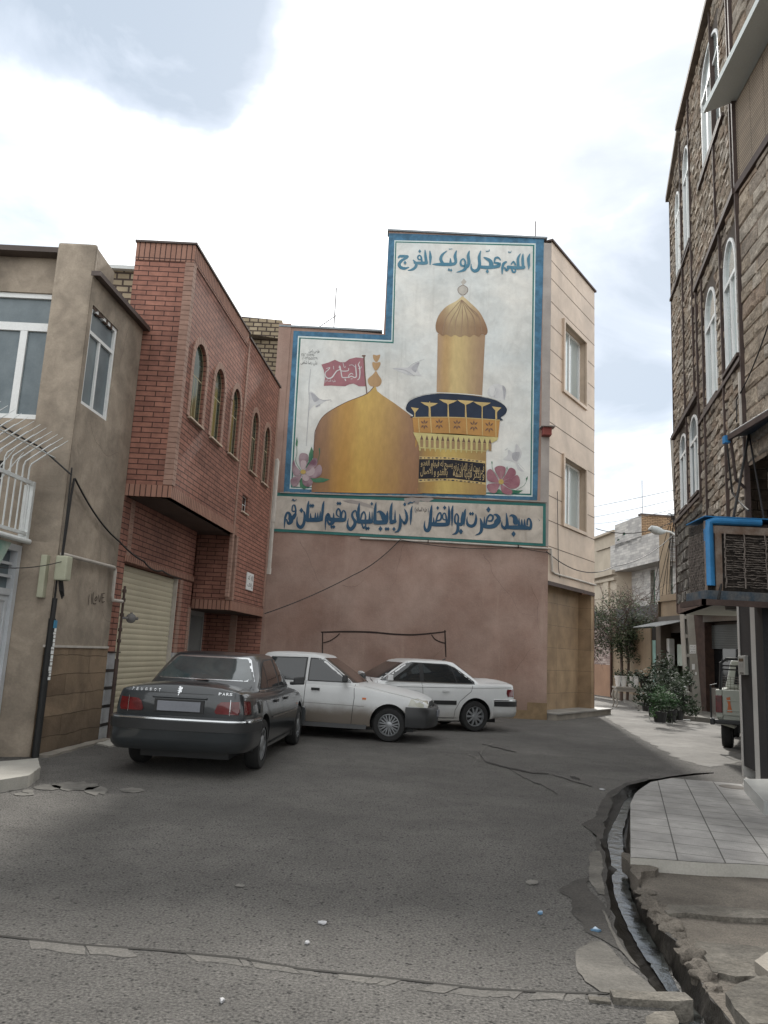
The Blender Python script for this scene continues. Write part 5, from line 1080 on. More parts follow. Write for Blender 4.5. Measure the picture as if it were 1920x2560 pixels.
# the cladding itself: rough stones laid one by one, each with its own depth and tint
def rough(name, c, k): return mat(name, c, .95, var=.25, vscale=6, fine=.22, fscale=30, bump=1.0, bscale=11, bdist=.05, blot=[(1.0, .8, 1.12, .36, .62), (9, .8, 1.16, .36, .64)])
tints = [rough('stone_a', (.37, .305, .235), 0), rough('stone_b', (.32, .26, .20), 1), rough('stone_c', (.28, .235, .19), 2), rough('stone_d', (.39, .34, .28), 3), rough('stone_e', (.32, .245, .185), 4)]
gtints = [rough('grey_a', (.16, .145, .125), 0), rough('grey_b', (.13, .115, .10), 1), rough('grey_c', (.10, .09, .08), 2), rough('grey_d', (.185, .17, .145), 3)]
def cladding(F, region, holes, w, h, tl, name, parent, seed, dmin=.008, dmax=.034):
    r = random.Random(seed); vs = []; fs = []; mi = []
    a0, a1, z0, z1f = region; bb = [(min(p[0] for p in q)-.05, max(p[0] for p in q)+.05, min(p[1] for p in q)-.06, max(p[1] for p in q)+.05) for q in holes]
    z = z0
    while z < 13:
        hh = h*r.uniform(.8, 1.2); a = a0; top = True
        while a < a1-.02:
            ww = min(w*r.uniform(.6, 1.45), a1-a); e = a+ww; zt = min(z+hh, z1f((a+e)/2))
            if zt-z > .04:
                segs = [(a, e)]
                for (h0, h1, k0, k1) in bb:
                    if z < k1-.03 and zt > k0+.03:
                        n_ = []
                        for s0, s1 in segs:
                            if s1 <= h0 or s0 >= h1: n_.append((s0, s1)); continue
                            if s0 < h0: n_.append((s0, h0))
                            if s1 > h1: n_.append((h1, s1))
                        segs = n_
                t_ = r.randrange(len(tl))
                for s0, s1 in segs:
                    if s1-s0 < .03: continue
                    g = .007; sk = r.uniform(-.012, .012)
                    P = [(s0+g, z+g+sk), (s1-g, z+g-sk*.5), (s1-g, zt-g-sk), (s0+g, zt-g+sk*.5)]
                    d = r.uniform(dmin, dmax); b = len(vs)
                    vs += [F.p(x, y, -.005) for x, y in P]
                    cx, cz = (s0+s1)/2, (z+zt)/2
                    vs += [F.p(x+(cx-x)*.06+r.uniform(-.008, .008), y+(cz-y)*.10+r.uniform(-.008, .008), d*.6+r.uniform(-.008, .012)) for x, y in P]
                    vs += [F.p(x+(cx-x)*.35+r.uniform(-.02, .02), y+(cz-y)*.38+r.uniform(-.015, .015), d+r.uniform(-.010, .014)) for x, y in P]
                    for q in (0, 4):
                        for i in range(4): j = (i+1) % 4; fs.append((b+q+i, b+q+j, b+q+4+j, b+q+4+i)); mi.append(t_)
                    fs.append((b+8, b+9, b+10, b+11)); mi.append(t_)
            a = e
        z += hh
        if z > max(z1f(a0), z1f(a1))+.1: break
    m = MB(); m.add(vs, fs); o = m.build(name, None, parent, fixn=False)
    for q in tl: o.data.materials.append(q)
    o.data.polygons.foreach_set('material_index', mi); o.data.update(); return o
zt_far = lambda a: 12.52-(max(0, a-4.45))*.36
cladding(FR, (0.03, 3.08, 2.78, lambda a: 8.26), [wr[2], wr[3]], .28, .155, tints, 'stone_cladding', H4, 1)
cladding(FR, (0.03, 3.5, 8.36, lambda a: 12.5), [wr[6]], .26, .14, tints, 'stone_cladding', H4, 2)
cladding(FR, (3.12, RE-.03, 4.36, lambda a: 6.27), [wr[0], wr[1]], .26, .15, tints, 'stone_cladding', H4, 3)
cladding(FR, (3.5, RE-.03, 6.37, zt_far), [wr[4], wr[5]], .26, .14, tints, 'stone_cladding', H4, 4); cladding(FR, (3.12, 3.48, 6.37, lambda a: 8.26), [], .26, .15, tints, 'stone_cladding', H4, 5)
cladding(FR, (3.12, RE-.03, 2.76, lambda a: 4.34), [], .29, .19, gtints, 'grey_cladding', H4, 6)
cladding(FN, (0.03, 3.0, 4.25, lambda a: 8.25), [], .46, .23, tints, 'stone_cladding', H4, 7); cladding(FN, (0.03, 3.0, 9.9, lambda a: 12.6), [], .46, .23, tints, 'stone_cladding', H4, 8)
brown_f = mat('brown_fascia', (.10, .055, .042), .7, var=.3, vscale=3)
m = MB(); m.fbox(FR, 0, RE, 2.57, 2.75, -.15, .02); m.build('fascia', brown_f, H4)
for k, w in enumerate(wr):
    a0, a1 = w[0][0], w[1][0]; z0 = w[0][1]; zt = max(p[1] for p in w); zs = w[2][1]
    cm = (a0+a1)/2
    o = window(FR, w, -.03, H4, frame_white, glass_bright if k > 1 else glass_dull, mull=(cm-.03,) if k != 6 else (cm-.2, cm+.25), trans=zs-.12, t=.045, fd=.05, bt=.06)
    m = MB(); m.fbox(FR, a0-.06, a1+.06, z0-.05, z0, -.05, .06); m.build('sill', iron_brown, o)
# iron strips dividing the cladding
def strip(F, a0, a1, z0, z1, d=.055): 
    MB().fbox(F, a0, a1, z0, z1, -.02, d).build('iron_strip', iron_brown, H4)
for a in (3.1, 2.58, 1.1, 4.32): strip(FR, a-.02, a+.02, 4.35 if a > 3 else 2.8, 8.25 if a < 3.2 else 6.25)
for a in (.15, 1.32, 4.45, 3.45): strip(FR, a-.015, a+.015, 8.36 if a < 3 else 6.4, 12.5)
strip(FR, 0, 3.12, 8.26, 8.35, .08); strip(FR, 3.1, RE+.01, 6.27, 6.36, .08); strip(FR, 0, 3.1, 5.72, 5.78, .06); strip(FR, 3.1, RE, 4.44, 4.5, .06); strip(FR, 3.5, RE, 9.45, 9.5, .06); strip(FR, .6, 2.6, 9.98, 10.04, .06)
strip(FR, -.02, .03, 2.7, 12.6, .05)
m = MB(); eave_m = mat('eave_brown', (.20, .16, .13), .8, var=.4, vscale=5, fine=.2); m.fbox(FR, 0, 4.45, 12.56, 12.66, -.1, .12); m.build('eave', eave_m, H4); m = MB(); 
m.hexa([FR.p(4.4, 12.42, -.1), FR.p(RE+.05, 11.9, -.1), FR.p(RE+.05, 11.9, .1), FR.p(4.4, 12.48, .1), FR.p(4.4, 12.6, -.1), FR.p(RE+.05, 12.02, -.1), FR.p(RE+.05, 12.02, .1), FR.p(4.4, 12.6, .1)]); m.build('eave', eave_m, H4)
m = MB(); m.fbox(FR, RE-.02, RE+.03, 2.6, 11.95, -.3, .03); m.build('corner_strip', iron_brown, H4)
# wall nearer to the camera
m = MB(); m.panel(FN, [(0, 4.2), (9, 4.2), (9, 8.3), (0, 8.3)]); m.panel(FN, [(0, 9.86), (9, 9.86), (9, 12.65), (0, 12.65)]); m.panel(FN, [(0, 2.75), (9, 2.75), (9, 4.2), (0, 4.2)], d=-.25); m.build('street_wall', stone_near, H4)
m = MB(); m.panel(FN, rect(0, 9, 8.36, 9.7)); m.build('block_wall', block_ribbed, H4)
m = MB(); m.fbox(FN, -.02, 9, 8.26, 8.38, -.1, .05); m.build('ledge', iron_brown, H4)
tip = G(1758, 284, 9.75); K = FN.p(0, 9.75)
d_ = (tip-K).dot(FN.n); s_ = (tip-K).dot(FN.u)
sheetm = mat('sheet_metal', (.60, .64, .62), .5, var=.08, vscale=1.2)
m = MB(); a, b = FN.p(s_, 0, d_), FN.p(0, 0, 0); 
P0 = [FN.p(s_, 9.75, d_), FN.p(0, 9.75, -.02), FN.p(9, 9.75, -.02), FN.p(9, 9.75, d_)]
m.add([p for p in P0]+[p+Vector((0, 0, .1)) for p in P0], [(0, 1, 2, 3), (4, 7, 6, 5), (0, 4, 5, 1), (1, 5, 6, 2), (2, 6, 7, 3), (3, 7, 4, 0)])
o = m.build('balcony_slab', sheetm, H4); o['label'] = 'pale sheet-metal underside of the top balcony'
# soffit and ground floor
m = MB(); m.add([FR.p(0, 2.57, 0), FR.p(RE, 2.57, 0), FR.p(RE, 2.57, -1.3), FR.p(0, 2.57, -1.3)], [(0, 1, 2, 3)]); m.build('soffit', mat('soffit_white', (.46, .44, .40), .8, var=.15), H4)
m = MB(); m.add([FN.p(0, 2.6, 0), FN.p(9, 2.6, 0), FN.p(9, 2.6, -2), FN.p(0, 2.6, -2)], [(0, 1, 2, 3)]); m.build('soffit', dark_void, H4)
granite = mat('black_granite', (.022, .022, .024), .6, var=.2, voro=dict(s=75, a=.10, b=.2, c=(.10, .10, .105)), spec=.25, fine=.3, fscale=180)
steel = mat('door_steel', (.22, .22, .22), .35, var=.2, metal=.3)
g0 = G(1857, 1935, .12)
FP = Frame((g0.x, g0.y), (-.2, -.98)); FP.n = Vector((-.98, .2, 0)).normalized()
s1, s2 = FP.q(1890, 1850)[0], FP.q(1904, 1850)[0]
m = MB(); m.fbox(FP, .08, s1, .24, 2.6, -.35, 0); m.build('granite_pier', granite, H4, bevel=.004)
m = MB(); m.fbox(FP, -.02, .08, .1, 2.6, -.33, .006); m.build('steel_edge', mat('edge_pale', (.42, .41, .39), .5, var=.15), H4)
m = MB(); m.fbox(FP, s1, s2, .1, 2.6, -.3, .02); m.build('steel_edge', MATS['edge_pale'], H4)
m = MB(); m.fbox(FP, s2, s2+.35, .0, 2.6, -2.6, .03); m.build('granite_pier', granite, H4, bevel=.004)
sA, sB = zz(1452, 372, .1), zz(1614, 566, .1); sp = [sA, sB, sB+Vector((.3, .06, 0)), sA+Vector((.36, .1, 0))]
m = MB(); m.prism([(p.x, p.y) for p in sp], .09, .24); m.build('marble_step', mat('white_marble', (.34, .345, .335), .3, var=.15, vscale=3), H4, bevel=.004)
shell(H4, [FR.p(RE, 0)[:2], (12, 15), (12, 1.0), FN.p(9, 0)[:2]], 2.57, 12.5, stone)
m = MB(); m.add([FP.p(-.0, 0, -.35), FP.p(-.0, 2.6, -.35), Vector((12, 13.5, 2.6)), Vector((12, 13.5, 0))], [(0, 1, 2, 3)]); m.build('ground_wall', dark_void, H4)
m = MB(); c = FR.p(3.1, 2.56, -.45); m.lathe([(0, -.09), (.14, -.07), (.15, -.02), (.15, .01)], 20, c=c); tag(m.build('ceiling_lamp', mat('lamp_shell', (.12, .11, .10), .5)), 'flat dark lamp under the overhang of the stone house', 'lamp')
ic = thing('door_intercom', 'grey video intercom fixed to the black granite pier', 'intercom', FP.p(.3, 1.45, .02)[:])
iq0, iq1 = FP.q(1853, 1640), FP.q(1872, 1688)
m = MB(); m.fbox(FP, iq0[0], iq1[0], iq1[1], iq0[1], 0, .045); m.build('case', mat('case_grey', (.28, .28, .26), .5), ic, bevel=.006)
w = iq1[0]-iq0[0]; h = iq0[1]-iq1[1]
m = MB(); m.fbox(FP, iq0[0]+.15*w, iq1[0]-.2*w, iq0[1]-.3*h, iq0[1]-.14*h, .03, .047); m.build('screen', glass_dark, ic); m = MB(); m.fbox(FP, iq0[0]+.15*w, iq1[0]-.25*w, iq0[1]-.62*h, iq0[1]-.4*h, .03, .048); m.build('keypad', mat('keypad', (.22, .22, .21), .5), ic); m = MB(); m.fbox(FP, iq0[0]+.3*w, iq1[0]-.25*w, iq0[1]-.93*h, iq0[1]-.88*h, .03, .049); m.build('button', cable, ic)
# evaporative cooler on its bracket, in front of the house corner
ac = thing('air_cooler', 'old evaporative air cooler with shaggy straw pads hung on the stone house', 'air cooler', (4.4, 9.4, 2.35))
FAC = Frame((0, 9.3), (1, 0)); X0, A0 = FAC.q(1766, 1488); A1 = FAC.q(1790, 1293)[1]; X1, Y0, Y1 = X0+1.15, 9.3, 9.85
blue_m = mat('cooler_blue', (.03, .19, .42), .5, var=.2, vscale=6, fine=.06)
rust = mat('rust_dirty', (.13, .085, .06), .85, col2=(.22, .18, .15), vscale=7, fine=.2); straw = mat('straw_pad', (.045, .036, .03), .95, col2=(.02, .017, .015), vscale=14, fine=.4, fscale=60, bump=1, bscale=30, bdist=.03)
m = MB(); m.box(X0+.03, X1, Y0+.03, Y1, A0+.05, A1-.06); m.build('body', straw, ac)
m = MB(); m.tube([(X0+.06, Y0+.02, A0+.12), (X0+.055, Y0+.02, A1-.16), (X0+.06, Y0+.02, A1-.07), (X0+.12, Y0+.02, A1-.045), (X0+.7, Y0+.02, A1-.04)], [.058, .058, .056, .05, .046], 12); 
m.build('blue_casing', blue_m, ac, smooth=True)
m = MB(); P0 = [(X0, Y0-.01, A1), (X0+1.1, Y0-.01, A1), (X0+1.1, Y1, A1), (X0-.01, Y1, A1-.02), (X0, Y0-.01, A1+.012), (X0+1.1, Y0-.01, A1+.012), (X0+1.1, Y1, A1+.012), (X0-.01, Y1, A1-.008)]
m.hexa(P0); m.build('top_cover', blue_m, ac)
m = MB(); m.box(X0+.12, X0+.2, Y0-.008, Y0+.04, A0+.05, A1-.11); m.box(X0, X0+.02, Y0+.0, Y0+.03, A0, A1-.05); m.box(X0+.01, X1, Y0-.006, Y0+.03, A1-.2, A1-.105); m.build('rusty_frame', rust, ac)
# straw pad slats: ragged fibres
crust = mat('lime_crust', (.20, .17, .15), .95, var=.4, vscale=20, fine=.4, fscale=80)
rnd = random.Random(12); m = MB(); z = A0+.12
while z < A1-.22:
    x = X0+.24
    while x < X1:
        L_ = rnd.uniform(.04, .16)
        if rnd.random() < .82:
            m.tube([(x, Y0-.005-rnd.random()*.02, z+rnd.uniform(-.006, .006)), (x+L_*.5, Y0-.012-rnd.random()*.02, z+rnd.uniform(-.009, .004)), (x+L_, Y0-.005, z+rnd.uniform(-.006, .006))], rnd.uniform(.003, .008), 4)
        x += L_*.9
    z += rnd.uniform(.022, .034)
for xx in (X0+.235, X0+.47, X0+.73):
    z = A0+.1
    while z < A1-.22: m.tube([(xx+rnd.uniform(-.01, .01), Y0-.02, z), (xx+rnd.uniform(-.01, .01), Y0-.025, z+.07)], rnd.uniform(.006, .011), 5); z += .06
m.build('straw_fibres', crust, ac, kind='stuff')
m = MB(); z = A0+.08
while z < A1-.15:
    y = Y0+.05
    while y < Y1-.03:
        m.tube([(X0+.02-rnd.random()*.012, y, z), (X0+.015, y+.03, z-.05)], .006, 4); y += rnd.uniform(.03, .05)
    z += .035
m.build('side_fibres', crust, ac, kind='stuff')
m = MB(); m.box(X0-.02, X1, Y0-.03, Y1+.02, A0-.05, A0+.06); m.build('tray', mat('tray_blue', (.03, .055, .08), .8, col2=(.12, .11, .10), vscale=5, fine=.2), ac, bevel=.006)
m = MB(); m.box(X0-.07, X1, Y0-.06, Y0-.02, A0-.12, A0-.05); m.box(X0-.07, X0-.03, Y0-.06, Y1+.1, A0-.12, A0-.05); m.build('bracket', iron_brown, ac)
m = MB(); m.tube([(X0+.12, Y0-.05, A0-.05), FN.p(.2, 4.6, .05)], .016, 6); m.tube([(X0+.85, Y0-.05, A0-.05), FN.p(.2, 4.6, .05)], .012, 6); m.build('support_cable', cable, ac)
# curved dark canopy above
cn = thing('small_canopy', 'small dark curved canopy with rusty frame above the air cooler', 'canopy', (4.7, 9.9, 4.5))
cq = [G(1862, 1112, 4.55), G(1925, 1060, 4.75)]
m = MB()
c0 = Vector((4.62, 9.9, 4.62))
m.hexa([(4.55, 8.4, 4.55), (4.55, 9.95, 4.55), (5.0, 9.95, 4.62), (5.0, 8.4, 4.62), (4.57, 8.4, 4.62), (4.57, 9.95, 4.62), (5.0, 9.95, 4.86), (5.0, 8.4, 4.86)]); m.build('roof_sheet', mat('canopy_dark', (.045, .05, .055), .6, var=.3, vscale=5), cn, bevel=.01)
m = MB(); m.box(4.52, 4.56, 8.4, 9.97, 4.5, 4.57); m.tube([(4.56, 9.9, 4.55), (4.66, 10.0, 4.0), (4.8, 10.05, 3.9)], .02, 6); m.build('rim', iron_brown, cn)
m = MB(); m.box(4.49, 4.56, 9.9, 9.99, 4.47, 4.57); m.build('blue_bracket', blue_m, cn)
# small pipe and loops of cable on the corner
m = MB(); m.fbox(FR, .0, .05, 4.62, 5.55, .03, .075); o = m.build('corner_duct', pvc_white, H4)
def wire(name, pts, sag, r, label, group=None, material=cable, n=14):
    P_ = []
    for i in range(len(pts)-1):
        a, b = Vector(pts[i]), Vector(pts[i+1]); s = sag[i] if isinstance(sag, (list, tuple)) else sag
        for k in range(n):
            t = k/n; p = a.lerp(b, t); p.z -= s*4*t*(1-t); P_.append(p)
    P_.append(Vector(pts[-1])); m = MB(); m.tube(P_, r, 5); o = m.build(name, material, smooth=True); tag(o, label, 'cable', group); return o
wire('cable', [FN.p(1.5, 6.2, .1), FR.p(.15, 5.2, .08), FR.p(.1, 4.9, .1)], .15, .009, 'thin black cable hanging down the corner of the stone house')
wire('cable', [FR.p(.25, 4.6, .2), FR.p(.25, 3.9, .15), (4.62, 9.6, 3.5)], 0.02, .014, 'thick black cable dropping from the canopy to the air cooler')
# downpipe end under the overhang
m = MB(); a = FR.p(2.3, 2.56, -.55); m.tube([a, a-Vector((0, 0, .85)), a-Vector((-.0, .0, .92))+FR.u*-.25], .045, 8); tag(m.build('waste_pipe', mat('old_pipe', (.14, .12, .11), .7, var=.4, vscale=8)), 'dirty waste pipe hanging under the overhang beside the granite pier', 'pipe')
# ================================================================ things on the left walls
tb = thing('cable_box', 'open cream plastic cable box with dangling leads on the plastered pillar', 'junction box', FA.p(-.1, 2.3, .1)[:])
cream_pl = mat('plastic_cream', (.42, .42, .31), .5, var=.1, vscale=5)
b0 = FF.q(105, 1495); b1 = FF.q(126, 1390)
m = MB(); m.fbox(FF, b1[0]-.02, b0[0]+.02, b0[1], b1[1], 0, .14); m.build('box_back', cream_pl, tb, bevel=.01)
b0 = FA.q(122, 1495, .12); b1 = FA.q(145, 1392, .12)
m = MB(); m.fbox(FA, -.13, .02, 2.21, 2.53, .04, .2); m.build('box_lid', cream_pl, tb, bevel=.02)
m = MB(); 
for k in range(3): m.tube([FA.p(-.1+.03*k, 2.22, .1), FA.p(-.1+.03*k, 2.08, .13), FA.p(-.03+.02*k, 1.98+.02*k, .14), FA.p(0+.01*k, 2.1, .12), FA.p(0, 2.22, .1)], .008, 5)
m.build('leads', cable, tb, smooth=True)
pp_ = thing('cable_duct', 'tall black cable duct with torn tape running down the plastered corner', 'cable duct', FA.p(-.05, 0, .08)[:])
m = MB(); m.tube([FA.p(-.06, -.02, .06), FA.p(-.06, 1.72, .06)], .045, 10); m.build('duct', black_rubber, pp_, smooth=True)
m = MB(); m.tube([FA.p(-.06, 1.70, .06), FA.p(-.06, 1.98, .06)], .035, 8); m.tube([FA.p(-.06, 1.9, .06), FA.p(-.07, 2.25, .06)], .014, 6); m.tube([FA.p(-.04, 2.5, .08), FA.p(0.02, 3.0, .06), FA.p(.05, 3.35, .05), FA.p(.1, 3.6, .04)], .016, 6); m.build('upper_lead', cable, pp_, smooth=True)
rnd = random.Random(9); m = MB(); z = .95
while z < 1.6:
    h = rnd.uniform(.03, .07); m.fbox(FA, -.075+rnd.uniform(-.01, .02), -.02, z, z+h*.8, .105, .112); z += h
m.build('tape_scraps', frame_white, pp_); m = MB(); m.fbox(FA, -.09, -.02, 1.6, 1.7, .1, .113); m.build('blue_tape', mat('tape_blue', (.05, .22, .36), .5), pp_)
im = thing('door_phone', 'grey door phone panel in a black frame beside the white door', 'intercom', (-4.45, 10.0, 1.6))
i0, i1 = FF.q(40, 1585), FF.q(73, 1537)
a0, a1, z0, z1 = -.02+.22, .46, 1.50, 1.78
m = MB(); q0 = FF.q(73, 1585, .02); q1 = FF.q(40, 1537, .02); a0, a1, z0, z1 = q0[0], q1[0], q0[1], q1[1]
m.fbox(FF, a0, a1, z0, z1, -.03, .03); m.build('frame', cable, im, bevel=.008)
w, h = a1-a0, z1-z0
m = MB(); m.fbox(FF, a0+.1*w, a1-.08*w, z0+.06*h, z1-.12*h, .0, .036); m.build('panel', mat('phone_grey', (.17, .18, .17), .5, var=.2), im, bevel=.006)
m = MB(); m.fbox(FF, a0+.2*w, a1-.25*w, z1-.36*h, z1-.24*h, .02, .04); m.build('speaker', cable, im)
for k in range(3): MB().fbox(FF, a0+.25*w, a0+.4*w, z0+(.28+.1*k)*h, z0+(.33+.1*k)*h, .02, .042).build('button', white_metal, im)
gp = thing('gas_pipe', 'white gas pipe bending down the plastered wall to a dark regulator', 'pipe', FA.p(1.7, 1.5, .1)[:])
m = MB(); m.tube([FA.p(-.02, 2.56, .06), FA.p(1.63, 2.57, .06), FA.p(1.69, 2.53, .06), FA.p(1.69, 2.14, .06), FA.p(1.72, 2.08, .06), FA.p(1.98, 2.08, .1)], .026, 8); m.build('pipe_run', pvc_white, gp, smooth=True)
rustp = mat('rusty_pipe', (.09, .06, .05), .8, var=.4, vscale=12, fine=.2)
m = MB(); m.tube([FA.p(2.02, 0, .1), FA.p(2.02, 1.2, .1)], .032, 8); m.build('riser', iron_brown, gp); m = MB(); m.tube([FA.p(2.02, 1.2, .1), FA.p(2.02, 2.32, .1)], .02, 8)
for z in (1.45, 1.62, 1.85, 2.08, 2.22): m.tube([FA.p(2.02, z, .1), FA.p(2.02, z+.05, .1)], .034, 8)
m.build('fittings', rustp, gp); m = MB(); c = FA.p(2.1, 1.83, .22); m.lathe([(0, -.05), (.03, -.045), (.075, -.015), (.075, .015), (.04, .035), (.015, .06), (0, .06)], 16, axis='Y', c=c); m.tube([c, c+Vector((.11, 0, .0))], .022, 8); m.tube([c, c+Vector((0, 0, .09))], .02, 8); m.tube([c, FA.p(2.02, 1.83, .1)], .02, 6); m.build('regulator', mat('regulator_grey', (.16, .155, .15), .6, var=.3, vscale=12), gp, smooth=True)
sg = thing('torn_sign', 'torn blue and green printed sheet over the top of the white door', 'sign', (-4.5, 9.4, 2.5))
m = MB(); m.add([FD.p(*q) for q in ((.35, 2.62, .06), (2.2, 2.62, .06), (2.2, 1.95, .12), (.75, 2.12, .12), (.62, 2.3, .1))], [(0, 1, 2, 3, 4)]); m.build('sheet', mat('sheet_print', (.10, .22, .18), .7, col2=(.30, .36, .30), vscale=3.5), sg)
m = MB(); m.add([FD.p(*q) for q in ((.72, 2.46, .106), (2.2, 2.4, .108), (2.2, 1.97, .124), (.77, 2.14, .125), (.68, 2.28, .112))], [(0, 1, 2, 3, 4)]); m.build('blue_print', mat('print_blue', (.03, .14, .33), .6, col2=(.35, .45, .45), vscale=7), sg)
wire('cable', [FA.p(.1, 3.6, .05), FA.p(1.72, 2.98, .06), FA.p(2.3, 2.75, .25), FA.p(3.0, 2.68, .3), FA.p(4.6, 2.68, .1)], [.09, .03, .06, .02], .014, 'double black cable sagging from the plastered wall over the garage shutter')
wire('cable', [FA.p(-.12, 3.7, .1), FA.p(-.1, 3.0, .1), FA.p(-.1, 2.5, .1)], 0, .010, 'black cable hanging from the balcony railing to the cable box')
wire('cable', [FD.p(2.3, 2.35, .15), FA.p(-.12, 2.45, .12)], .16, .006, 'thin black wire looping across the top of the white door')
wire('cable', [FD.p(2.5, 4.1, .07), FD.p(.0, 3.95, .07), FA.p(-.1, 3.6, .1)], [.05, .0], .012, 'black cable wound along the top of the balcony railing')
q = FM.q(1000, 1350); wire('cable', [FB.p(S2-.05, 2.28, .06), FM.p(*FM.q(885, 1440), .3), FM.p(*q, .08)], [.06, .10], .012, 'black cable rising across the pink wall to the banner')
wire('cable', [FM.p(*FM.q(1000, 1350), .08), FM.p(*FM.q(1150, 1371), .08), FM.p(*FM.q(1295, 1368), .08), FM.p(*FM.q(1366, 1382), .08)], [.03, .03, .02], .009, 'thin black cable sagging just below the banner conduit')
wire('cable', [FG.p(.5, 6.1, .04), FG.p(.62, 4.0, .04), FG.p(.7, 3.72, .06)], 0, .010, 'black cable running straight down the corner of the beige stone front')
# ================================================================ FAR STREET
FS = Frame((10.62, 27.0), (-.13, 1), -1)     # low shop and garden walls along the side street, faces the road
bg_plaster = mat('far_plaster', (.30, .235, .165), .95, var=.25, vscale=.8, fine=.08, streak=.4)
bg_orange = mat('far_orange_render', (.34, .21, .14), .95, var=.2)
mosaic = mat('mosaic_tile', (.46, .38, .34), .6, var=.1, brick=dict(w=.30, h=.10, m=.006, mc=(.12, .08, .06), c2=(.17, .10, .085), bd=.004))
grey_mosaic = mat('grey_mosaic', (.52, .50, .47), .6, var=.12, brick=dict(w=.42, h=.13, m=.006, mc=(.25, .24, .23), c2=(.30, .29, .28), bd=.004))
yellow_brick = mat('yellow_brick', (.40, .27, .16), .9, var=.3, vscale=1.0, fine=.1, brick=dict(w=.26, h=.085, m=.012, mc=(.12, .075, .045), c2=(.33, .22, .13), dist=.02, bd=.02))
green_f = mat('green_frame', (.02, .16, .09), .4)
far_kerb = mat('far_kerb', (.20, .19, .17), .9, var=.3, vscale=4)
sb = lambda x, y=1700: FS.q(x, y)[0]
kp = [G(1490, 1730), G(1545, 1750), G(1600, 1774), G(1650, 1790), G(1700, 1800), G(1760, 1806), G(1850, 1815)]
top_ = [(p.x, p.y) for p in kp]; far_ = [(14, kp[-1].y), (14, 60), (kp[0].x+.0, 60)]
MB().prism([(kp[0].x+.3, 60)] + top_ + far_[:2], -.02, .13).build('pavement_far', far_kerb, kind='structure')
# garden wall with patterned tiles
gw = thing('garden_wall', 'low garden wall faced with patterned tiles above orange render', 'wall', FS.p(9, 0)[:])
a_w = sb(1530); a_e = sb(1492)
m = MB(); m.fbox(FS, a_w, a_w+8, .13, 1.45, -.2, 0); m.build('render', bg_orange, gw); m = MB(); m.fbox(FS, a_w, a_w+8, 1.45, 3.0, -.2, .01); m.fbox(FS, a_w, a_w+1.6, 3.0, 3.75, -.2, .01); m.build('tiles', mosaic, gw)
# plaster wall with door
pw = thing('courtyard_wall', 'plain tan courtyard wall behind the big shrub, with a pale green door', 'wall', FS.p(4, 0)[:])
a0, a1 = sb(1628), a_w
m = MB(); m.fbox(FS, a0, a1, .13, 2.9, -.2, 0); m.build('plaster_face', bg_plaster, pw)
m = MB(); m.fbox(FS, a0-.02, a1, .13, .35, -.2, .015); m.build('base', concrete, pw)
d0 = sb(1648); 
m = MB(); m.fbox(FS, d0, a0, .13, 2.45, -.12, -.06); m.build('door', mat('door_teal', (.24, .40, .37), .5, var=.15, vscale=3), pw); m = MB(); m.fbox(FS, (a0+d0)/2-.015, (a0+d0)/2+.015, .13, 2.45, -.06, -.045); m.build('door_seam', dark_void, pw)
m = MB(); m.fbox(FS, d0, a0, 2.45, 2.9, -.2, -.05); m.build('lintel', dark_void, pw)
m = MB(); m.tube([FS.p(a_w-.05, .13, .06), FS.p(a_w-.05, 3.3, .06)], .05, 8); m.build('rust_pipe', brown_f, pw)
# shop
sp_ = thing('shop', 'small dark shop front with white cupboard door under a corrugated awning', 'shop', FS.p(1, 0)[:])
b0, b1 = sb(1846), d0
m = MB(); m.fbox(FS, b1-.35, b1, .13, 3.0, -.3, .1); m.build('post', mat('old_post', (.12, .10, .08), .8, var=.3), sp_)
x0 = sb(1712)
m = MB(); m.add([FS.p(b0-3, .13, -1.2), FS.p(b1, .13, -1.2), FS.p(b1, 3.2, -1.2), FS.p(b0-3, 3.2, -1.2)], [(0, 1, 2, 3)]); m.build('dark_interior', dark_void, sp_)
m = MB(); m.fbox(FS, b0-3, b1, 3.0, 3.3, -1.2, -.0); m.fbox(FS, b0-3, b1, 2.72, 3.0, -.5, -.3); m.build('fascia', mat('shop_fascia', (.10, .09, .08), .8), sp_)
m = MB(); m.fbox(FS, b0-3, b1, 3.3, 4.1, -1.2, -.1); m.build('parapet', bg_plaster, sp_)
wq0, wq1 = sb(1699), sb(1678)
m = MB(); m.fbox(FS, wq0, wq1, 1.55, 2.3, -.3, -.25); m.build('cupboard_door', mat('pale_green', (.40, .47, .42), .6), sp_)
m = MB(); m.fbox(FS, sb(1668), sb(1661), .13, 2.5, -.3, -.1); m.build('white_post', white_metal, sp_)
# awning, corrugated
m = MB(); n = 26; a_, b_ = sb(1716), sb(1655)
vs = []
for k in range(n*2+1):
    s = a_+(b_-a_)*k/(n*2); zz_ = .02*(1 if k % 2 else -1); vs += [FS.p(s, 3.12+zz_, .0), FS.p(s, 2.85+zz_, 1.1)]
m.add(vs, [(2*k, 2*k+1, 2*k+3, 2*k+2) for k in range(n*2)]); o = m.build('awning', mat('corrugated', (.30, .31, .31), .45, var=.3, vscale=5, metal=.2), sp_)
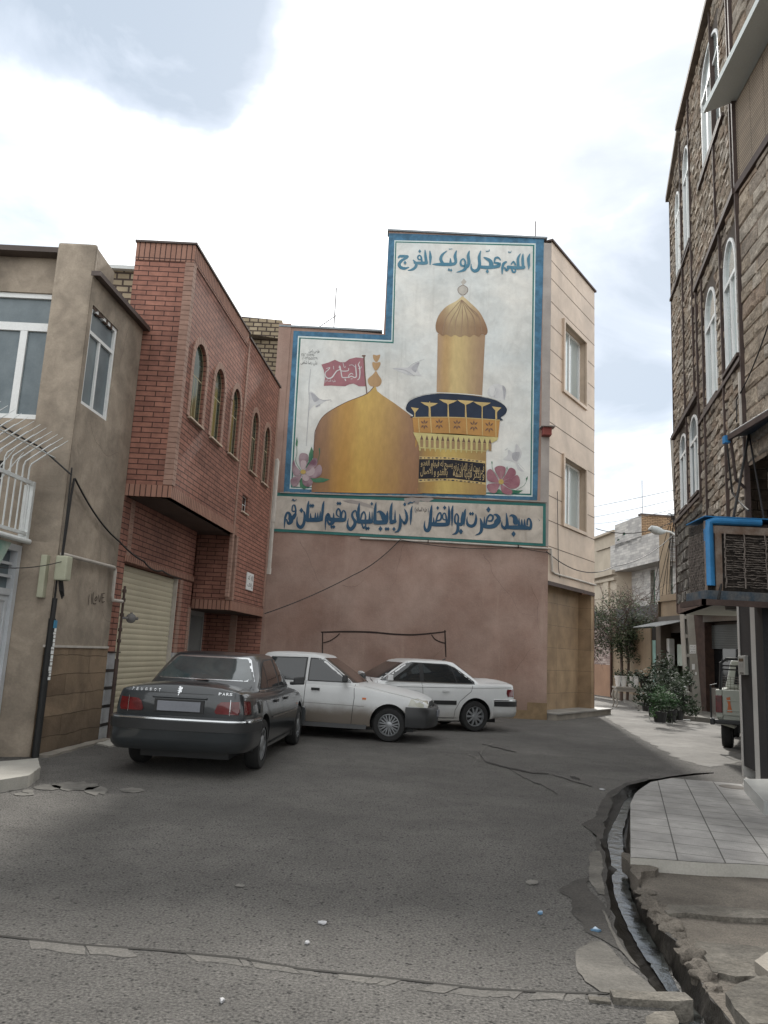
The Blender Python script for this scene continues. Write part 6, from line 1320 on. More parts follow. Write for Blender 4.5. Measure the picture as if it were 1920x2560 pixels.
# the right part: shutter and shop window behind the pickup
c0, c1 = sb(1846), sb(1768)
m = MB(); m.fbox(FS, c1, sb(1742), .13, 3.4, -.3, .05); m.build('wooden_pier', mat('dark_wood', (.07, .04, .03), .8, var=.4, vscale=6), sp_)
m = MB(); z = 2.15
while z < 2.9: m.fbox(FS, c0-1, c1, z, z+.045, -.25, -.2); z += .055
m.build('roller_blind', mat('blind_grey', (.14, .155, .155), .6), sp_)
MB().fbox(FS, c0-1, c1, .9, 2.15, -.3, -.26).build('shop_window', glass_dark, sp_); m = MB(); m.fbox(FS, c0-1, c1, .13, .9, -.3, -.1); m.build('window_base', mat('base_grey', (.22, .20, .18), .8, var=.2), sp_); m = MB(); m.fbox(FS, c0-1, c1, 3.0, 3.3, -.2, .1); m.build('lintel', MATS['base_grey'], sp_)
m = MB(); m.fbox(FS, c0-1, c1+.5, 3.28, 3.42, -.2, .6); m.build('ledge', bg_plaster, sp_)
shell(sp_, [FS.p(b0-3, 0)[:2], (16, 22), (16, 34), FS.p(b1, 0)[:2]], 0, 3.9, bg_plaster)
# tile-clad house: front faces the street, blank brick side faces the camera
FT = Frame((13.05, 36), (-.1, 1), -1); FTs = Frame((13.05, 36), (1, .1), 1)
H5 = thing('tiled_house', 'grey mosaic-tiled house with a bare yellow brick side wall and green windows', 'house', (13.5, 37, 0))
t = lambda x, y: FT.q(x, y)
a0_, z_oh = t(1623, 1408); zt_ = t(1622, 1334)[1]
far_s = t(1537, 1400)[0]
print('tile house', a0_, z_oh, zt_, far_s)
wins = [rect(.55, 1.05, 3.2, z_oh-.1), rect(1.55, 2.0, 3.2, z_oh-.1), rect(2.45, 2.85, 3.2, z_oh-.1)]
FT2 = Frame(FT.p(0, 0, -.8)[:2], (-.1, 1), -1)
m = MB(); m.panel(FT2, rect(-.0, far_s+.6, 2.5, zt_), [rect(.35, .8, 3.0, z_oh-.15), rect(1.25, 1.75, 3.0, z_oh-.15), rect(2.2, 2.7, 3.0, z_oh-.15)], reveal=.3); 
m.fbox(FT, 0, far_s+.6, z_oh, zt_, -.8, 0); m.build('tiled_front', grey_mosaic, H5)
for (q0, q1) in ((.35, .8), (1.25, 1.75), (2.2, 2.7)): 
    window(FT2, rect(q0, q1, 3.0, z_oh-.15), -.25, H5, green_f, glass_green, mull=(), trans=None, t=.06)
zp = FTs.q(1600, 1303)[1]
p0 = FT.q(1570, 1299)[0]
FU = Frame(FT.p(1.9, 0, -.0)[:2], (-.1, 1), -1); FUs = Frame(FT.p(1.9, 0, 0)[:2], (1, .1), 1)
zu = FU.q(1571, 1300)[1]; ue = FU.q(1537, 1312)[0]
uw = [arch(FU.q(1564, 1350)[0], FU.q(1556, 1350)[0], zt_+.35, zu-.75, zu-.55, 6), arch(FU.q(1550, 1350)[0], FU.q(1541, 1350)[0], zt_-.1+.25, zu-1.0, zu-.8, 6)]
m = MB(); m.panel(FU, rect(0, max(ue, 1.5), zt_-.3, zu), uw, reveal=.12); m.build('upper_front', grey_mosaic, H5)
for w in uw: window(FU, w, -.1, H5, green_f, glass_dark, mull=((w[0][0]+w[1][0])/2,), t=.05)
m = MB(); m.panel(FUs, rect(0, 12, zt_-.3, zu)); m.panel(FTs, [(0, z_oh), (0, zt_), (12, zt_), (12, 2.5), (.8, 2.5), (.8, z_oh)]); m.build('brick_side', yellow_brick, H5)
m = MB(); m.fbox(FTs, .0, .5, 2.9, zt_, -.02, .012); m.build('side_render', bg_plaster, H5)
m = MB(); m.fbox(FUs, -.05, 12, zu, zu+.08, -.3, .05); m.build('coping', coping, H5)
MB().flat([FTs.p(0, 0)+Vector((0, 0, zt_-.02)), FTs.p(12, 0)+Vector((0, 0, zt_-.02)), FTs.p(12, zt_-.02)+Vector((0, 8, -zt_+zt_)), FT.p(8, zt_-.02)][:0] or [Vector((*FTs.p(0, 0)[:2], zt_-.03)), Vector((*FTs.p(12, 0)[:2], zt_-.03)), Vector((24, 45, zt_-.03)), Vector((*FT.p(8, 0)[:2], zt_-.03))]).build('roof', concrete, H5)
tq = FTs.q(1617, 1300)[0]
aer = FUs.q(1617, 1300); P_ = FUs.p(aer[0], 0, -.5); aerial('roof_aerial', P_.x, P_.y, zu, zu+1.9, 'bent television aerial leaning on the roof of the tiled house', False)
# cream house beyond
FQ = Frame(FT.p(far_s+.02, 0, -.1)[:2], (-.1, 1), -1)
H6 = thing('cream_house', 'cream rendered house with a moulded cornice beyond the tiled house', 'house', FQ.p(2, 0)[:])
zq = FQ.q(1536, 1332)[1]; qe = FQ.q(1487, 1355)[0]
cream_r = mat('cream_render', (.46, .40, .32), .9, var=.15)
q = [FQ.q(1508, 1470), FQ.q(1524, 1505)]; zc0 = FQ.q(1530, 1432)[1]
wq = rect(FQ.q(1525, 1500)[0], FQ.q(1506, 1500)[0], FQ.q(1515, 1505)[1], FQ.q(1515, 1475)[1])
m = MB(); m.panel(FQ, rect(0, 14, 0, zq), [wq], reveal=.2); m.build('front_wall', cream_r, H6); window(FQ, wq, -.15, H6, frame_white, glass_dull, mull=((wq[0][0]+wq[1][0])/2,), t=.1)
m = MB(); m.fbox(FQ, 0, 14, zc0-.15, zc0+.1, -.1, .25); m.fbox(FQ, 0, 14, zc0-.45, zc0-.3, -.1, .15); m.fbox(FQ, -.0, 14, zq, zq+.12, -.2, .2); m.fbox(FQ, .9, 1.6, 0, zc0-.45, -.1, .1); m.build('cornice', cream_r, H6)
shell(H6, [FQ.p(14, 0)[:2], (22, 60), (22, 38), FQ.p(0, 0)[:2]], 0, zq, cream_r)
dg = mat('dark_cladding', (.06, .06, .065), .7, var=.2); m = MB(); s0_ = FS.q(1540, 1600)[0]; m.fbox(FS, s0_, s0_+9, 3.0, FS.q(1500, 1508)[1], -2.2, -2.0); o = m.build('screen_wall', dg); tag(o, 'dark grey sheeting screen behind the tiled garden wall', 'screen')
# concrete power pole with recessed panels
B0, B1 = G(1722, 1789), G(1756, 1791)
T0, T1 = G(1711, 1535, 5.0), None
pole = thing('power_pole', 'leaning concrete power pole with recessed panels and a pasted notice', 'pole', (B0.x+.3, B0.y, 0))
Yp = B0.y
def pp3(x, y, dy=0): v = ray(x, y); tt_ = (Yp+dy)/v.y; return Vector((v.x*tt_, Yp+dy, CAM_H+v.z*tt_))
bl, br = pp3(1722, 1789), pp3(1756, 1791); tl, tr = pp3(1706, 1535), pp3(1736, 1535)
tz = tl.z; bl.z = br.z = 0
up_k = (8.6)/(tz)
def side(t_, f): a = bl.lerp(tl, t_); b = br.lerp(tr, t_); return a.lerp(b, f)
TT = 9.2/tz
m = MB()
hw = .28
def seg(t0, t1, f0, f1, d0, d1):
    q = [side(t0, f0), side(t0, f1), side(t1, f1), side(t1, f0)]
    m.hexa([p+Vector((0, d0, 0)) for p in q]+[p+Vector((0, d1, 0)) for p in q])
def taper(t_): return 1-.45*min(1, t_/TT)
def seg2(t0, t1, f0, f1, d0, d1):
    q = []
    for tt_, ff in ((t0, f0), (t0, f1), (t1, f1), (t1, f0)): q.append(side(tt_, .5+(ff-.5)*taper(tt_)))
    m.hexa([p+Vector((0, d0, 0)) for p in q]+[p+Vector((0, d1, 0)) for p in q])
seg2(0, TT, .34, 1.0, 0, .3); seg2(0, TT, 0, .1, .0, .3)
for k in range(int(TT/.19)+1): seg2(k*.19, min(TT, k*.19+.035), .1, .34, .02, .3)
seg2(0, TT, .1, .34, .22, .3)
m.build('shaft', concrete_lt, pole)
m = MB()
def notice(x0, x1, y0, y1): m.quad(pp3(x0, y0, -.01), pp3(x1, y0, -.01), pp3(x1, y1, -.01), pp3(x0, y1, -.01))
notice(1724, 1740, 1612, 1634); o = m.build('notice', frame_white, pole); o['label'] = 'white paper notice with rows of lettering pasted on the pole'
m = MB(); notice(1730, 1737, 1660, 1674); notice(1738, 1742, 1680, 1687); m.build('paper_scraps', frame_white, pole)
FX = Frame((0, Yp-.012), (1, 0))
for k, s_ in enumerate(('آگهی فروش', 'تخلیه چاه', 'لوله بازکنی')):
    c = pp3(1725, 1618+k*6.5, -.012); text_mesh(s_, FX, c.x, c.z, .17, .045, .003, ink, 'notice_lettering', o, .01)
m = MB()
for k, y in enumerate((1224, 1248, 1272, 1292)):
    c = pp3(1688, y, .1); m.tube([c, c+Vector((.12, 0, 0))], [.05, .03], 8); m.tube([c+Vector((.1, 0, 0)), c+Vector((.35, 0, -.0))], .015, 5)
m.build('insulators', cable, pole)
sl = thing('street_lamp', 'grey street lamp head on a curved arm off the power pole', 'street lamp', pp3(1660, 1330)[:])
m = MB(); hp = [pp3(1621, 1324, -.6), pp3(1628, 1322, -.6), pp3(1640, 1326, -.6), pp3(1652, 1329, -.55), pp3(1662, 1330, -.5)]; m.tube(hp, [.03, .11, .14, .11, .05], 12); m.build('head', mat('lamp_grey', (.42, .45, .45), .4), sl, smooth=True)
m = MB(); m.tube([pp3(1660, 1327, -.5), pp3(1676, 1330, -.35), pp3(1690, 1340, -.2), pp3(1702, 1352, 0)], .035, 8); m.build('arm', white_metal, sl, smooth=True)
# overhead lines
cor = FG.p(3.6, 0, .1)
gG = 'overhead lines across the side street'
def w2(a, b, sag, label, r=.013): wire('overhead_cable', [a, b], sag, r, label, gG)
w2(FG.p(3.5, 4.7, .1) if False else FM.p(4.3, 4.4, .15), pp3(1650, 1352), .0, 'lowest black cable sagging from the mosque corner towards the street lamp') if False else wire('overhead_cable', [FM.p(4.36, 4.35, .1), pp3(1536, 1416, -2), pp3(1700, 1320)], [.35, .25], .014, 'long black cable sagging from the banner corner across to the power pole', gG)
w2(FG.p(3.58, 5.55, .05), pp3(1696, 1296), .3, 'black cable from the beige corner passing just above the street lamp')
w2(pp3(1690, 1224), Vector((8, 60, 12.0)), .2, 'highest overhead line running off behind the mosque', .010)
w2(pp3(1690, 1248), Vector((12.5, 60, 12.2)), .2, 'second overhead line meeting the sky above the tiled house', .010)
w2(pp3(1690, 1272), Vector((15, 60, 12.2)), .2, 'third overhead line just above the roof of the tiled house', .010)
rnd = random.Random(31)
ends = [(1640, 1500), (1655, 1490), (1672, 1480), (1680, 1478), (1626, 1508), (1665, 1500)]
for k, (x, y) in enumerate(ends):
    wire('service_cable', [pp3(1690-k*2, 1285, .1), pp3(x, y, 2.0+.3*k)], -.05*k, .011, ['service cable slanting furthest left into the shrub', 'service cable slanting to the shrub middle', 'service cable crossing the brick wall steeply', 'service cable nearest the power pole', 'lowest long service cable to the left of the fan', 'service cable in the middle of the fan'][k] + ' from the pole top', 'service cables fanning from the power pole')
for k in range(3): wire('tangled_wire', [pp3(1692, 1262+k*12, 0), pp3(1672-k*3, 1290, .2), pp3(1688, 1330, .1), pp3(1694, 1300, 0)], [.2, -.3, .2], .008, ['uppermost', 'middle', 'lowest'][k]+' loop of tangled wire at the pole top', 'tangled wires at the pole top')
# ---------------------------------------------------------------- vegetation
def leafmat(name, c, c2): return mat(name, c, .6, col2=c2, vscale=2.5, fine=.3, fscale=12, spec=.3)
lf1 = leafmat('leaf_green', (.032, .052, .020), (.07, .082, .042)); lf2 = leafmat('leaf_dark', (.013, .023, .011), (.03, .045, .02)); lf3 = leafmat('leaf_bright', (.022, .058, .02), (.045, .09, .03)); twig = mat('twig', (.13, .10, .085), .9, var=.3, vscale=4)
def leaves(m, c, n, rx, ry, rz, size, rnd, clump=0):
    cl = [Vector((rnd.gauss(0, .5)*rx, rnd.gauss(0, .5)*ry, rnd.gauss(0, .5)*rz)) for _ in range(max(1, clump))]
    for i in range(n):
        if clump: b = rnd.choice(cl); p = c+b+Vector((rnd.gauss(0, .16)*rx, rnd.gauss(0, .16)*ry, rnd.gauss(0, .16)*rz))
        else: p = c+Vector((rnd.gauss(0, .45)*rx, rnd.gauss(0, .45)*ry, rnd.gauss(0, .45)*rz))
        a = Vector((rnd.gauss(0, 1), rnd.gauss(0, 1), rnd.gauss(0, 1))).normalized(); b2 = a.orthogonal().normalized(); s = size*rnd.uniform(.6, 1.4)
        m.add([p-a*s, p+b2*s*.45, p+a*s, p-b2*s*.45], [(0, 1, 2, 3)])
tc = FS.p(sb(1583), 0, .5); tree = thing('shrub_tree', 'big tangled shrub tree, green left and bare twigs right, over the courtyard wall', 'tree', (tc.x, tc.y, .13))
rnd = random.Random(77)
top = Vector((tc.x, tc.y, 3.0)); m = MB(); m.tube([(tc.x, tc.y, .1), (tc.x+.03, tc.y, 1.5), (tc.x-.02, tc.y, 2.6), top], [.07, .06, .05, .05], 8); m.tube([(tc.x+.25, tc.y+.05, .1), (tc.x+.3, tc.y, 1.6), (tc.x+.12, tc.y, 2.9)], [.06, .05, .04], 8)
def branch(m, p, d, L_, r, depth):
    q = p; pts = [p]; rr = [r]
    for k in range(4):
        d = (d+Vector((rnd.gauss(0, .25), rnd.gauss(0, .25), rnd.gauss(0, .22)))).normalized(); q = q+d*L_/4; pts.append(q); rr.append(r*(1-.2*(k+1)))
    m.tube(pts, rr, 4, cap=False)
    if depth > 0:
        for _ in range(4): branch(m, pts[rnd.randint(1, 4)], (d+Vector((rnd.gauss(0, .7), rnd.gauss(0, .6), rnd.gauss(0, .6)))).normalized(), L_*.62, r*.55, depth-1)
for k in range(24):
    a = rnd.uniform(-1.1, 1.5); branch(m, top+Vector((rnd.uniform(-.5, 1.7), 0, rnd.uniform(-.6, .1))), Vector((math.sin(a)*1.1, rnd.gauss(0, .4), math.cos(a)*.8)), 1.5, .034, 3)
m.build('trunk_and_twigs', twig, tree)
m = MB(); leaves(m, Vector((tc.x+.05, tc.y-.1, 2.95)), 4300, 1.25, .9, 1.15, .05, rnd, 40); leaves(m, Vector((tc.x+1.4, tc.y, 3.2)), 900, 1.6, .8, .9, .04, rnd, 20); m.build('crown', lf1, tree)
m = MB(); leaves(m, Vector((tc.x+.7, tc.y+.1, 2.6)), 3800, 1.6, .8, .75, .05, rnd, 34); m.build('crown_inner', lf2, tree)
def plant(x, yb, h, w, kind, label, pot=True, n=260, mt=None):
    P = G(x, yb, .13); t_ = thing('potted_plant', label, 'plant', (P.x, P.y, .13), 'potted plants outside the shop'); r = random.Random(int(x*7+yb)); m = MB()
    ph = .25 if pot else 0
    if pot: m.lathe([(0, 0), (w*.22, 0), (w*.3, ph), (w*.27, ph), (w*.26, ph-.03), (0, ph-.03)], 14, c=P); m.build('pot', black_rubber, t_)
    m = MB()
    if kind == 'spike':
        for k in range(46):
            a = r.uniform(0, 2*PI); L_ = h*r.uniform(.6, 1.05); o_ = r.uniform(.08, .45); b = P+Vector((0, 0, ph)); c = b+Vector((math.cos(a)*o_*L_*.4, math.sin(a)*o_*L_*.4, L_*.7)); e = b+Vector((math.cos(a)*o_*L_, math.sin(a)*o_*L_, L_*.95)); s = Vector((-math.sin(a), math.cos(a), 0))*.022
            m.add([b-s, b+s, c+s, c-s, e], [(0, 1, 2, 3), (3, 2, 4)])
    else: leaves(m, P+Vector((0, 0, ph+h*.5)), n, w*.75, w*.6, h*.75, .06 if kind == 'leaf' else .04, r, 10)
    m.build('foliage', mt or lf2, t_)
plant(1618, 1778, .95, .6, 'leaf', 'dark leafy potted plant nearest the vintage table', n=500); plant(1642, 1776, 1.15, .7, 'leaf', 'tall dark potted plant in front of the pale green door', n=700)
plant(1664, 1778, 1.3, .5, 'leaf', 'bushy dark potted plant beside the shop post', n=600); plant(1682, 1776, 1.35, .7, 'spike', 'tall spiky potted plant with upright blades before the cupboard door'); plant(1702, 1778, 1.25, .7, 'spike', 'second spiky potted plant, closest to the power pole')
plant(1650, 1806, .62, .6, 'fern', 'low bright green feathery plant at the kerb', n=900, mt=lf3); plant(1676, 1800, .6, .6, 'fern', 'low dark bushy plant right of the bright feathery one', n=700); plant(1696, 1800, .55, .5, 'leaf', 'small dark potted plant beside the white frame', n=400); plant(1690, 1790, .9, .7, 'leaf', 'dark broad potted plant between the spiky plants and the pole', n=600); plant(1666, 1790, .8, .7, 'leaf', 'dark dense potted plant behind the feathery plants', n=700); plant(1632, 1790, .5, .45, 'leaf', 'small dark potted plant left of the feathery one', n=400)
tbp = G(1588, 1770)
tb_ = thing('planter_table', 'worn ornate white table carrying wrapped flower pots at the kerb', 'table', (tbp.x, tbp.y, 0))
m = MB(); m.box(tbp.x-.75, tbp.x+.55, tbp.y-.25, tbp.y+.25, .66, .72); m.build('table_top', concrete_lt, tb_, bevel=.01); m = MB(); m.box(tbp.x-.7, tbp.x+.5, tbp.y-.22, tbp.y+.22, .55, .66); m.build('apron', concrete_lt, tb_)
for (dx, dy) in ((-.7, -.2), (.5, -.2), (-.7, .2), (.5, .2)):
    m = MB(); m.tube([(tbp.x+dx, tbp.y+dy, .6), (tbp.x+dx-.05, tbp.y+dy, .42), (tbp.x+dx+.02, tbp.y+dy, .15), (tbp.x+dx-.04, tbp.y+dy, 0)], [.04, .045, .022, .03], 8); m.build('leg', concrete_lt, tb_, smooth=True)
for k in range(6):
    x = tbp.x-.62+k*.22; y = tbp.y-.05+.06*(k % 2); t_ = thing('wrapped_pot', ['leftmost', 'second', 'third', 'fourth', 'fifth', 'rightmost'][k]+(' pot wrapped in white film on the ornate table' if k < 4 else ' dark flower pot on the ornate table'), 'flower pot', (x, y, .72), 'flower pots on the table')
    m = MB(); m.lathe([(0, .0), (.07, 0), (.12, .3), (.13, .38), (.10, .36), (0, .3)], 12, c=(x, y, .72)); m.build('wrapping', frame_white if k < 4 else black_rubber, t_, smooth=True)
    m = MB(); leaves(m, Vector((x, y, 1.12)), 70, .16, .14, .16, .05, random.Random(k)); m.build('flowers', lf2, t_)
p = G(1712, 1792, .13); t_ = thing('sign_frame', 'small white metal frame leaning by the foot of the power pole', 'frame', (p.x, p.y, .13)); m = MB(); m.tube([(p.x-.28, p.y, .95), (p.x-.12, p.y, .05), (p.x+.15, p.y, .05)], .014, 5); m.tube([(p.x-.28, p.y, .95), (p.x+.05, p.y, .97)], .014, 5); m.build('tube', white_metal, t_)
# ================================================================ VEHICLES
def paint(name, c, rough=.3, dirt=None, coat=.5, var=.06): return mat(name, c, rough, var=var, vscale=2.5, fine=.03, coat=coat, hdirt=dirt, spec=.5)
car_white = paint('paint_car_white', (.56, .57, .57), .35, dict(z0=.2, z1=.55, k=.55, c=(.25, .22, .18), j=.3, s=3))
car_white_dirty = paint('paint_car_dusty', (.55, .56, .56), .45, dict(z0=.40, z1=.66, k=.95, c=(.15, .125, .10), j=.22, s=2.2), coat=.25)
car_dark = mat('paint_car_dark', (.018, .023, .027), .3, var=.25, vscale=2, fine=.1, coat=.7, spec=.5, hdirt=dict(z0=.2, z1=.6, k=.22, c=(.06, .056, .05), j=.4, s=2.5))
roof_dust = mat('paint_roof_dust', (.06, .055, .052), .55, var=.3, vscale=3, coat=.2)
tyre_m = mat('tyre', (.02, .02, .02), .85, var=.3, vscale=12); rim_m = mat('rim_silver', (.30, .31, .32), .35, metal=.5, var=.2); black_pl = mat('black_plastic', (.022, .023, .024), .5, var=.2)
tail_m = mat('tail_red', (.12, .007, .009), .18, var=.4, vscale=9, coat=.6); head_m = mat('head_glass', (.42, .42, .36), .12, var=.2, vscale=6, coat=.6); chrome = mat('chrome', (.55, .56, .57), .15, metal=.9); car_glass = mat('car_glass', (.014, .017, .019), .05, var=.15, spec=.7, coat=.3); plate_m = mat('plate_grey', (.19, .20, .225), .5); amber = mat('amber', (.5, .12, .02), .3)
glass_tint = mat('car_glass_rear', (.02, .03, .032), .06, col2=(.04, .055, .058), vscale=3, spec=.9, coat=.6)
def interp(st, n):
    """Catmull-Rom through station tuples"""
    out = []
    for i in range(len(st)-1):
        p0, p1, p2, p3 = st[max(i-1, 0)], st[i], st[i+1], st[min(i+2, len(st)-1)]
        for j in range(n):
            t = j/n; out.append(tuple(.5*((2*b)+(-a+c)*t+(2*a-5*b+4*c-d)*t*t+(-a+3*b-3*c+d)*t**3) for a, b, c, d in zip(p0, p1, p2, p3)))
    out.append(st[-1]); return out
def body_mesh(st):
    S_ = interp(st, 5); vs = []; fs = []
    for x, hw, zb, zs, zc in S_:
        H = zs-zb
        half = [(0, zb), (hw*.78, zb), (hw*.93, zb+.03), (hw*.975, zb+H*.22), (hw*.995, zb+H*.42), (hw*1.0, zb+H*.58), (hw*.985, zb+H*.72), (hw*.975, zb+H*.80), (hw*.955, zs-.045), (hw*.93, zs-.012), (hw*.88, zs+.004), (hw*.62, zs+(zc-zs)*.62), (hw*.3, zs+(zc-zs)*.93), (0, zc)]
        ring = half+[(-y, z) for y, z in reversed(half[1:-1])]
        vs += [(x, y, z) for y, z in ring]
    n = len(ring)
    for i in range(len(S_)-1):
        for k in range(n): fs.append((i*n+k, i*n+(k+1) % n, (i+1)*n+(k+1) % n, (i+1)*n+k))
    fs.append(tuple(reversed(range(n)))); fs.append(tuple(range((len(S_)-1)*n, len(S_)*n)))
    return vs, fs
def cabin_mesh(c):
    lv = [0, .1, .25, .4, .55, .7, .82, .91, .965, 1.0]; vs = []; fs = []; N_ = 56
    zb, zr = c['zb'], c['zr']
    for t in lv:
        bow = math.sin(t*PI)*.02
        x0 = c['x0b']+(c['x0r']-c['x0b'])*t - bow*1.5; x1 = c['x1b']+(c['x1r']-c['x1b'])*t + bow*1.5; hw = c['wb']+(c['wr']-c['wb'])*t**1.15 + bow*.5
        e = max(0, (t-.8)/.2); sh = 1-.06*e*e; z = zb+(zr-zb)*(t if t < .8 else .8+.2*math.sin((t-.8)/.2*PI/2))
        for k in range(N_):
            a = 2*PI*k/N_; ca, sa = math.cos(a), math.sin(a); p = 2/7.0
            cx = math.copysign(abs(ca)**p, ca); sy = math.copysign(abs(sa)**p, sa)
            vs.append(((x0+x1)/2+(x1-x0)/2*cx*sh, hw*sy*sh, z))
    for i in range(len(lv)-1):
        for k in range(N_): fs.append((i*N_+k, i*N_+(k+1) % N_, (i+1)*N_+(k+1) % N_, (i+1)*N_+k))
    b = (len(lv)-1)*N_
    for s_, dz in ((.9, .012), (.7, .022), (.4, .030)):
        q = len(vs)
        for k in range(N_):
            x, y, z = vs[b+k]; xc = (c['x0r']+c['x1r'])/2; vs.append((xc+(x-xc)*s_, y*s_, zr+dz))
        for k in range(N_): 
            a = b if s_ == .9 else q-N_
            fs.append((a+k, a+(k+1) % N_, q+(k+1) % N_, q+k))
    fs.append(tuple(range(len(vs)-N_, len(vs)))); fs.append(tuple(reversed(range(N_))))
    return vs, fs
def bvh_of(parts):
    vs = []; fs = []
    for v, f in parts: b = len(vs); vs += [Vector(p) for p in v]; fs += [tuple(b+i for i in q) for q in f]
    return BVHTree.FromPolygons(vs, fs)
def proj_patch(tree_, poly, axis, sgn, off, name, material, parent, sub=.06, smooth=True, thick=False):
    """lay a traced outline on the body; axis 'y' = traced in side view (x, z), 'x' = traced from front/rear (y, z)"""
    pts = [Vector((p[0], p[1], 0)) for p in poly]
    b = bmesh.new(); vv = [b.verts.new(p) for p in pts]
    for t in tessellate_polygon([pts]):
        try: b.faces.new([vv[i] for i in t])
        except ValueError: pass
    for _ in range(6):
        es = [e for e in b.edges if e.calc_length() > sub*1.6]
        if not es: break
        bmesh.ops.subdivide_edges(b, edges=es, cuts=1, use_grid_fill=False); bmesh.ops.triangulate(b, faces=b.faces)
    vs = []
    for v in b.verts:
        if axis == 'y': o_ = Vector((v.co.x, 3*sgn, v.co.y)); d = Vector((0, -sgn, 0))
        elif axis == 'x': o_ = Vector((5*sgn, v.co.x, v.co.y)); d = Vector((-sgn, 0, 0))
        else: o_ = Vector((v.co.x, v.co.y, 4)); d = Vector((0, 0, -1))
        h, n, _, _ = tree_.ray_cast(o_, d)
        if h is None: h = o_+d*3
        elif n.dot(d) > 0: n = -n
        vs.append(h - d*off if h is not None else o_)
    b.verts.index_update()
    m = MB(); m.add(vs, [tuple(v.index for v in f.verts) for f in b.faces]); b.free()
    o = m.build(name, material, parent, smooth=smooth, sharp=45); local(o); return o
def line(tree_, pts, w, axis, sgn, off, name, material, parent, n=6):
    m = MB(); L_ = []
    for i in range(len(pts)-1):
        for k in range(n): L_.append(Vector(pts[i]).lerp(Vector(pts[i+1]), k/n))
    L_.append(Vector(pts[-1])); vs = []
    for i, p in enumerate(L_):
        t = (L_[min(i+1, len(L_)-1)]-L_[max(i-1, 0)]).normalized(); nv = Vector((-t.y, t.x))*w/2
        for q in (p+nv, p-nv):
            if axis == 'y': o_ = Vector((q.x, 3*sgn, q.y)); d = Vector((0, -sgn, 0))
            elif axis == 'x': o_ = Vector((5*sgn, q.x, q.y)); d = Vector((-sgn, 0, 0))
            else: o_ = Vector((q.x, q.y, 4)); d = Vector((0, 0, -1))
            h, nn, _, _ = tree_.ray_cast(o_, d); h = h if h is not None else o_+d*2.2
            vs.append(h-d*off)
    m.add(vs, [(2*i, 2*i+1, 2*i+3, 2*i+2) for i in range(len(L_)-1)])
    o = m.build(name, material, parent); local(o); return o
def sweep(path, prof, name, material, parent, bevel=0):
    """profile (outward, z) swept along a plan path"""
    P = [Vector(p) for p in path]; vs = []; fs = []; n = len(prof)
    for i, p in enumerate(P):
        t = (P[min(i+1, len(P)-1)]-P[max(i-1, 0)]).normalized(); nv = Vector((t.y, -t.x))
        for o_, z in prof: q = p+nv*o_; vs.append((q.x, q.y, z))
    for i in range(len(P)-1):
        for k in range(n): fs.append((i*n+k, i*n+(k+1) % n, (i+1)*n+(k+1) % n, (i+1)*n+k))
    fs.append(tuple(reversed(range(n)))); fs.append(tuple(range((len(P)-1)*n, len(P)*n)))
    m = MB(); m.add(vs, fs); o = m.build(name, material, parent, smooth=True, sharp=40); local(o); return o
def wheel(parent, x, y, r, w, style, name='wheel'):
    s = 1 if y > 0 else -1
    h = bpy.data.objects.new(name, None); COL.objects.link(h); h.parent = parent; h.location = (x, y, r); h.empty_display_size = .1
    rr = r*.66
    m = MB(); m.lathe([(rr, -w/2), (rr+.01, -w/2-.004), (r*.93, -w/2+.002), (r-.006, -w/2+.03), (r, -w/2+.05), (r, w/2-.05), (r-.006, w/2-.03), (r*.93, w/2-.002), (rr+.01, w/2+.004), (rr, w/2)], 40, axis='Y')
    local(m.build('tyre', tyre_m, h, smooth=True, sharp=50))
    yo = s*(w/2-.012)
    m = MB(); m.lathe([(rr, yo), (rr-.012, yo+s*.004), (rr-.02, yo-s*.02), (rr-.03, yo-s*.06)], 40, axis='Y')
    if style == 'cap':      # full cap with oval openings
        m.lathe([(0, yo+s*.012), (.06, yo+s*.012), (rr*.42, yo+s*.004), (rr*.5, yo-s*.004)], 32, axis='Y')
        for k in range(8):
            a0 = 2*PI*(k+.0)/8
            for j in range(3):
                aa, ab = a0+(j-1.5)*.13, a0+(j-.5)*.13
                P = [Vector((math.cos(a)*q, yo-s*.004+s*d, math.sin(a)*q)) for a, q, d in ((aa, rr*.5, 0), (ab, rr*.5, 0), (ab*1.0, rr*.98, .004), (aa, rr*.98, .004))]
                m.quad(*P)
        m.lathe([(rr*.82, yo+s*.003), (rr*.9, yo+s*.004), (rr*.99, yo)], 40, axis='Y')
    else:
        m.lathe([(0, yo+s*.004), (.03, yo+s*.004), (.055, yo-s*.002), (.06, yo-s*.03)], 24, axis='Y')
        ns = 9 if style == 'multi' else 10
        for k in range(ns):
            a = 2*PI*k/ns
            for da in ((-.11, .11) if style == 'multi' else (0,)):
                c, s_ = math.cos(a+da*.4), math.sin(a+da*.4); c2, s2_ = math.cos(a+da*1.6), math.sin(a+da*1.6); wd = .009 if style == 'multi' else .019
                p0 = Vector((c*.045, 0, s_*.045)); p1 = Vector((c2*rr*.97, 0, s2_*rr*.97)); t = (p1-p0).normalized(); q = Vector((-t.z, 0, t.x))*wd
                P = [p0-q, p0+q, p1+q*.9, p1-q*.9]
                m.hexa([p+Vector((0, yo-s*.035, 0)) for p in P]+[p+Vector((0, yo-s*.004, 0)) for p in P])
    local(m.build('rim', rim_m, h, smooth=True, sharp=35))
    m = MB(); m.lathe([(0, yo-s*.05), (rr-.02, yo-s*.05)], 30, axis='Y'); local(m.build('brake_disc', black_pl, h))
    return h
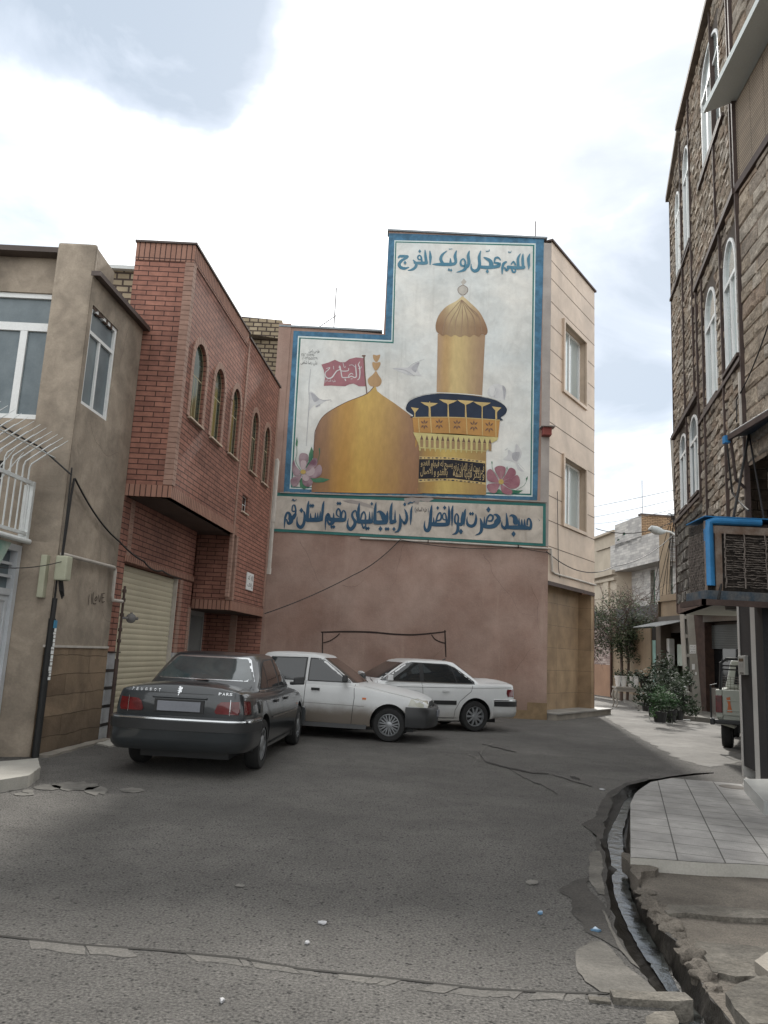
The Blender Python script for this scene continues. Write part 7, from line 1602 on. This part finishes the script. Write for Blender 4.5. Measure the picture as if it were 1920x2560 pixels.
def cut_arches(body, xs, r, zc, w):
    """wheel openings cut out of the body"""
    cut = MB()
    for x in xs:
        for s in (1, -1):
            cut.lathe([(0, s*(w-.34)), (r, s*(w-.34)), (r, s*(w+.3)), (0, s*(w+.3))], 40, axis='Y', c=(x, 0, zc))
    cme = bpy.data.meshes.new('cut'); cme.from_pydata([tuple(v) for v in cut.v], [], cut.f)
    b = bmesh.new(); b.from_mesh(cme); bmesh.ops.remove_doubles(b, verts=b.verts, dist=1e-5); bmesh.ops.recalc_face_normals(b, faces=b.faces); b.to_mesh(cme); b.free()
    cme.materials.append(black_pl)
    co = bpy.data.objects.new('cut', cme); COL.objects.link(co); co.matrix_world = body.matrix_world
    md = body.modifiers.new('b', 'BOOLEAN'); md.operation = 'DIFFERENCE'; md.object = co; md.solver = 'EXACT'; md.material_mode = 'TRANSFER'
    par = body.parent; body.parent = None; body.location = (0, 0, 0); co.location = (0, 0, 0)
    bpy.context.view_layer.update()
    me = bpy.data.meshes.new_from_object(body.evaluated_get(bpy.context.evaluated_depsgraph_get()))
    body.modifiers.clear(); old = body.data; body.data = me; body.parent = par; body.location = (0, 0, 0)
    bpy.data.objects.remove(co); bpy.data.meshes.remove(cme)
    me.shade_smooth(); me.set_sharp_from_angle(angle=math.radians(32))
def car_base(name, label, loc, yaw, st, cab, mbody, xf, r, aw, ar, style, tw=.175):
    t = bpy.data.objects.new(name, None); COL.objects.link(t); t.location = loc; t.rotation_euler = (0, 0, yaw); tag(t, label, 'car')
    bv, bf = body_mesh(st); cv, cf = cabin_mesh(cab)
    m = MB(); m.add(bv, bf); body = local(m.build('body', mbody, t, smooth=True, sharp=38)); 
    cut_arches(body, (0, xf), ar, r+.015, aw)
    m = MB(); m.add(cv, cf); c_ = local(m.build('cabin', mbody, t, smooth=True, sharp=50))
    for x in (0, xf):
        for s in (1, -1): wheel(t, x, s*(aw-.085), r, tw, style)
    m = MB(); m.box(-.6, xf+.4, -.55, .55, .17, .35); local(m.build('underbody', black_pl, t))
    return t, body, bvh_of([(bv, bf), (cv, cf)])
def mirrored(p): return [(-a, b) for a, b in p]
# ---- saloon used for the dark and the white cars
SED = [(-.955, .64, .40, .80, .84), (-.93, .74, .36, .935, .985), (-.86, .79, .33, .955, 1.03), (-.6, .838, .27, .955, 1.055), (-.3, .845, .22, .945, 1.04), (.1, .848, .19, .93, 1.0), (.8, .85, .18, .915, .97), (1.6, .85, .18, .905, .96), (2.15, .848, .19, .89, .965), (2.6, .84, .20, .85, .925), (3.0, .825, .23, .785, .86), (3.3, .79, .28, .72, .785), (3.45, .73, .33, .66, .71), (3.52, .64, .40, .60, .63)]
SCAB = dict(x0b=-.30, x0r=.40, x1r=1.42, x1b=2.22, wb=.775, wr=.585, zb=.90, zr=1.375)
def saloon(name, label, loc, yaw, paint_m, style, dark):
    t, body, B = car_base(name, label, loc, yaw, SED, SCAB, paint_m, 2.67, .305, .83, .355, style, .185)
    W1 = [(1.215, .975), (1.215, 1.30), (1.24, 1.322), (1.44, 1.318), (1.52, 1.29), (2.0, .985), (2.0, .965)]
    W2 = [(1.125, .975), (1.125, 1.318), (.60, 1.30), (.50, 1.27), (.42, .97)]
    W3 = [(.385, .972), (.46, 1.255), (.41, 1.235), (.06, 1.0), (.05, .972)]
    TR = [(2.06, .952), (1.54, 1.315), (1.44, 1.338), (.58, 1.325), (.40, 1.262), (-.02, .99), (-.01, .952)]
    for s in (1, -1):
        proj_patch(B, TR, 'y', s, .002, 'window_trim', black_pl, t)
        for w_, nm in ((W1, 'side_window'), (W2, 'side_window'), (W3, 'quarter_window')): proj_patch(B, w_, 'y', s, .006, nm, car_glass, t)
        line(B, [(2.06, .947), (-.02, .947)], .012, 'y', s, .007, 'chrome_strip', chrome, t, 12)
        # door seams
        line(B, [(1.18, .95), (1.17, .6), (1.17, .24)], .009, 'y', s, .003, 'door_seam', black_pl, t, 10)
        line(B, [(2.1, .93), (2.12, .7), (2.12, .24)], .009, 'y', s, .003, 'door_seam', black_pl, t, 10)
        line(B, [(.05, .93), (.1, .80), (.36, .60), (.46, .42), (.47, .26)], .009, 'y', s, .003, 'door_seam', black_pl, t, 8)
        line(B, [(.47, .26), (2.12, .26)], .009, 'y', s, .003, 'door_seam', black_pl, t, 12)
        line(B, [(-.86, .90), (0, .868), (2.1, .84), (2.9, .79)], .007, 'y', s, .003, 'body_crease', black_pl, t, 10)
        if dark: line(B, [(.42, .60), (2.3, .585)], .022, 'y', s, .010, 'side_moulding', chrome, t, 14)
        else:
            line(B, [(.44, .565), (2.3, .555)], .075, 'y', s, .014, 'side_moulding', black_pl, t, 14); line(B, [(.44, .606), (2.3, .596)], .008, 'y', s, .017, 'side_moulding', chrome, t, 14)
        line(B, [(.42, .235), (2.22, .235)], .09, 'y', s, .012, 'sill_panel', paint_m, t, 12)
        for x in (.60, 1.32):
            m = MB(); m.box(x-.0, x+.15, s*.846-.01, s*.846+.012, .775, .81); local(m.build('door_handle', paint_m if not dark else black_pl, t, bevel=.006))
        m = MB(); m.lathe([(0, 0), (.055, 0), (.055, .006)], 18, c=(0, 0, 0)) if False else m.box(-.36, -.22, s*.845-.004, s*.845+.003, .70, .84); local(m.build('fuel_flap', paint_m, t, bevel=.002)) if s < 0 else None
        m = MB(); b = Vector((1.93, s*.80, .98)); m.hexa([(1.86, s*.84, .955), (1.98, s*.84, .955), (2.0, s*1.0, .965), (1.88, s*1.02, .965), (1.87, s*.84, 1.06), (1.97, s*.84, 1.06), (1.985, s*.99, 1.08), (1.885, s*1.01, 1.085)]); m.box(1.9, 1.96, min(s*.78, s*.86), max(s*.78, s*.86), .95, 1.0)
        local(m.build('mirror', black_pl if dark else paint_m, t, bevel=.02))
        line(B, [(2.32, .66), (2.38, .66)], .03, 'y', s, .006, 'side_marker', amber, t, 2)
        # tail lamps wrap the corner
        proj_patch(B, [(-.90, .715), (-.90, .865), (-.74, .86), (-.72, .79), (-.74, .715)], 'y', s, .007, 'tail_light', tail_m, t)
        q = [(s*.45, .715), (s*.43, .74), (s*.46, .82), (s*.50, .85), (s*.785, .865), (s*.80, .715)]
        proj_patch(B, q, 'x', -1, .01, 'tail_light', tail_m, t)
        line(B, [(s*.615, .70), (s*.615, .88)], .006, 'x', -1, .0125, 'lamp_line', chrome if dark else black_pl, t, 4)
        proj_patch(B, [(3.42, .52), (3.42, .62), (3.2, .67), (3.05, .70), (3.05, .58)], 'y', s, .006, 'headlight', head_m, t)
        proj_patch(B, [(s*.40, .54), (s*.40, .64), (s*.72, .645), (s*.74, .54)], 'x', 1, .006, 'headlight', head_m, t)
    RG = [(-.635, 1.068), (-.63, 1.075), (-.50, 1.30), (-.47, 1.325), (.47, 1.325), (.50, 1.30), (.63, 1.075), (.635, 1.068)]
    RO = [(-.66, 1.055), (-.66, 1.065), (-.525, 1.315), (-.48, 1.343), (.48, 1.343), (.525, 1.315), (.66, 1.065), (.66, 1.055)]
    proj_patch(B, RO, 'x', -1, .003, 'rear_window_trim', chrome if dark else black_pl, t)
    proj_patch(B, RG, 'x', -1, .007, 'rear_window', glass_tint if dark else car_glass, t)
    WS = [(-.66, .995), (-.52, 1.32), (.52, 1.32), (.66, .995)]; proj_patch(B, WS, 'x', 1, .006, 'windscreen', car_glass, t)
    # boot: seams, plate recess, lettering strip
    line(B, [(-.40, .715), (.40, .715)], .006, 'x', -1, .004, 'boot_seam', black_pl, t, 10)
    for s in (1, -1):
        line(B, [(s*.66, .89), (s*.655, 1.0)], .008, 'x', -1, .004, 'boot_seam', black_pl, t, 5)
        line(B, [(-.90, s*.66), (-.5, s*.68), (-.3, s*.68)], .007, 'z', 1, .004, 'boot_seam', black_pl, t, 6)
    line(B, [(-.40, .925), (.40, .925)], .006, 'x', -1, .004, 'boot_seam', black_pl, t, 10)
    x = -.985
    m = MB(); m.hexa([(x+.03, -.31, .70), (x+.02, .31, .70), (x+.05, .31, .70), (x+.06, -.31, .70), (x+.03, -.31, .86), (x+.02, .31, .86), (x+.05, .31, .86), (x+.06, -.31, .86)])
    m = MB(); m.box(x+.015, x+.05, -.30, .30, .715, .855); local(m.build('plate_recess', black_pl, t, bevel=.004)); m = MB(); m.box(x-.0, x+.02, -.26, .26, .725, .835); local(m.build('number_plate', plate_m, t, bevel=.004))
    m = MB(); m.box(x+.005, x+.05, -.33, .33, .865, .89); local(m.build('boot_trim', paint_m, t, bevel=.01))
    # bumpers
    rp = [(-.40, .835), (-.7, .825), (-.86, .795), (-.945, .73), (-.985, .62), (-1.0, .35), (-1.005, 0)]; rp = rp+[(a, -b) for a, b in reversed(rp[:-1])]; 
    prof = [(-.02, .665), (.035, .655), (.05, .63), (.05, .53), (.045, .5), (.05, .42), (.03, .34), (-.02, .29), (-.06, .29), (-.06, .665)]
    rp2 = list(reversed(rp))
    o = sweep(rp, prof, 'rear_bumper', paint_m, t)
    sweep(rp, [(.03, .625), (.056, .622), (.057, .52), (.03, .515)], 'bumper_strip', black_pl, t)
    sweep(rp, [(.02, .652), (.052, .650), (.054, .634), (.03, .63)], 'bumper_chrome', chrome, t)
    fp = [(3.05, -.83), (3.25, -.815), (3.42, -.76), (3.52, -.62), (3.57, -.3), (3.58, 0)]; fp = fp+[(a, -b) for a, b in reversed(fp[:-1])]
    sweep(fp, [(-.05, .56), (.03, .55), (.045, .5), (.045, .35), (.0, .25), (-.06, .25)], 'front_bumper', paint_m, t)
    return t, B
dk, B = saloon('parked_car', 'dark grey saloon parked tail-first towards the street, beside the garage shutter', (-2.17, 10.08, 0), math.radians(86.2), car_dark, 'cap', True)
dk.scale = (1, .965, 1)
RW = Frame((dk.location.x, dk.location.y), (1, 0))
class LF:      # tail panel frame in car space: s to the right seen from behind, z up
    def p(s, a, z, d=0):
        o_ = Vector((-3, -a, z)); h, n, _, _ = B.ray_cast(o_, Vector((1, 0, 0))); return (h if h else Vector((-.93, -a, z)))-Vector((.008+d, 0, 0))
for k, (ch, a) in enumerate(zip('PEUGEOT', (-.60, -.545, -.49, -.435, -.38, -.325, -.27))): local(text_mesh(ch, LF(), a, .935, .024, .032, 0, chrome, 'lettering', dk, .012, ar=False))
for ch, a in zip('PARS', (.46, .505, .55, .59)): local(text_mesh(ch, LF(), a, .925, .032, .03, 0, chrome, 'lettering', dk, .015, ar=False))
em = [(0, 0), (.015, .005), (.012, .03), (.025, .02), (.03, .04), (.045, .035), (.05, .055), (.035, .06), (.055, .075), (.05, .095), (.03, .09), (.025, .105), (.0, .1), (.008, .085), (-.01, .08), (.012, .068), (-.015, .05), (.01, .05), (-.005, .03), (.008, .025)]
lf = LF(); m = MB(); vs = [lf.p(-.03+a*.9, .90+z, .004) for a, z in em]; m.add(vs, [tuple(x_) for x_ in tessellate_polygon([[Vector((a, z, 0)) for a, z in em]])]); local(m.build('emblem', chrome, dk))
m = MB(); m.box(-.1, .35, -.25, .2, 1.05, 1.18) if False else m.box(0, 0.01, 0, .01, 0.5, .51)
# things visible on the rear shelf side: a pale cloth against the glass
m = MB()
wp, B2 = saloon('parked_car', 'clean white saloon with black side strips standing furthest right against the pink wall', (1.80, 17.05, 0), math.radians(199), car_white, 'ten', False)
B = B2
m = MB(); m.tube([(.45, .1, 1.40), (.38, .1, 1.43)], .012, 5)
local(m.build('roof_aerial', black_pl, wp))
# ---- small boxy white hatch-like saloon in the middle
SML = [(-.60, .70, .40, .86, .90), (-.55, .76, .32, .92, .95), (-.3, .785, .26, .925, .965), (.2, .795, .22, .92, .95), (.9, .80, .20, .905, .94), (1.6, .80, .20, .895, .95), (2.0, .798, .21, .86, .935), (2.4, .79, .24, .80, .885), (2.7, .775, .28, .745, .83), (2.9, .74, .33, .69, .76), (2.98, .69, .40, .64, .69)]
t, body, B = car_base('parked_car', 'small white saloon with mud-stained doors in the middle, nosing out from the pink wall', (-1.93, 14.75, 0), math.radians(-9), SML, dict(x0b=-.42, x0r=.02, x1r=1.02, x1b=1.80, wb=.745, wr=.575, zb=.89, zr=1.41), car_white_dirty, 2.34, .285, .775, .335, 'multi', .165)
for s in (1, -1):
    for w_ in ([(.88, .965), (.88, 1.33), (1.10, 1.325), (1.17, 1.29), (1.60, .985), (1.60, .965)], [(.79, .965), (.79, 1.335), (.16, 1.32), (-.02, 1.10), (-.08, .965)]):
        cx, cz = sum(p[0] for p in w_)/len(w_), sum(p[1] for p in w_)/len(w_)
        proj_patch(B, [(cx+(x-cx)*1.06, cz+(z-cz)*1.10) for x, z in w_], 'y', s, .003, 'window_seal', black_pl, t); proj_patch(B, w_, 'y', s, .006, 'side_window', car_glass, t)
    line(B, [(.1, .965), (.1, 1.27)], .025, 'y', s, .009, 'window_bar', black_pl, t, 6)
    line(B, [(.835, .95), (.83, .5), (.83, .25)], .009, 'y', s, .003, 'door_seam', black_pl, t, 10); line(B, [(1.70, .93), (1.72, .7), (1.68, .25)], .009, 'y', s, .003, 'door_seam', black_pl, t, 10)
    line(B, [(-.14, .93), (.12, .62), (.3, .27)], .009, 'y', s, .003, 'door_seam', black_pl, t, 8); line(B, [(.3, .265), (1.68, .255)], .008, 'y', s, .003, 'door_seam', black_pl, t, 10)
    line(B, [(-.5, .60), (1.9, .57)], .006, 'y', s, .003, 'body_crease', mat('crease_grey', (.18, .17, .155), .6), t, 14)
    line(B, [(.32, .225), (1.95, .225)], .07, 'y', s, .006, 'sill_panel', black_pl, t, 12)
    for x in (.22, .95): m = MB(); m.box(x, x+.15, min(s*.78, s*.808), max(s*.78, s*.808), .80, .84); local(m.build('door_handle', black_pl, t, bevel=.006))
    m = MB(); m.hexa([(1.50, s*.76, .97), (1.60, s*.76, .96), (1.62, s*.93, .97), (1.52, s*.95, .97), (1.5, s*.76, 1.07), (1.58, s*.76, 1.06), (1.61, s*.92, 1.08), (1.52, s*.94, 1.09)]); local(m.build('mirror', black_pl, t, bevel=.02))
    proj_patch(B, [(2.92, .60), (2.93, .70), (2.80, .745), (2.70, .735), (2.66, .62)], 'y', s, .007, 'headlight', head_m, t); proj_patch(B, [(s*.42, .60), (s*.42, .71), (s*.66, .72), (s*.72, .70), (s*.72, .60)], 'x', 1, .007, 'headlight', head_m, t)
    line(B, [(1.86, .70), (1.93, .70)], .035, 'y', s, .006, 'side_marker', amber, t, 2)
proj_patch(B, [(-.64, .95), (-.52, 1.355), (.52, 1.355), (.64, .95)], 'x', 1, .006, 'windscreen', mat('screen_brown', (.05, .035, .03), .08, var=.3, coat=.5), t)
proj_patch(B, [(-.64, 1.0), (-.5, 1.34), (.5, 1.34), (.64, 1.0)], 'x', -1, .006, 'rear_window', car_glass, t)
proj_patch(B, [(-.36, .60), (-.36, .69), (.36, .69), (.36, .60)], 'x', 1, .008, 'grille', black_pl, t)
line(B, [(1.86, .62), (2.3, .70), (2.9, .70)], .008, 'z', 1, .004, 'bonnet_seam', black_pl, t, 8); line(B, [(1.86, -.62), (2.3, -.70), (2.9, -.68)], .008, 'z', 1, .004, 'bonnet_seam', black_pl, t, 8)
fp = [(2.62, -.80), (2.8, -.79), (2.95, -.74), (3.03, -.60), (3.07, -.3), (3.08, 0)]; fp = fp+[(a, -b) for a, b in reversed(fp[:-1])]
sweep(fp, [(-.05, .60), (.0, .60), (.03, .56), (.035, .40), (.02, .27), (-.06, .25)], 'front_bumper', black_pl, t)
m = MB(); m.box(3.11, 3.125, -.24, .24, .43, .54); local(m.build('number_plate', plate_m, t, bevel=.004))
rp = [(-.64, 0), (-.63, .5), (-.58, .74), (-.4, .80)]; rp = [(a, -b) for a, b in reversed(rp[1:])] + rp
sweep(list(reversed([(a, b) for a, b in rp])), [(-.05, .60), (.03, .58), (.03, .36), (-.05, .3)], 'rear_bumper', black_pl, t)
m = MB(); m.tube([(.95, -.05, 1.43), (.93, -.05, 1.50)], .006, 5); local(m.build('roof_aerial', black_pl, t))
m = MB()
for s in (-.3, .25): m.tube([(1.86, s, .965), (1.78, s+.2, 1.0), (1.74, s+.42, 1.02)], .007, 4)
local(m.build('wiper', black_pl, t))
# ---- pickup, only its left rear shows beside the granite pier
pk = bpy.data.objects.new('pickup_truck', None); COL.objects.link(pk); ya = math.radians(63); cq_ = G(1778, 1803, .54); pk.rotation_euler = (0, 0, ya); pk.location = (cq_.x-(-1.26*math.cos(ya)-.9*math.sin(ya)), cq_.y-(-1.26*math.sin(ya)+.9*math.cos(ya)), 0); tag(pk, 'pale cream pickup truck with a black load frame, half hidden by the granite pier', 'pickup')
pkm = paint('paint_pickup', (.36, .38, .33), .45, dict(z0=.3, z1=.8, k=.3, c=(.25, .22, .18)), coat=.2)
def pbox(name, a, mt, bev=.0, parent=None): m = MB(); m.box(*a); return local(m.build(name, mt, parent or pk, bevel=bev))
pbox('tailgate', (-1.12, -1.08, -.78, .70, .66, 1.12), pkm, .01); pbox('bed_side', (-1.12, 1.2, .70, .82, .60, 1.12), pkm, .02); pbox('bed_side', (-1.12, 1.2, -.82, -.78, .60, 1.12), pkm, .01); pbox('bed_floor', (-1.1, 1.2, -.78, .78, .58, .66), pkm)
pbox('tail_light', (-1.135, -1.0, .71, .825, .70, 1.02), tail_m, .01); pbox('tailgate_rib', (-1.13, -1.11, -.7, .66, .92, .94), pkm, .004); pbox('tailgate_rib', (-1.13, -1.11, -.7, .66, .74, .76), pkm, .004)
m = MB(); m.add([(-1.128, .54, .72), (-1.128, .63, .72), (-1.128, .61, .86), (-1.128, .64, .98), (-1.128, .57, 1.0), (-1.128, .57, .88)], [(0, 1, 2, 3, 4, 5)]); local(m.build('reflector', amber, pk)); pbox('reflector', (-1.25, -1.235, .1, .35, .53, .58), amber)
pbox('bumper', (-1.24, -1.12, -.8, .86, .50, .58), black_pl, .02); pbox('bumper_end', (-1.28, -1.15, .84, .92, .48, .60), black_pl, .02)
for y in (.9,): m = MB(); m.tube([(-1.2, y, .55), (-1.2, y, 1.2), (-1.1, y-.1, 1.22)], .015, 6); local(m.build('guard_rail', black_pl, pk))
m = MB(); m.tube([(-1.05, .74, 1.1), (-1.0, .72, 1.62), (-1.0, .62, 1.70), (-1.0, -.7, 1.70), (-1.05, -.74, 1.1)], .03, 8); m.tube([(-1.0, .70, 1.57), (-1.0, -.7, 1.57)], .014, 6); m.tube([(-1.0, .70, 1.50), (-1.0, -.7, 1.50)], .014, 6); m.tube([(-1.0, .7, 1.68), (.8, .7, 1.68)], .02, 6); local(m.build('load_frame', black_pl, pk, smooth=True))
m = MB()
for k in range(24): y = -.7+k*.06; m.tube([(-1.07, y, 1.12), (-1.05, y, 1.36)], .004, 3)
for k in range(6): m.tube([(-1.06, -.7, 1.14+k*.045), (-1.06, .7, 1.14+k*.045)], .004, 3)
local(m.build('mesh_panel', iron_brown, pk))
pbox('cab', (1.25, 2.9, -.8, .8, .62, 1.1), pkm, .04); m = MB(); m.hexa([(1.25, -.78, 1.1), (2.8, -.78, 1.1), (2.8, .78, 1.1), (1.25, .78, 1.1), (1.35, -.66, 1.7), (2.3, -.66, 1.7), (2.3, .66, 1.7), (1.35, .66, 1.7)]); local(m.build('cab_top', pkm, pk, bevel=.04)); m = MB(); m.hexa([(1.23, -.6, 1.2), (1.25, -.6, 1.2), (1.25, .6, 1.2), (1.23, .6, 1.2), (1.31, -.55, 1.6), (1.33, -.55, 1.6), (1.33, .55, 1.6), (1.31, .55, 1.6)]); local(m.build('rear_window', car_glass, pk))
pbox('bonnet', (2.9, 3.9, -.76, .76, .6, .95), pkm, .05); pbox('chassis', (-1.0, 3.7, -.45, .45, .35, .58), black_pl)
m = MB(); m.hexa([(-1.1, .5, .42), (-.5, .5, .42), (-.5, .8, .45), (-1.05, .8, .5), (-1.1, .5, .6), (-.4, .5, .6), (-.4, .81, .6), (-1.1, .81, .6)]); local(m.build('rear_wing', pkm, pk, bevel=.03))
for x in (0, 2.7):
    for s in (1, -1): wheel(pk, x-.2 if x == 0 else x, s*.68, .34, .2, 'ten')
clean()
